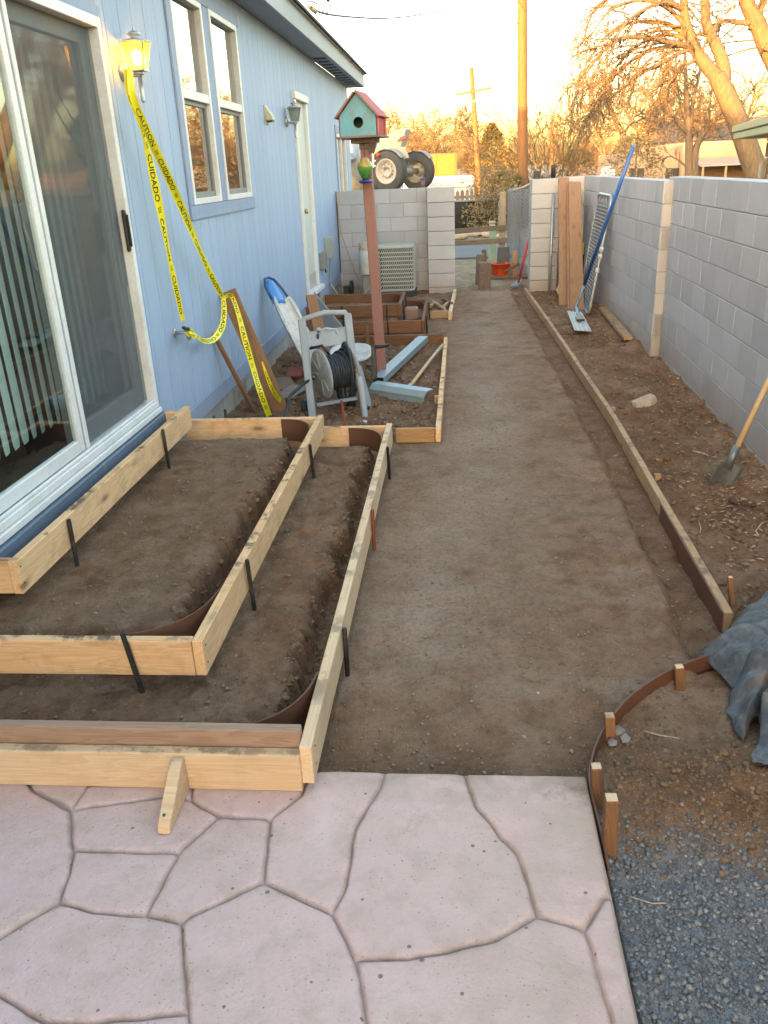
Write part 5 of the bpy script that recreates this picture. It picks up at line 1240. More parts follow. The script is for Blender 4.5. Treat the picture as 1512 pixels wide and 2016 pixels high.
def pane_mat(name, tint, tr=.7):
    m, t, p = newmat(name); out = t.nodes['Material Output']
    a = N(t, 'BsdfTransparent'); a.inputs[0].default_value = (*tint, 1); b = N(t, 'BsdfTranslucent'); b.inputs[0].default_value = (*tint, 1)
    gl = N(t, 'BsdfGlossy'); gl.inputs['Roughness'].default_value = .1
    m1 = N(t, 'MixShader'); m1.inputs[0].default_value = 1-tr; t.links.new(a.outputs[0], m1.inputs[1]); t.links.new(b.outputs[0], m1.inputs[2])
    m2 = N(t, 'MixShader'); m2.inputs[0].default_value = .08; t.links.new(m1.outputs[0], m2.inputs[1]); t.links.new(gl.outputs[0], m2.inputs[2]); t.links.new(m2.outputs[0], out.inputs[0]); return m
amber = pane_mat('amber_pane', (.98, .72, .20), .8); dull = pane_mat('clouded_pane', (.84, .84, .79), .35)
c1 = P(240, 140, x=HX); lantern(c1.y, c1.z, True, 'lit amber carriage lantern on the siding beside the sliding door', .84)
c2 = P(563, 240, x=HX); lantern(c2.y, c2.z, False, 'unlit silver carriage lantern next to the white back door', .86)
# dryer vent hood
vp = P(523, 224, x=HX); dv = thing('vent_hood', 'small cream vent hood on the siding between window and back door', 'vent', tuple(vp))
cream = pm('cream_plastic', (.56, .52, .36), (.5, .46, .32), rough=.5, bmp=.05)
MB().b2((HX, vp.y-.075, vp.z-.09), (HX+.012, vp.y+.075, vp.z+.075)).build('flange', cream, dv, .003)
MB().prism([V(HX+.012, vp.y-.06, vp.z+.06), V(HX+.012, vp.y-.06, vp.z-.06), V(HX+.075, vp.y-.06, vp.z-.06), V(HX+.07, vp.y-.06, vp.z-.02)], (0, .12, 0)).build('hood', cream, dv, .003)
MB().b2((HX+.02, vp.y-.05, vp.z-.075), (HX+.066, vp.y+.05, vp.z-.0615)).build('opening', black_plastic, dv)
# meter boxes and conduit by the back door
box_m = pm('grey_utility_box', (.36, .40, .38), (.32, .35, .34), rough=.5, bmp=.05)
q = P(641, 487, x=HX); eb = thing('utility_box', 'grey utility box with cable on the siding past the back door', 'utility box', tuple(q))
MB().b2((HX, q.y-.13, q.z-.14), (HX+.10, q.y+.13, q.z+.14)).build('cabinet', box_m, eb, .006); MB().b2((HX+.1, q.y-.11, q.z-.10), (HX+.112, q.y+.11, q.z+.10)).build('cover', box_m, eb, .003)
q2_ = P(632, 512, x=HX); e2_ = thing('meter_box', 'squat grey brown box beside the white door trim', 'utility box', tuple(q2_)); MB().b2((HX, q2_.y-.14, q2_.z-.11), (HX+.07, q2_.y+.12, q2_.z+.10)).build('cabinet', pm('dull_box', (.27, .27, .24), rough=.7, bmp=.1), e2_, .005); MB().tube([V(HX+.04, q2_.y+.05, q2_.z-.11), V(HX+.05, q2_.y+.05, q2_.z-.17)], .012, 8).build('gland', black_plastic, e2_)
MB().tube([V(HX+.06, q.y, q.z-.13), V(HX+.05, q.y+.02, q.z-.22), V(HX+.03, q.y+.03, q.z-.5), V(HX+.03, q.y+.03, .3)], .014, 8).tube([V(HX+.03, q.y+.03, .3), V(-1.72, 12.0, .12), V(-1.55, 12.2, .02), V(-1.4, 12.25, .05), V(-1.26, 12.27, .2), V(-1.24, 12.28, .36)], .016, 8).build('conduit', pm('grey_conduit', (.33, .35, .35), rough=.5, bmp=.05), eb)
# air conditioner
ac = thing('air_conditioner', 'beige outdoor air conditioner unit with louvred sides', 'air conditioner', (-.92, 12.72, 0))
acm = pm('beige_grey_metal', (.50, .52, .47), (.45, .47, .42), rough=.5, bmp=.05, dirt=(.35, .3, .24), dirt_amt=.3)
ax0, ax1, ay0, ay1 = -1.20, -.63, 12.48, 13.02
pts = []
rc = .09
for cx, cy, a0 in ((ax1-rc, ay0+rc, -90), (ax1-rc, ay1-rc, 0), (ax0+rc, ay1-rc, 90), (ax0+rc, ay0+rc, 180)):
    for k in range(5): a = math.radians(a0+k*22.5); pts.append((cx+rc*math.cos(a), cy+rc*math.sin(a)))
dark_m = pm('coil_fins', (.03, .033, .035), rough=.7, bmp=.3)
def ringm(sc, z0_, z1_): return MB().prism([((x-(ax0+ax1)/2)*sc+(ax0+ax1)/2, (y-(ay0+ay1)/2)*sc+(ay0+ay1)/2, z0_) for x, y in pts], (0, 0, z1_-z0_))
ringm(.95, .10, .70).build('coil', dark_m, ac)
ringm(1.0, .70, .735).build('top_cover', acm, ac, .006); ringm(1.0, .085, .11).build('base_pan', acm, ac, .004); ringm(1.06, -.03, .08).build('pad', pm('dark_pad', (.06, .06, .06), rough=.9), ac, .004)
grid = []
for a, b in zip(pts, pts[1:]+pts[:1]):
    a, b = Vector((*a, 0)), Vector((*b, 0)); L = (b-a).length; n_ = max(1, int(L/.028))
    for k in range(n_): grid.append((a.lerp(b, k/n_), (b-a).normalized()))
for r_ in range(10):
    zc = .135+r_*.059; mb = MB()
    mb.tube([(x, y, zc-.026) for x, y in pts], .008, 4, closed=True)
    for q, tg in grid: mb.bar(q+V(0, 0, zc-.02), q+tg*.030+V(0, 0, zc+.032), .010, .005, Vector((tg.y, -tg.x, 0)))
    mb.build('louvre', acm, ac)
cy_ = thing('disconnect_box', 'pale rounded electrical housing with lid beside the air conditioner', 'electrical box', (-1.33, 12.42, .3))
MB().lathe([(.0, .36), (.105, .36), (.11, .37), (.11, .70), (.105, .705), (0, .705)], (-1.32, 12.40, 0), 24).build('drum', pm('pale_green_metal', (.52, .57, .54), rough=.5, bmp=.04), cy_)
MB().lathe([(.112, .706), (.116, .71), (.10, .76), (.105, .80), (.09, .815), (0, .815)], (-1.32, 12.40, 0), 20).build('lid', pm('old_cream', (.5, .46, .38), bmp=.2, dirt=(.3, .22, .15)), cy_)
MB().b2((-1.39, 12.38, -.02), (-1.20, 12.44, .355)).build('stand', grey_al, cy_, .004)
hr2 = MB(); 
for j in range(3): hr2.tube([V(-1.60, 12.62, .13)+V(.01*j, .10*math.cos(a), .11*math.sin(a)) for a in [2*PI*k/20 for k in range(20)]], .012, 6, closed=True)
hr2.box((-1.66, 12.55, .08), (.09, .1, .2)); tag(hr2.build('cable_coil', black_plastic), 'coil of black cable on the ground by the house corner', 'cable')
wr = MB().tube([V(-1.815, 13.1, 1.5), V(-1.76, 13.05, .9), V(-1.5, 12.7, .25), V(-1.48, 12.6, .05)], .006, 6); tag(wr.build('cord', pm('orange_cord', (.5, .26, .1), rough=.6)), 'thin orange cord hanging down the corner of the house', 'cord')
# ------------------------------------------------------------------ right-hand bed: tools and lumber
sh = thing('shovel', 'blue grey shovel with wooden handle stuck in soil against the wall', 'shovel', (1.57, 4.85, 0))
f0 = P(1424, 952, z=-.02); h0 = P(1436, 912, y=f0.y+.03); h1 = P(1512, 752, x=1.745); dr = (h1-h0).normalized(); h2 = h0+dr*((1.90-h0.x)/dr.x)
shm = pm('worn_blue_steel', (.10, .14, .18), (.24, .27, .29), scale=14, rough=.45, metal=.5, bmp=.2, dirt=(.3, .24, .18), dirt_amt=.5, dscale=9)
MB().tube([h0, h1, h2], .017, 10).build('handle', hand_m, sh)
MB().tube([h0-dr*.03, h0+dr*.11], [.026, .021], 10).build('socket', shm, sh)
sd_ = dr.cross(V(0, 1, .2)).normalized(); wd = V(-1, -.25, .1); wd = (wd-dr*wd.dot(dr)).normalized(); nb = dr.cross(wd)
rows = []
for i in range(11):
    u = i/10; hw = .085*(1-.9*max(0, (u-.45)/.55)**2.2); row = []
    for j in range(9):
        v = -1+j/4; row.append(h0-dr*(.0+.21*u)+wd*hw*v+nb*(.022*v*v-.03*u*u))
    rows.append(row)
MB().sheet(rows).build('blade', shm, sh, solid=.003, recalc=False)
# bull float
bf = thing('bull_float', 'pale rectangular bull float with long blue pole against the wall', 'bull float', (1.45, 10.0, 0))
ft = P(1134, 606, z=.03); tp = P(1247, 288, x=1.905)
mag = pm('worn_magnesium', (.55, .62, .62), (.44, .5, .5), scale=8, rough=.5, metal=.2, bmp=.15, dirt=(.3, .27, .22), dirt_amt=.3)
c4 = [P(1117, 612, z=.10), P(1146, 615, z=.10), P(1165, 651, z=.03), P(1131, 649, z=.03)]
fp = MB().prism(c4, (0, 0, -.012)).build('plate', mag, bf, .004)
for k in (.12, .38, .62, .88): MB().bar(c4[0].lerp(c4[1], k)+V(0, 0, .006), c4[3].lerp(c4[2], k)+V(0, 0, .006), .008, .012).build('rib', mag, fp)
cc = (c4[0]+c4[1]+c4[2]+c4[3])/4
bluep = pm('blue_enamel', (.03, .12, .42), (.025, .10, .36), rough=.3, bmp=.03)
pd = (tp-ft).normalized()
MB().tube([ft+pd*.35, tp], .022, 10).build('pole', bluep, bf); MB().tube([cc+V(0, 0, .05), ft+pd*.0, ft+pd*.36], [.018, .021, .023], 10).build('lower_pole', pm('worn_blue', (.16, .30, .42), (.22, .36, .46), rough=.4, bmp=.1), bf)
MB().box(cc+V(0, 0, .03), (.07, .10, .05)).build('bracket', galv, bf, .006)
MB().box(cc+V(.01, -.09, .02), (.09, .03, .02)).build('grip_pad', black_plastic, bf, .003)
# chain link gate panel leaning
gt = thing('chain_link_gate', 'leaning chain link gate panel with rounded pipe frame', 'gate', (1.75, 11.3, -.05))
A = V(1.66, 10.62, -.03); B = V(1.878, 10.72, 1.36); C = V(1.885, 11.75, 1.36); D = V(1.70, 11.75, -.02)
def rnd_rect(A, B, C, D, r=.1):
    out = []; cs = [A, B, C, D]
    for i in range(4):
        p, q, n_ = cs[i-1], cs[i], cs[(i+1) % 4]; a = q+(p-q).normalized()*r; b = q+(n_-q).normalized()*r
        for k in range(6): u = k/5; out.append((1-u)**2*a+2*u*(1-u)*q+u*u*b)
    return out
MB().tube(rnd_rect(A, B, C, D), .02, 10, closed=True).build('frame', galv, gt)
def lattice(fn, nu, nv, r):
    """woven diagonal wires over a parametric sheet fn(u,v)"""
    mb = MB(); st_ = 1.0/nu
    for i in range(-nv, nu+1):
        for sg in (1, -1):
            pts = []
            for k in range(0, nv*2+1):
                v = k/(nv*2); u = (i+v*nv)/nu if sg > 0 else 1-(i+v*nv)/nu
                if -1e-6 <= u <= 1+1e-6: pts.append(fn(u, v)+fn.n*(.003*(1 if (k % 2) == (sg > 0) else -1)))
            if len(pts) > 1: mb.tube(pts, r, 3, cap=False)
    return mb
def gfn(u, v): return A.lerp(D, u).lerp(B.lerp(C, u), .02+v*.9)
gfn.n = V(-1, 0, .15)
lattice(gfn, 22, 30, .0045).build('wire_mesh', galv, gt)['kind'] = 'stuff'
for k in range(4): MB().tube([B.lerp(C, .1+.25*k).lerp(A.lerp(D, .1+.25*k), .09), B.lerp(C, .1+.25*k)], .006, 6).build('tie', galv, gt)
MB().tube([A.lerp(B, .91), D.lerp(C, .91)], .006, 6).build('tension_wire', galv, gt)
for s_ in (.38, .50, .56): MB().lathe([(.026, -.03), (.026, .03)], A.lerp(B, s_), 10, (B-A)).build('clip', white_plastic, gt)
# upright planks and pipe
def upright(tpx, fpx, w, t_, label, zt=None, yt=12.78):
    f = P(*fpx, z=-.06); t2 = P(*tpx, y=yt); tag(lumber('plank', f, t2, w, t_, tan_plank, None, up=(0, 1, 0), bevel=.003), label, 'plank', 'planks leaning at the pier')
upright((1110, 350), (1111, 602), .15, .036, 'tan plank at the back of the three leaning on the pier', yt=12.80)
upright((1121, 360), (1124, 610), .09, .036, 'narrow tan plank between the two wide planks on the pier', yt=12.74)
upright((1131, 359), (1136, 613), .175, .036, 'wide tan plank at the front of the three leaning on the pier', yt=12.66)
tag(MB().tube([P(1081, 582, z=-.06), P(1090, 380, y=12.80)], .021, 10).build('steel_pipe', galv), 'galvanised steel pipe leaning on the block pier', 'pipe')
yb_ = MB(); q = P(1143, 490, y=12.9); yb_.box(q, (.10, .05, .17)); tag(yb_.build('yellow_card', pm('faded_yellow', (.55, .50, .22), rough=.7), None, .003), 'faded yellow box wedged behind the gate panel', 'box')
tag(MB().box(P(1142, 512, y=12.95), (.12, .06, .2)).build('dark_box', pm('dark_olive', (.08, .075, .055)), None, .004), 'dark box under the yellow one behind the gate panel', 'box')
tag(lumber('board', (1.865, 10.85, .01), (1.815, 8.88, .0), .09, .04, pine_old), 'weathered board lying flat along the foot of the wall', 'plank')
for i, (q, d) in enumerate((((1098, 575), (.02, .14)), ((1102, 582), (-.05, .1)), ((1095, 570), (.07, .09)))):
    p = P(*q, z=-.02); 
    tag(MB().bar(p, p+V(d[0], .03, d[1]), .012, .02).build('wood_scrap', pine_pale), ['pale upright scrap stick at the foot of the leaning pipe', 'pale slanted scrap stick beside the planks', 'pale scrap stick tilted between pipe and planks'][i], 'scrap wood')
# broken concrete slab, chunks, sticks
p = P(1272, 802, z=-.03)
sl_ = MB().prism([p+V(-.10, .0, .0), p+V(-.07, -.05, 0), p+V(.06, .02, 0), p+V(.11, .09, .02), p+V(.07, .11, .03), p+V(-.02, .03, .02)], (-.02, .02, .05)); tag(sl_.build('concrete_shard', pm('pale_concrete', (.5, .46, .40), (.36, .3, .24), scale=9, bmp=.5), None, .008, seg=2), 'pale broken concrete shard lying on the garden bed', 'concrete piece')
def twig(pts, r, label, mat=None, z=None, n='twig'):
    q = []
    for x, y in pts:
        g_ = P(x, y, z=-.05)
        for _ in range(3): g_ = P(x, y, z=gz(g_.x, g_.y)+r*1.2)
        q.append(g_)
    tag(MB().tube(q, [r]+[r*.9]*(len(q)-2)+[r*.5], 6).build(n, mat or pale_stick), label, 'stick')
pale_stick = pm('bleached_stick', (.52, .44, .32), (.42, .34, .23), rough=.8, bmp=.2)
dark_stick = pm('dark_bark', (.07, .055, .04), (.1, .08, .06), rough=.9, bmp=.4)
twig([(1235, 1764), (1262, 1772), (1284, 1779), (1302, 1778), (1330, 1782)], .0024, 'bleached twig lying on the grey gravel')
twig([(1270, 1440), (1300, 1448), (1345, 1455)], .0035, 'thin grey twig on the soil below the tarp')
twig([(1375, 1025), (1380, 1040), (1378, 1050)], .0035, 'short pale curled root on the garden bed')
twig([(1365, 888), (1385, 893), (1395, 897)], .007, 'pale stub of wood in front of the shovel blade')
twig([(1435, 985), (1448, 988), (1452, 990)], .014, 'short dark bark chunk on the bed past the shovel', dark_stick, n='bark_chunk'); twig([(1462, 991), (1478, 995), (1490, 996)], .010, 'long dark bark chunk on the bed past the shovel', dark_stick, n='bark_chunk')
twig([(1492, 1052), (1488, 1045), (1500, 1030), (1512, 1025)], .004, 'pale looped root end sticking out of the bed')
twig([(1415, 1045), (1440, 1058), (1475, 1075)], .005, 'long dark stick half buried in the garden bed', dark_stick)
for i, (x, y, s_, c) in enumerate(((1429, 1318, .02, 'pale'), (1059, 1365, .0075, 'white'), (518, 1268, .009, 'tan'), (1085, 1204, .009, 'green'), (1137, 1370, .006, 'grey'), (508, 1276, .008, 'grey'), (1095, 1100, .016, 'tan'), (1105, 1110, .012, 'tan'))):
    g_ = P(x, y, z=-.05); g_ = P(x, y, z=gz(g_.x, g_.y)); r_ = random.Random(i+40)
    cols = {'pale': (.42, .4, .36), 'white': (.62, .6, .54), 'tan': (.27, .22, .17), 'green': (.16, .22, .2), 'grey': (.3, .28, .26)}
    labs = ['pale cobble on the soil under the tarp edge', 'small white pebble alone on the dirt path', 'tan pebble on the lowest dirt step, larger of a pair', 'greenish pebble on the tamped path', 'grey pebble near the white pebble on the path', 'grey pebble on the lowest dirt step, smaller of a pair', 'larger dry clod on the path beside the greenish pebble', 'smaller dry clod on the path beside the greenish pebble']
    vs = [(v[0]*s_*(1+r_.uniform(-.2, .2))+g_.x, v[1]*s_*(1+r_.uniform(-.2, .2))+g_.y, v[2]*s_*.6+g_.z+s_*.3) for v in ICO_V]
    o = MB().add(vs, [tuple(f) for f in ICO_F], True).build('pebble', pm('pebble_'+c, cols[c], bmp=.3)); m_ = o.modifiers.new('s', 'SUBSURF'); m_.levels = m_.render_levels = 1; tag(o, labs[i], 'stone')
# the crumpled tarp
def tarp_mat():
    m, t, p = newmat('dusty_black_tarp'); tc = N(t, 'TexCoord'); v = tc.outputs['Object']
    a = noise(t, v, 5, 7, .65); b = noise(t, v, 26, 6, .65)
    c = mixc(t, ramp(t, a, [(.35, (0, 0, 0)), (.62, (1, 1, 1))]), (.04, .05, .06), (.095, .11, .122))
    c = mixc(t, math_(t, 'MULTIPLY', ramp(t, b, [(.5, (0, 0, 0)), (.66, (1, 1, 1))]), .5), c, (.2, .2, .2))
    c = mixc(t, math_(t, 'MULTIPLY', ramp(t, noise(t, v, 3.2, 5, .6), [(.56, (0, 0, 0)), (.66, (1, 1, 1))]), .7), c, (.2, .155, .115))
    t.links.new(c, p.inputs['Base Color']); p.inputs['Roughness'].default_value = .62; t.links.new(bump(t, math_(t, 'ADD', a, b), .4, .008), p.inputs['Normal']); return m
outl = [P(*q, z=.05) for q in ((1540, 1148), (1512, 1156), (1476, 1182), (1440, 1212), (1402, 1236), (1381, 1256), (1408, 1286), (1442, 1312), (1462, 1322))]+[P(*q, z=-.03) for q in ((1440, 1352), (1428, 1396), (1446, 1440), (1461, 1458), (1482, 1436), (1503, 1420), (1500, 1452), (1488, 1500), (1474, 1526), (1520, 1535), (1590, 1520), (1650, 1440), (1700, 1300), (1640, 1180))]
cen = V(1.22, 2.78, 0); N_A, N_R = 380, 84
ol2 = outl+outl[:1]; per = [0]
for a, b in zip(ol2[:-1], ol2[1:]): per.append(per[-1]+(b-a).length)
QX = np.zeros((N_R+1, N_A)); QY = np.zeros((N_R+1, N_A))
for k in range(N_A):
    s_ = per[-1]*k/N_A; j = min(int(np.searchsorted(per, s_, side='right'))-1, len(outl)-1); u = (s_-per[j])/(per[j+1]-per[j]); e = ol2[j].lerp(ol2[j+1], u)
    rr_ = np.arange(N_R+1)/N_R; QX[:, k] = cen.x+(e.x-cen.x)*rr_; QY[:, k] = cen.y+(e.y-cen.y)*rr_
GZT = np.maximum(hz(QX, QY), -.06)
rows = []
for i in range(N_R+1):
    r_ = i/N_R; row = []
    for k in range(N_A):
        s_ = per[-1]*k/N_A; j = min(int(np.searchsorted(per, s_, side='right'))-1, len(outl)-1); u = (s_-per[j])/(per[j+1]-per[j])
        e = ol2[j].lerp(ol2[j+1], u); q = cen.lerp(Vector((e.x, e.y, 0)), r_)
        g_ = GZT[i, k]
        n1 = mnoise.noise(q*4.2+V(3, 1, 0)); wq = q+V(n1, -n1, 0)*.06; n2 = mnoise.noise(V(wq.x*4+wq.y*11, wq.y*2-wq.x*5, 4)); n3 = mnoise.noise(wq*13); n4 = mnoise.noise(V(wq.x*16-wq.y*7, wq.y*6+wq.x*3, 9))
        tri = lambda a: abs((a % 2)-1)
        s1 = (wq.x*3.4+wq.y*1.6)+1.4*n1+.5; s2 = (wq.y*7.5-wq.x*3.0)+1.8*mnoise.noise(q*2.6+V(7, 7, 7)); s3 = (wq.x*12+wq.y*9)+2.0*n1
        s4 = (wq.y*26-wq.x*17)+3.0*n2; s5 = (wq.x*34+wq.y*6)+3.5*n1
        fold = .075*tri(s1)+.055*tri(s2)*(.5+.8*abs(n1))+.024*tri(s3)+.011*tri(s4)*(.3+abs(n3)*1.5)+.007*tri(s5)*(.3+abs(n4)*1.5)-.035
        dome = .14*(1-r_**2.2)*(.55+.45*min(max((q.y-2.3)/.6, 0), 1))
        edge = 1-r_**6
        row.append(V(q.x+.03*n2*r_, q.y+.03*n1*r_, g_+.012+dome+max(fold, -.02)*(.5+.5*edge)*(.5+.5*(1-r_*.5))))
    row.append(row[0]); rows.append(row)
tp_ = MB().sheet(rows).build('tarp', tarp_mat(), None, recalc=False, solid=.0025); tag(tp_, 'crumpled dusty blue black tarp heaped at the end of the edging', 'tarp')

# ------------------------------------------------------------------ through the gap between the walls
def timber(name, tp, ft, w, d, label, mat=grey_timber, zf=-.05):
    f = P(*ft, z=zf); t_ = P(*tp, y=f.y); return tag(lumber(name, f-V(0, 0, .06), t_, w, d, mat, None, up=(0, 1, 0), bevel=.012), label, 'timber', 'old timber stumps in the gap')
timber('timber_stump', (955, 516), (953, 568), .2, .16, 'grey weathered timber stump nearest the block walls')
timber('timber_stump', (946, 500), (943, 560), .13, .14, 'taller brown timber stump behind the grey one')
timber('timber_stump', (953, 491), (955, 535), .09, .1, 'thin blackened timber post behind the stumps')
tub = thing('orange_tub', 'orange plastic tub standing in the gap behind the walls', 'tub', tuple(P(985, 545, z=-.05)))
c = P(985, 545, z=-.05); MB().lathe([(.0, 0), (.13, 0), (.135, .02), (.17, .22), (.18, .22), (.18, .235), (.165, .235), (.125, .03), (0, .025)], c, 20, cap=False).build('tub_body', pm('orange_plastic', (.7, .09, .025), rough=.4, bmp=.05), tub); MB().lathe([(.0, .0), (.14, .0), (.14, .025), (0, .026)], c-V(0, 0, .012), 20).build('tub_foot', black_plastic, tub)
tag(MB().prism([c+V(-.06, .12, .18), c+V(.16, .14, .18), c+V(.17, .2, .48), c+V(-.04, .18, .48)], (0, .02, 0)).build('slate_board', pm('slate_grey', (.09, .10, .105), rough=.6, bmp=.1), None, .003), 'dark slate board standing behind the orange tub', 'board')
tag(MB().bar(c+V(.24, .05, -.02), c+V(.26, .08, .42), .07, .05).build('wood_block', pine_old, None, .004), 'tan wooden block standing beside the orange tub', 'wood block')
tag(MB().bar(c+V(.05, -.16, .10), c+V(.32, -.1, .22), .05, .04).build('wood_block', brown_wood, None, .004), 'dark wooden block leaning on the orange tub', 'wood block')
tag(MB().bar(c+V(-.18, -.2, .02), c+V(.55, -.35, .02), .07, .04).build('timber_sill', grey_timber, None, .004), 'dark timber lying on the ground across the gap', 'timber')
tag(MB().box(c+V(-.1, .6, .04), (.3, .2, .06)).build('red_paver', pm('red_paver', (.3, .12, .08), bmp=.3), None, .006), 'red paver lying behind the orange tub', 'paver')
# mattock with red handle
pk = thing('mattock', 'red handled mattock leaning in the gap beside the pier', 'mattock', tuple(P(1018, 560, z=-.05)))
f = P(1020, 562, z=-.04); t_ = P(1042, 468, y=13.6)
MB().tube([f+V(0, 0, .03), t_], .019, 8).build('handle', pm('red_handle', (.55, .04, .06), rough=.45, bmp=.05), pk)
MB().prism([f+V(-.14, -.05, -.02), f+V(-.02, -.12, -.02), f+V(.08, .05, .06), f+V(.0, .1, .06)], (.01, .01, .03)).build('head', shm, pk, .004)
# roll of chain link beside the gate post
cl = thing('fence_roll', 'roll of galvanised chain link fencing standing in the gap', 'fence roll', tuple(P(1015, 520, z=-.05)))
cb = V(1.06, 15.2, -.05); rnd = random.Random(3)
for li, (R_, off) in enumerate(((.10, (-.04, 0)), (.16, (0, 0)), (.20, (.02, .02)), (.13, (.12, .06)))):
    def cfn(u, v, R_=R_, off=off): 
        a = u*2*PI; w_ = 1+.12*math.sin(3*a+R_*40); return cb+V(off[0]+R_*w_*math.cos(a), off[1]+R_*w_*math.sin(a), .02+v*(1.40-.06*off[0]*10))
    cfn.n = V(.4, -.7, 0)
    lattice(cfn, 16, 22, .0026).build('wire_wrap', galv, cl)['kind'] = 'stuff'
tag(MB().tube([V(1.33, 14.6, -.1), V(1.32, 14.6, .5), V(1.34, 14.62, 1.0), V(1.32, 14.6, 1.5)], [.1, .085, .09, .08], 10).build('bark_post', pm('shaggy_bark', (.2, .14, .1), (.11, .08, .06), scale=20, stretch=(3, 3, .4), bmp=.8, bscale=30)), 'shaggy bark covered post behind the block pier', 'post')
tag(MB().tube([V(.9, 15.3, 1.33), V(1.12, 15.2, 1.38), V(1.3, 14.9, 1.46), V(1.42, 14.5, 1.62)], .022, 8).build('bent_pipe', pm('pale_pipe', (.5, .48, .42), bmp=.1)), 'bent pale pipe over the chain link roll', 'pipe')
# street, kerb, verge
stm = pm('asphalt_street', (.16, .165, .175), (.19, .195, .205), spec=.1, scale=2, rough=.85, bmp=.3, bscale=150, rnd=False)
rd = MB().b2((-120, 18.4, -.09), (160, 22.0, -.045)).build('street', stm); rd['kind'] = 'structure'
# rail barrier and green marker post
bar = thing('rail_fence', 'low two rail timber barrier at the edge of the street', 'fence', (.6, 17.6, -.05))
r1a, r1b = P(880, 457, y=17.6), P(1002, 447, y=17.6); r2a, r2b = P(880, 480, y=17.6), P(1002, 473, y=17.6)
lumber('rail', r1a, r1b, .05, .10, grey_timber, bar); lumber('rail', r2a, r2b, .05, .10, grey_timber, bar)
pz = P(988, 505, y=17.7); lumber('post', V(pz.x, 17.7, -.15), V(pz.x, 17.7, P(988, 378, y=17.7).z), .12, .12, wood('drift_post', (.36, .30, .22), (.25, .2, .14)), bar, up=(0, 1, 0))
lumber('post', V(pz.x-1.6, 17.66, -.15), V(pz.x-1.6, 17.66, .75), .1, .1, grey_timber, bar, up=(0, 1, 0))
gp = thing('marker_post', 'pale green utility marker post beside the street', 'marker post', (.9, 18.1, -.05))
a = P(975, 512, y=18.1); b = P(969, 440, y=18.1); gpm = pm('mint_plastic', (.36, .52, .38), rough=.5, bmp=.03)
MB().prism([V(b.x-.07, 18.05, -.1), V(b.x+.11, 18.05, -.1), V(b.x+.06, 18.05, b.z), V(b.x-.06, 18.05, b.z)], (0, .1, 0)).build('shaft', gpm, gp, .01); MB().b2((b.x-.07, 18.04, b.z), (b.x+.07, 18.16, b.z+.05)).build('cap', pm('cap_tan', (.45, .4, .3)), gp, .01)
bld = pm('tan_boulder', (.46, .39, .31), (.36, .3, .23), scale=3, bmp=.4, bscale=20)
for i, (x, y, s_) in enumerate(((905, 469, .22), (932, 464, .2), (945, 464, .13), (938, 466, .12), (957, 464, .17), (962, 466, .2), (985, 469, .13), (915, 468, .15))):
    p = P(x, y, z=.0); r_ = random.Random(i); vs = [(v[0]*s_*(1.2+r_.uniform(-.15, .15))+p.x, v[1]*s_*(1+r_.uniform(-.15, .15))+p.y, v[2]*s_*.7+p.z+.06) for v in ICO_V]
    o = MB().add(vs, [tuple(f) for f in ICO_F], True).build('boulder', bld); m_ = o.modifiers.new('s', 'SUBSURF'); m_.levels = m_.render_levels = 1; tag(o, 'tan boulder in the row across the street', 'boulder', 'boulders across the street')
dsh = thing('screen_fence', 'black fabric privacy screen fence across the street', 'fence', (-1, 26.2, 0))
a = P(897, 398, y=26.2); b = P(975, 388, y=26.2); zt = a.z
MB().sheet([[V(-8+k*.25, 26.2+.03*math.sin(k*1.9), z_) for k in range(38)] for z_ in (.0, .6, zt)]).build('fabric', pm('black_mesh_fabric', (.022, .028, .03), (.035, .042, .045), rough=.8, bmp=.1), dsh, recalc=False, solid=.01)
MB().tube([V(-8, 26.2, zt), V(1.3, 26.2, zt+.02)], .03, 8).build('top_rail', galv, dsh)
for k in range(4): MB().tube([V(1.22-k*3, 26.25, -.1), V(1.22-k*3, 26.25, zt+.05)], .035, 8).build('post', galv, dsh)
pf = thing('picket_fence', 'weathered grey picket fence showing above the black screen', 'fence', (0, 30, 0)); pz = P(920, 372, y=30).z; pkm = pm('grey_picket', (.3, .25, .19), (.22, .18, .14), vary=.2)
_pk = MB().prism([V(-.06, 0, 0), V(.06, 0, 0), V(.06, 0, 1.0), V(0, 0, 1.08), V(-.06, 0, 1.0)], (0, .025, 0)).mesh('picket'); _pk.materials.append(pkm)
for k in range(26):
    o = bpy.data.objects.new('picket', _pk); link(o, pf, Matrix.Translation(V(-1.6+k*.165, 30, pz-1.08+.02*math.sin(k*2.3)))@Matrix.Rotation(random.Random(k).uniform(-.03, .03), 4, 'Y'))
for z_ in (pz-.85, pz-.3): MB().b2((-1.7, 30.03, z_), (2.7, 30.07, z_+.09)).build('rail', pkm, pf)
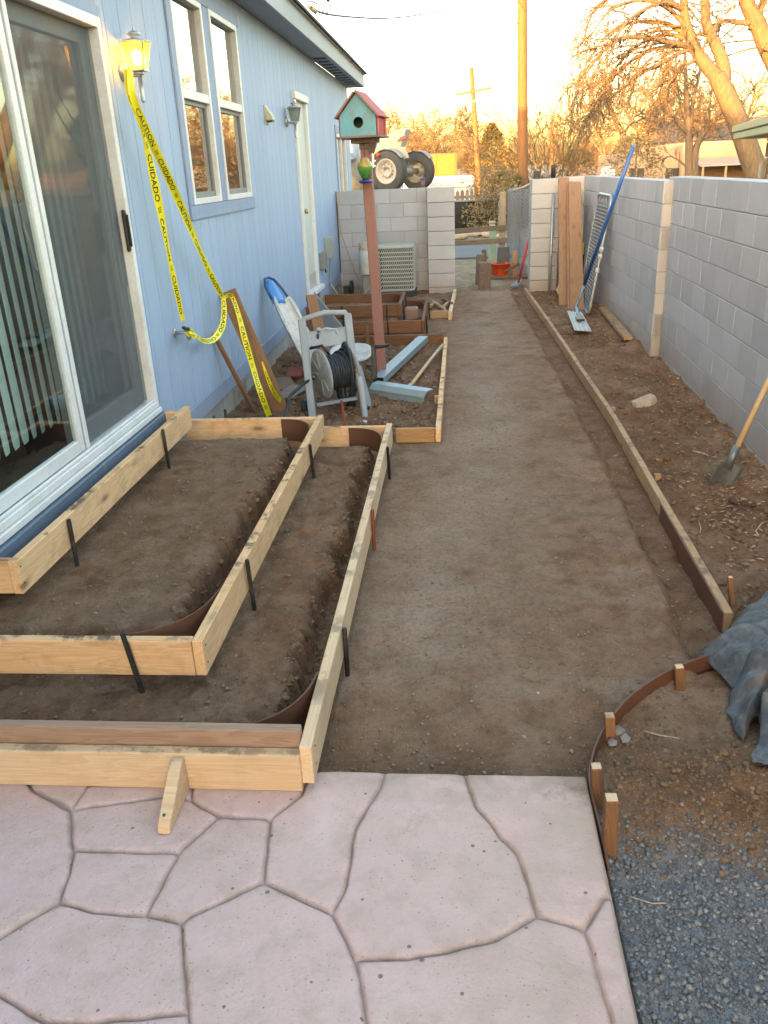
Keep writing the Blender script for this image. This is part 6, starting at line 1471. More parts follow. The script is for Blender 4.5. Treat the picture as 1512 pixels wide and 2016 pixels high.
# white camper roof behind the pickets
rv = thing('camper', 'white camper trailer roof behind the picket fence', 'camper', (-.5, 36, 0)); a = P(934, 345, y=36); 
wp = pm('camper_white', (.72, .72, .7), rough=.4, bmp=.02)
MB().b2((a.x-6.5, 36, .35), (a.x, 38.3, a.z)).build('body', wp, rv, .12, seg=3); MB().b2((a.x-6.3, 36.2, a.z+.002), (a.x-2.2, 38.1, a.z+.14)).build('roof_pod', wp, rv, .05, seg=2)
MB().b2((a.x-6.4, 35.985, a.z-.45), (a.x-.2, 35.998, a.z-.41)).build('stripe', pm('camper_stripe', (.35, .35, .35)), rv)
for k in range(2): MB().b2((a.x-.55-k*1.0, 35.985, a.z-.28), (a.x-.43-k*1.0, 35.997, a.z-.22)).build('marker_light', pm('amber_lens', (.4, .2, .05)), rv)
for k in range(2): MB().lathe([(.1, -.1), (.33, -.1), (.36, 0), (.33, .1), (.1, .1)], (a.x-3-k*.8, 36.2, .3), 20, (0, 1, 0)).build('wheel', rubber, rv)
# items standing on the walls
tag(MB().b2((1.13, 12.96, 1.556), (1.23, 13.08, 1.66)).build('black_box', black_plastic, None, .006), 'small black box standing on the block pier', 'box')
tag(MB().lathe([(.0, 0), (.035, 0), (.035, .16), (.03, .18), (.0, .18)], (1.42, 13.05, 1.556), 14).build('dark_bottle', black_plastic), 'dark bottle standing on the block pier', 'bottle')
tag(MB().lathe([(.0, 0), (.05, 0), (.06, .03), (.045, .07), (.0, .08)], (1.31, 13.06, 1.556), 10).build('rag', pm('grey_rag', (.22, .2, .16), bmp=.5)), 'crumpled grey rag between box and bottle on the pier', 'rag')
bo = thing('can', 'small dark can standing on the block wall stub', 'can', (-.50, 13.25, 1.5)); MB().lathe([(.0, 0), (.03, 0), (.032, .10), (.028, .11), (0, .11)], (-.50, 13.25, 1.503), 14).build('can_body', pm('brown_print', (.2, .1, .07), (.3, .2, .16), scale=30), bo); MB().lathe([(.034, .1), (.038, .125), (.0, .13)], (-.50, 13.25, 1.503), 14).build('lid', cob, bo)

# ------------------------------------------------------------------ concrete mixer truck with its tail axle raised
tk = thing('mixer_truck', 'pale concrete mixer truck with raised tail wheels behind the wall stub', 'truck', (-2.2, 25, 0))
TY = 23.5; wc = P(765, 337, y=TY); wc2 = P(822, 337, y=TY+1.9)
tyre_m = pm('truck_tyre', (.05, .055, .06), (.075, .078, .082), scale=10, rough=.8, bmp=.3); rimm = pm('truck_rim', (.45, .44, .4), (.36, .35, .32), rough=.5, metal=.2, bmp=.1, dirt=(.3, .27, .22), dirt_amt=.4)
beige = pm('mixer_beige', (.46, .44, .38), (.4, .385, .33), scale=2, rough=.5, bmp=.04, dirt=(.35, .33, .29), dirt_amt=.4)
R_ = .515
def truck_wheel(c, ax, face):
    w_ = MB().lathe([(.30, -.15), (.46, -.15), (R_-.01, -.11), (R_, -.06), (R_, .06), (R_-.01, .11), (.46, .15), (.30, .15)], c, 40, ax, cap=False).build('wheel', tyre_m, tk)
    pr3 = [(.0, .05), (.10, .05), (.11, .10), (.14, .10), (.15, .06), (.20, .055), (.24, .12), (.30, .152), (.315, .152), (.31, .13)] if face > 0 else [(.0, .02), (.12, .02), (.13, -.12), (.24, -.10), (.30, .1), (.315, .152), (.31, .13)]
    MB().lathe(pr3, c, 32, ax, cap=False).build('rim', rimm, w_)
    if face > 0:
        e1 = Vector(ax).normalized().orthogonal().normalized(); e2 = Vector(ax).normalized().cross(e1)
        for k in range(10): a = 2*PI*k/10; MB().lathe([(.014, .05), (.014, .085), (.0, .088)], Vector(c)+(e1*math.cos(a)+e2*math.sin(a))*.17, 6, ax, cap=False).build('lug_nut', pm('lug_steel', (.2, .2, .19), metal=.4), w_)
axw = V(-.42, -.905, -.02).normalized()
truck_wheel(wc, axw, 1); truck_wheel(wc2, axw, -1)
MB().tube([wc, wc2], .075, 12).build('axle', rimm, tk)
for cxy, s_ in ((wc, 1), (wc2, 1)):
    pts = []; nrm = V(0, 0, 1).cross(axw).normalized()
    rows = [[cxy+axw*o_+(nrm*math.cos(a)+V(0, 0, 1)*math.sin(a))*(R_+.03) for o_ in (-.13, .13)] for a in [math.radians(35+k*10) for k in range(12)]]
    MB().sheet(rows).build('mudguard', pm('guard_grey', (.33, .34, .33), (.28, .29, .28), bmp=.1), tk, solid=.015, recalc=False)
MB().bar(wc2+V(-.4, 0, .55), wc2+V(-.38, 0, .05), .05, .05).bar(wc2+V(-.4, -.02, .1), wc2+V(.1, 0, .12), .06, .06).build('axle_strut', beige, tk)
MB().lathe([(.09, 0), (.12, .06), (.10, .12), (.16, .13), (.16, .18), (.0, .18)], wc2+V(-.15, -.3, .02), 12, axw).build('brake_chamber', pm('grimy_grey', (.2, .19, .17), bmp=.3), tk)
# frame tail piece with round lamp, hopper chute, drum and cab
MB().prism([wc+V(-.42, .2, .62), wc+V(.45, .2, .58), wc+V(.55, .2, .3), wc+V(-.55, .2, .2)], (0, .12, 0)).build('tail_frame', beige, tk, .01)
lp = P(744, 305, y=TY-.1); MB().lathe([(.0, 0), (.06, 0), (.06, .02), (.0, .03)], lp, 16, (0, -1, 0)).build('tail_lamp', pm('red_lens', (.6, .08, .05), rough=.3, bmp=0), tk)
MB().bar(P(735, 330, y=TY), P(735, 300, y=TY), .04, .04).bar(P(727, 328, y=TY), P(750, 325, y=TY), .03, .03).bar(P(727, 318, y=TY), P(750, 315, y=TY), .03, .03).build('ladder', white_paint, tk)
ch = [P(*q, y=TY+.6) for q in ((742, 300), (746, 276), (764, 265), (780, 256), (798, 251), (800, 254), (797, 265), (791, 283), (785, 300))]
MB().prism(ch, (.1, .5, 0)).build('chute', beige, tk, .03, seg=2)
fl = [P(*q, y=TY+.5) for q in ((781, 279), (788, 270), (799, 266), (799, 274), (789, 276))]; MB().prism(fl, (.02, .05, 0)).build('chute_lip', pm('faded_red_lip', (.5, .13, .12)), tk, .01)
dcen = V(wc.x-1.1, TY+3.2, 2.15); MB().lathe([(.0, -2.0), (.5, -1.9), (.95, -.6), (1.1, .6), (.85, 1.7), (.45, 2.1), (0, 2.15)], dcen-V(0, 0, .25), 28, V(-.12, 1, -.12)).build('drum', pm('mixer_white', (.62, .63, .62), rough=.45, bmp=.04), tk)
MB().b2((wc.x-2.2, TY+1.2, .75), (wc.x-.1, TY+8.5, 1.05)).build('chassis', pm('chassis_dark', (.06, .06, .065)), tk, .02)
MB().b2((wc.x-2.3, TY+6.0, 1.05), (wc.x-.1, TY+8.3, 2.75)).build('cab', pm('cab_blue_white', (.45, .58, .72), rough=.3, bmp=0), tk, .12, seg=3)
a = P(688, 300, y=TY+.4); MB().b2((a.x-.6, TY+.4, a.z-.2), (a.x+.12, TY+1.3, a.z+.35)).build('water_tank', pm('tank_white', (.62, .68, .74), rough=.35), tk, .1, seg=3); MB().b2((a.x-.6, TY+.38, a.z-.1), (a.x+.125, TY+.398, a.z-.02)).build('tank_band', blue_plastic, tk)
MB().b2((a.x-.4, TY+.3, a.z-1.1), (a.x-.1, TY+1.0, a.z-.22)).build('side_box', white_paint, tk, .02)
for k in range(2):
    for s_ in (-2.0, -.3): MB().lathe([(.2, -.25), (.46, -.25), (.515, -.1), (.515, .1), (.46, .25), (.2, .25)], (wc.x+s_, TY+4.2+k*1.35, .48), 28, (1, 0, 0)).build('wheel', tyre_m, tk)

# ------------------------------------------------------------------ poles and cables
polem = pm('utility_pole_wood', (.24, .13, .06), (.15, .08, .04), scale=5, stretch=(6, 6, .5), rough=.85, bmp=.5, bscale=20, rnd=False)
def pole(name, bpx, tpx, y, r0, r1, label, arm=None, th=None):
    b = P(*bpx, y=y); t_ = P(*tpx, y=y); d = (t_-b).normalized(); b2 = b-d*((b.z+.3)/d.z); t_ = t_ if th is None else b2+d*(th/d.z)
    o = thing(name, label, 'utility pole', (b2.x, b2.y, 0)); L = (t_-b2).length
    MB().tube([b2.lerp(t_, k/8) for k in range(9)], [r0+(r1-r0)*k/8 for k in range(9)], 14).build('mast', polem, o)
    if arm:
        l, r_ = P(*arm[0], y=y-.15), P(*arm[1], y=y-.15); MB().bar(l, r_, .1, .12).build('cross_arm', polem, o, .01)
        for k in (.06, .3, .42, .62, .78, .95): q = l.lerp(r_, k); MB().lathe([(.03, .06), (.05, .1), (.045, .16), (.02, .2)], q, 10).build('insulator', pm('insulator_glass', (.2, .22, .2), rough=.2), o)
        m_ = (l+r_)/2; MB().bar(l.lerp(r_, .3), m_+V(0, 0, -.6), .02, .04).bar(l.lerp(r_, .7), m_+V(0, 0, -.6), .02, .04).build('brace', galv, o)
    return o
pole('utility_pole', (1029, 345), (1028, 0), 26, .155, .125, 'tall thick brown utility pole standing behind the gap', th=11)
pole('utility_pole', (943, 360), (928, 133), 55, .19, .13, 'leaning utility pole with one wide cross arm', arm=((898, 187), (968, 173)))
pole('utility_pole', (933, 358), (932, 224), 88, .17, .13, 'distant utility pole with cross arm behind the leaning pole', arm=((908, 253), (953, 249)))
pole('utility_pole', (1087, 345), (1086, 232), 62, .11, .09, 'thin distant utility pole without an arm')
cable_m = pm('dark_cable', (.06, .06, .065), rough=.6, bmp=0)
def cable(pts, r, label, name='cable'): 
    n = len(pts); out = []
    for i in range(n-1):
        a, b, c, d = pts[max(i-1, 0)], pts[i], pts[i+1], pts[min(i+2, n-1)]
        for k in range(6): u = k/6; out.append(.5*((2*b)+(c-a)*u+(2*a-5*b+4*c-d)*u*u+(3*b-3*c+d-a)*u**3))
    out.append(pts[-1]); tag(MB().tube(out, r, 6).build(name, cable_m), label, 'cable')
cable([P(612, 14, y=8.7), P(640, 27, y=9.3), P(700, 34, y=11), P(760, 36, y=13), P(820, 30, y=15.5), P(870, 18, y=18), P(915, -2, y=20.5), P(985, -45, y=26)], .011, 'twisted service cable running from the eave to the utility pole')
ins = thing('service_bracket', 'cream insulator and looped lead on the eave edge', 'bracket', (-1.5, 8.8, 3.3))
MB().tube([P(607, 12, y=8.7), P(622, 22, y=8.8)], [.02, .028], 10).build('insulator', cream, ins); MB().tube([P(604, 4, y=8.7), P(612, 2, y=8.72), P(626, 8, y=8.9), P(638, 26, y=9.25)], .006, 6).build('lead', cable_m, ins); MB().tube([P(646, 2, y=9.2), P(651, 10, y=9.25), P(648, 20, y=9.3), P(642, 27, y=9.3)], .006, 6).build('lead', cable_m, ins)
MB().tube([P(641, -14, y=9.2), P(647, 2, y=9.2)], .02, 8).build('splice', black_plastic, ins)
cable([P(1019, 42, y=26), P(1008, 72, y=31), P(995, 112, y=40), P(985, 152, y=52)], .012, 'thin guy cable running down from the thick utility pole')
# ------------------------------------------------------------------ trees
def bark(name, c1, c2): return pm(name, c1, c2, scale=9, stretch=(2.5, 2.5, .6), rough=.9, bmp=.7, bscale=25, bdist=.02, rnd=False)
bark_big = bark('elm_bark', (.19, .145, .10), (.11, .085, .06)); twig_m = bark('elm_twig', (.20, .145, .095), (.13, .095, .062)); bark_pale = bark('pale_bark', (.22, .165, .12), (.14, .105, .08))
class Grow:
    def __init__(s, seed, droop=.1, minr=.004, budget=4000): s.r = random.Random(seed); s.big = MB(); s.fine = MB(); s.droop = droop; s.minr = minr; s.left = budget
    def limb(s, p, d, L, r, lev, maxlev, kids, spread=.7, up=.1, segs=6):
        if s.left <= 0: return
        s.left -= 1
        pts = [p.copy()]; q = p.copy(); d = d.normalized(); sl = L/segs; rs_ = [r]
        for i in range(segs):
            d = (d+Vector((s.r.gauss(0, .13), s.r.gauss(0, .13), s.r.gauss(0, .10)+(up if lev < 2 else -s.droop)*.35))).normalized()
            q = q+d*sl; pts.append(q.copy()); rs_.append(max(r*(1-.75*(i+1)/segs), s.minr*.6))
        (s.big if r > .035 else s.fine).tube(pts, rs_, 7 if r > .05 else (4 if r > .015 else 3), cap=False)
        if lev < maxlev: s.kids(pts, rs_, L, lev, maxlev, kids, spread, up)
    def kids(s, pts, rs_, L, lev, maxlev, kids, spread, up, t0=.25):
        n = len(pts)-1
        for k in range(kids[min(lev, len(kids)-1)]):
            t = t0+(1-t0)*(k+s.r.random())/kids[min(lev, len(kids)-1)]; t = min(t, .999); i = int(t*n); u = t*n-i
            p = pts[i].lerp(pts[i+1], u); d0 = (pts[i+1]-pts[i]).normalized(); r = rs_[i]*(1-u)+rs_[i+1]*u
            side = Vector((s.r.gauss(0, 1), s.r.gauss(0, 1), s.r.gauss(0, .7))); side = (side-d0*side.dot(d0)).normalized()
            d = (d0*(1-spread*.5)+side*spread).normalized()
            cl = L*s.r.uniform(.38, .68)*(1-.35*t); cr = max(min(r*.7, cl*.022), s.minr)
            s.limb(p, d, cl, cr, lev+1, maxlev, kids, spread, up, 5 if lev < 1 else 4)
    def finish(s, name, label, loc, m1, m2, group=None):
        t = thing(name, label, 'tree', loc, group)
        s.big.build('trunk', m1, t, recalc=False)
        if s.fine.v: s.fine.build('crown', m2, t, recalc=False)
        return t
def px_limb(g, pix, y, r0, r1, y1=None):
    pts = []
    n = len(pix)
    for i, (x, yy) in enumerate(pix): pts.append(P(x, yy, y=y+((y1 if y1 is not None else y)-y)*i/(n-1)))
    out = []; rs_ = []
    for i in range(n-1):
        a, b, c, d = pts[max(i-1, 0)], pts[i], pts[i+1], pts[min(i+2, n-1)]
        for k in range(4): u = k/4; out.append(.5*((2*b)+(c-a)*u+(2*a-5*b+4*c-d)*u*u+(3*b-3*c+d-a)*u**3))
    out.append(pts[-1]); rs_ = [r0+(r1-r0)*i/(len(out)-1) for i in range(len(out))]
    g.big.tube(out, rs_, 10, cap=True); return out, rs_
def plen(o): return sum((b-a).length for a, b in zip(o[:-1], o[1:]))
# the large leaning elm over the wall
g = Grow(11, droop=.28, minr=.0105, budget=14000)
TYb = 20.0
tr_, trr = px_limb(g, [(1500, 372), (1475, 300), (1456, 248), (1432, 192), (1410, 149)], TYb, .25, .18)
L1, R1 = px_limb(g, [(1413, 156), (1391, 129), (1375, 108), (1362, 80), (1352, 50), (1347, 20), (1345, -60), (1340, -130)], TYb, .15, .06)
L2, R2 = px_limb(g, [(1424, 172), (1425, 132), (1413, 96), (1397, 63), (1389, 35), (1388, -10), (1395, -110)], TYb, .15, .07, TYb+.6)
ARC = [([(1362, 92), (1340, 88), (1307, 80), (1262, 73), (1222, 77), (1182, 107), (1151, 151), (1124, 209)], .07, -1.5), ([(1366, 98), (1347, 100), (1311, 120), (1267, 142), (1231, 169), (1196, 200), (1169, 227)], .055, -.6),
 ([(1360, 75), (1330, 55), (1300, 44), (1240, 46), (1190, 75), (1158, 122)], .06, 1.0), ([(1360, 66), (1320, 20), (1270, 0), (1210, 15), (1180, 45), (1160, 80)], .055, -1.0), ([(1350, 28), (1300, -12), (1240, -25), (1190, 0), (1150, 42)], .055, .5),
 ([(1360, 88), (1290, 96), (1240, 122), (1200, 162), (1172, 205), (1160, 235)], .05, .8), ([(1362, 80), (1310, 68), (1255, 90), (1215, 130), (1190, 175), (1180, 215)], .05, 1.6), ([(1348, 20), (1310, 5), (1262, 22), (1225, 55), (1205, 95), (1190, 130)], .05, -1.6), ([(1378, 112), (1350, 130), (1320, 160), (1300, 195), (1285, 225)], .045, -.4)]
arcs = [px_limb(g, p_, TYb, r_, .011, TYb+dy) for p_, r_, dy in ARC]
for o, r_ in arcs: g.kids(o, r_, plen(o)*.55, 1, 3, [0, 19, 9, 6], .5, -.1, .08)
for o, r_ in ((L1, R1), (L2, R2)): g.kids(o, r_, 2.6, 1, 3, [0, 14, 8, 5], .8, .15, .25)
g.finish('elm_tree', 'large leaning bare elm with long drooping branches', (tr_[0].x, TYb, 0), bark_big, twig_m)
# second big tree at the frame edge
g = Grow(21, droop=.2, minr=.0125, budget=2600)
tr2, r2_ = px_limb(g, [(1600, 330), (1560, 210), (1530, 130), (1510, 92), (1489, 42), (1470, 5), (1450, -80)], 21.5, .26, .13)
La, Ra = px_limb(g, [(1488, 45), (1454, 44), (1427, 41), (1408, 54), (1385, 62)], 21.5, .075, .012); Lb, Rb = px_limb(g, [(1480, 60), (1495, 20), (1512, -20), (1530, -90)], 21.5, .11, .05)
g.kids(La, Ra, 2.0, 1, 3, [0, 12, 6, 4], .8, .1, .1); g.kids(Lb, Rb, 2.4, 1, 3, [0, 12, 6, 4], .8, .1, .1); g.kids(tr2, r2_, 2.6, 1, 3, [0, 10, 6, 4], .8, .1, .4)
g.finish('elm_tree', 'thick trunked bare tree rising behind the stone clad house', (tr2[0].x, 21.5, 0), bark_big, twig_m)
# multi-stemmed tree in front of the tan house
g = Grow(31, droop=.0, minr=.012, budget=3200); ym = 25
for pix, r0, r1 in (([(1356, 390), (1357, 300), (1355, 255), (1352, 200), (1350, 150), (1348, 90)], .13, .03), ([(1366, 390), (1368, 305), (1382, 268), (1402, 240), (1422, 212), (1440, 170)], .12, .03), ([(1358, 268), (1332, 238), (1316, 200), (1318, 150)], .06, .015), ([(1357, 252), (1364, 200), (1376, 150), (1386, 95)], .07, .02), ([(1355, 258), (1322, 228), (1285, 238), (1258, 228), (1228, 214)], .045, .01), ([(1400, 242), (1430, 235), (1462, 205), (1490, 160)], .045, .012), ([(1358, 335), (1322, 308), (1285, 320), (1252, 300)], .03, .008), ([(1354, 240), (1336, 190), (1330, 130), (1335, 80)], .05, .014), ([(1370, 290), (1392, 250), (1398, 200), (1405, 150)], .06, .015)):
    o, r_ = px_limb(g, pix, ym, r0, r1, ym+random.Random(r0*1000).uniform(-.8, .8)); g.kids(o, r_, plen(o)*.42, 1, 3, [0, 11, 7, 4], .75, .12, .25)
g.finish('bare_tree', 'many stemmed bare tree in front of the tan house', (P(1360, 372, y=ym).x, ym, 0), bark_pale, twig_m)
# slender multi-stem shrub beside the thick pole
g = Grow(41, droop=-.1, minr=.010, budget=1400); b0 = P(1058, 372, y=28)
for k in range(22):
    a = random.Random(k*7).uniform(-1.25, 1.25); g.limb(V(b0.x+.02*k-.2, 28+.1*math.sin(k*2.0), -.0), V(math.sin(a)*.9, .25*math.sin(k*1.7), math.cos(a)+.35), random.Random(k).uniform(2.2, 3.9), .022, 1, 3, [0, 6, 4, 3], .55, .25, 6)
g.finish('bare_shrub', 'many stemmed bare shrub beside the thick utility pole', (b0.x, 28, 0), bark_pale, twig_m)
# generic bare trees, each kind built once and copied
def generic(seed, h, lev, kids, r, name, label, loc, m1, m2, droop=.05, budget=2000, spread=.7, forks=5):
    g = Grow(seed, droop, .02, budget); rnd = random.Random(seed); b = Vector(loc)
    trunk = [b+V(0, 0, -.2), b+V(rnd.uniform(-.1, .1), 0, h*.12), b+V(rnd.uniform(-.2, .2), rnd.uniform(-.2, .2), h*.28)]
    g.big.tube(trunk, [r, r*.8, r*.65], 8, cap=False)
    for k in range(forks):
        a = 2*PI*(k+rnd.random()*.7)/forks; t = trunk[1].lerp(trunk[2], rnd.uniform(.3, 1))
        g.limb(t, V(math.cos(a)*spread, math.sin(a)*spread, 1), h*rnd.uniform(.5, .72), r*.5, 0, lev, kids, .7, .16, 7)
    return g.finish(name, label, loc, m1, m2, None)
def copy_tree(src, loc, rz, s_, label, group=None):
    r = src.copy(); COL.objects.link(r); M = Matrix.Translation(Vector(loc))@Matrix.Rotation(rz, 4, 'Z')@Matrix.Scale(s_, 4)
    r.matrix_basis = M; WM[r] = M; r['label'] = label
    if group: r['group'] = group
    for c in src.children:
        k = c.copy(); COL.objects.link(k); k.parent = r; k.matrix_parent_inverse = c.matrix_parent_inverse.copy(); k.matrix_basis = c.matrix_basis.copy()
    return r
tA = generic(51, 7.0, 3, [9, 6, 5, 4], .16, 'bare_tree', 'upright bare golden tree left of the tan house', (P(1195, 350, y=48).x, 48, 0), bark_pale, twig_m, budget=1900)
tB = generic(52, 6.0, 3, [10, 7, 5, 4], .13, 'bare_tree', 'bushy golden bare tree behind the plywood shed', (P(858, 350, y=58).x, 58, 0), bark_pale, twig_m, budget=2200, spread=1.1, forks=7)
tC = generic(53, 8.5, 3, [9, 6, 5, 4], .2, 'bare_tree', 'broad golden bare tree rising behind the tan house', (P(1250, 350, y=62).x, 62, 0), bark_pale, twig_m, budget=2200, spread=.9, forks=6)
i = 0; rnd = random.Random(77)
for (px_, y, s_, src, lab) in ((1130, 66, .75, tB, 'low bushy bare tree beyond the shrub by the pole'), (1330, 58, .8, tC, 'bare golden tree behind the roof of the tan house'), (1420, 66, 1.1, tA, 'bare golden tree between the leaning elm and the stone clad house'), (905, 80, .6, tB, 'low bare tree behind the leaning utility pole'), (1010, 95, .55, tB, 'low bare tree behind the thick utility pole'), (1060, 90, .8, tA, 'slim bare tree behind the shrub by the pole'), (820, 75, .8, tC, 'bare tree behind the mixer truck'), (760, 90, 1.2, tA, 'bare tree beyond the birdhouse roofline'), (1165, 58, .55, tB, 'small bushy bare tree beside the tan house end wall')):
    copy_tree(src, (P(px_, 350, y=y).x, y, 0), rnd.uniform(0, 6), s_, lab)
for k in range(22):
    x = -75+k*10+rnd.uniform(-3, 3); y = 135+rnd.uniform(-15, 40); copy_tree((tA, tB, tC)[k % 3], (x, y, 0), rnd.uniform(0, 6), rnd.uniform(.8, 1.25), 'far off bare tree on the golden horizon', 'far off bare trees')
# conifers and evergreen bushes: needle sprays spread through a cone
def conifer(name, label, loc, h, R_, n, mat, seed, taper=1.0, cat='tree'):
    t = thing(name, label, cat, loc); rs = np.random.RandomState(seed); b = Vector(loc)
    MB().tube([b+V(0, 0, -.2), b+V(0, 0, h*.9)], [h*.022, h*.005], 7).build('trunk', bark_big, t)
    vs = []; fs = []
    for i in range(n):
        u = rs.rand()**.8; z = h*(.06+.94*u); rr_ = R_*((1-u)**taper)*(.25+.75*rs.rand()**.5)*(1+.25*math.sin(u*23+i))+.05; a = rs.rand()*6.283
        p = b+V(rr_*math.cos(a), rr_*math.sin(a), z); s_ = h*.035*rs.uniform(.6, 1.4)
        for q in range(3):
            d = Vector((math.cos(a)+rs.normal(0, .6), math.sin(a)+rs.normal(0, .6), rs.normal(.25, .5))).normalized()*s_; w_ = d.cross(Vector(rs.normal(0, 1, 3))).normalized()*s_*.22; k = len(vs)
            vs += [p-w_, p+w_, p+d]; fs.append((k, k+1, k+2))
    MB().add(vs, fs).build('crown', mat, t, recalc=False); return t
gold_ever = pm('sunlit_juniper', (.30, .23, .085), (.2, .16, .06), scale=2, rough=.8, bmp=0); ever = pm('juniper_green', (.15, .14, .06), (.10, .105, .045), scale=2, rough=.8, bmp=0); dry = pm('dry_brush', (.30, .24, .14), (.2, .17, .1), scale=4, rough=.9, bmp=0)  # far junipers: golden sunlight put into the needle colour
conifer('juniper_tree', 'golden green cone shaped juniper behind the leaning pole', (P(968, 350, y=64).x, 64, 0), 4.5, 1.9, 2600, gold_ever, 1, .7)
conifer('juniper_tree', 'short juniper beside the taller one behind the leaning pole', (P(1000, 350, y=66).x, 66, 0), 2.8, 1.6, 1800, gold_ever, 2, .6)
conifer('evergreen_bush', 'olive evergreen bush beside the thick utility pole', (P(1000, 380, y=25).x, 25.5, 0), 1.55, .9, 1500, ever, 3, .35, 'bush')
conifer('dry_bush', 'tangled pale dry bush behind the timber post', (P(975, 380, y=24.5).x, 24.8, 0), 1.75, .8, 1800, dry, 4, .3, 'bush')
conifer('evergreen_bush', 'small green bush above the leaning planks', (P(1137, 345, y=34).x, 34, 0), 2.2, .9, 900, ever, 5, .4, 'bush')
conifer('dry_bush', 'dry golden bush beside the tan house end wall', (P(1250, 345, y=33).x, 33, 0), 2.6, 1.3, 1500, dry, 6, .35, 'bush')

# ------------------------------------------------------------------ buildings beyond
adobe = pm('tan_stucco', (.42, .30, .22), (.36, .26, .19), scale=2, rough=.9, bmp=.2, bscale=40)
th = thing('neighbour_house', 'low tan adobe house with metal awning behind the wall', 'house', (9, 38, 0))
a, b, c = P(1236, 345, y=38), P(1340, 345, y=38), P(1470, 345, y=38); ztop = P(1400, 278, y=38).z; zl = P(1285, 299, y=38).z
MB().b2((a.x, 38.4, -.6), (b.x, 46, zl)).build('wing', adobe, th, .06, seg=2); MB().b2((b.x, 38, -.6), (c.x+3, 47, ztop)).build('main_block', adobe, th, .08, seg=2)
xa = P(1372, 345, y=37).x; za, zb_ = P(1410, 327, y=36.6).z, P(1410, 313, y=38).z
MB().prism([V(xa, 36.6, za), V(c.x+3, 36.6, za), V(c.x+3, 37.99, zb_), V(xa, 37.99, zb_)], (0, 0, .05)).build('awning', pm('pale_metal_awning', (.36, .31, .28), (.3, .26, .23), rough=.6, bmp=.1), th)
MB().b2((xa+.1, 37.97, -.5), (c.x+2.5, 37.985, za+.15)).build('porch_shade', pm('porch_shade_brown', (.10, .06, .04), (.16, .1, .06), scale=4, stretch=(5, 1, 1)), th)  # shade under the awning painted as a dark brown sheet
for k in range(6): MB().b2((xa+.1+k*.9, 36.65, -.5), (xa+.17+k*.9, 36.72, za)).build('porch_post', adobe, th)
for k, px_ in enumerate((1246, 1262, 1318, 1332)): q = P(px_, 341, y=38.3 if px_ < 1300 else 38.3); MB().b2((q.x-.14, 38.36, q.z-.25), (q.x+.14, 38.41, q.z+.2)).build('window', pm('dark_pane', (.04, .045, .05), rough=.2), th)
MB().lathe([(.0, 0), (.28, .02), (.3, .06), (.26, .07), (0, .03)], P(1196, 342, y=37), 18, (0, -1, .4)).build('satellite_dish', white_paint, th)
# stone clad neighbour close behind the wall
sn = thing('neighbour_house', 'stone clad neighbour house with olive green fascia over the wall', 'house', (5.5, 15, 0))
ny = 15.0; c0 = P(1443, 275, y=ny); olive = pm('olive_fascia', (.36, .37, .24), (.32, .33, .21), rough=.6, bmp=.1)
c1_ = P(1512, 266, y=11.35); d_ = V(c1_.x-c0.x, c1_.y-c0.y, 0).normalized(); e_ = V(-d_.y, d_.x, 0)
q0 = V(c0.x, ny, 0); pt = lambda s_, t_, z: q0+d_*s_+e_*t_+V(0, 0, z)
MB().prism([pt(0, 0, c0.z), pt(6, 0, c0.z), pt(6, 6, c0.z), pt(0, 6, c0.z)], (0, 0, .10)).build('fascia', olive, sn, .01); MB().prism([pt(-.03, -.03, c0.z+.102), pt(6, -.03, c0.z+.102), pt(6, 6, c0.z+.102), pt(-.03, 6, c0.z+.102)], (0, 0, .10)).build('roof_edge', olive, sn, .01)
MB().prism([pt(.35, .58, -.1), pt(6, .58, -.1), pt(6, 5.5, -.1), pt(.35, 5.5, -.1)], (0, 0, c0.z+.095)).build('wall', pm('cream_wall', (.5, .47, .36), bmp=.1), sn)
stn = pm('ledge_stone', (.36, .24, .15), (.26, .17, .11), scale=3, rough=.9, bmp=.5, bscale=14, vary=.25); rnd = random.Random(5)
for r_ in range(11):
    s_ = .32; z0_ = -.1+r_*.225
    while s_ < 2.2:
        w_ = rnd.uniform(.14, .3); e2 = min(s_+w_, 2.25); hh = .225
        zt_ = min(z0_+hh-.012, c0.z-.005)
        if zt_-z0_ > .03: MB().prism([pt(s_+.006, .5-rnd.uniform(0, .04), z0_), pt(e2-.006, .5-rnd.uniform(0, .04), z0_), pt(e2-.006, .575, z0_), pt(s_+.006, .575, z0_)], (0, 0, zt_-z0_)).build('stone', stn, sn, .015)
        s_ = e2
MB().box(pt(.6, .42, 1.5), (.10, .08, .22)).build('meter', galv, sn, .01); MB().tube([pt(.6, .43, -.1), pt(.6, .43, 1.45)], .025, 8).build('riser', galv, sn)
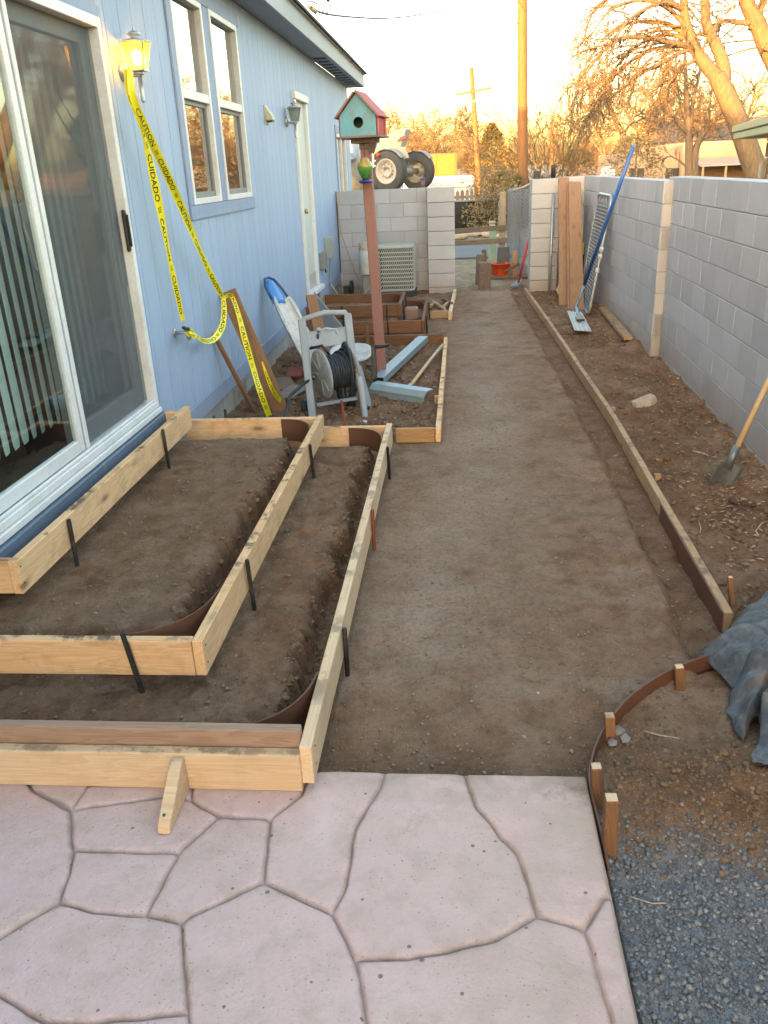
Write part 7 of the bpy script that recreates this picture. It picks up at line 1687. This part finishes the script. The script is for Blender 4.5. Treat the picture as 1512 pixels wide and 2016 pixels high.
# plywood shed
ps = thing('plywood_shed', 'sunlit plywood shed with dark corner post', 'shed', (-1.3, 42, 0))
l, r_ = P(846, 305, y=42), P(898, 305, y=42)
osb = pm('oriented_strand_board', (.30, .155, .05), (.21, .105, .033), scale=14, rough=.8, bmp=.2, bscale=30, stretch=(1, 1, 1))
mx = l.lerp(r_, .25).x
for xa, xb in ((l.x-1.5, mx-.008), (mx+.008, r_.x-.06)): MB().b2((xa, 42, -.1), (xb, 42.03, l.z)).build('panel', osb, ps)
MB().b2((r_.x-.06, 41.97, -.1), (r_.x+.03, 42.06, l.z+.03)).build('corner_post', brown_wood, ps); MB().b2((l.x-1.5, 42.031, -.1), (r_.x, 45, l.z-.05)).build('body', osb, ps); MB().b2((l.x-1.55, 41.98, l.z-.003), (r_.x-.062, 45.1, l.z+.04)).build('roof', pm('shed_roof', (.16, .12, .09)), ps)
MB().b2((l.x-1.5, 41.985, l.z-.92), (r_.x-.062, 41.999, l.z-.885)).build('batten', osb, ps)
wc_ = MB().b2((P(848, 350, y=32).x, 32, .3), (P(893, 350, y=32).x, 33.5, P(870, 357, y=32).z)); tag(wc_.build('trailer_box', white_paint, None, .03, seg=2), 'low white trailer box in front of the plywood shed', 'trailer')
# dwellings far to the sides so the horizon carries on
for k, (x, y, w_, h_) in enumerate(((-22, 60, 12, 3.2), (24, 75, 14, 3.4), (-45, 95, 13, 3.5), (45, 60, 12, 3.2))):
    t = thing('distant_house', ['low distant house left of the street', 'low distant house behind the tan one', 'faraway house at the left end of the street', 'faraway house at the right end of the street'][k], 'house', (x, y, 0))
    MB().b2((x-w_/2, y, -.1), (x+w_/2, y+8, h_-.5)).build('wall', adobe, t); MB().prism([V(x-w_/2-.4, y-.4, h_-.5), V(x-w_/2-.4, y+8.4, h_-.5), V(x-w_/2-.4, y+4, h_+1.2)], (w_+.8, 0, 0)).build('roof', shingle_m, t)
    for j in range(3): MB().b2((x-w_/2+1.5+j*w_/3, y-.02, .9), (x-w_/2+2.7+j*w_/3, y+.02, 2.0)).build('window', pm('dark_pane', (.04, .045, .05), rough=.2), t)
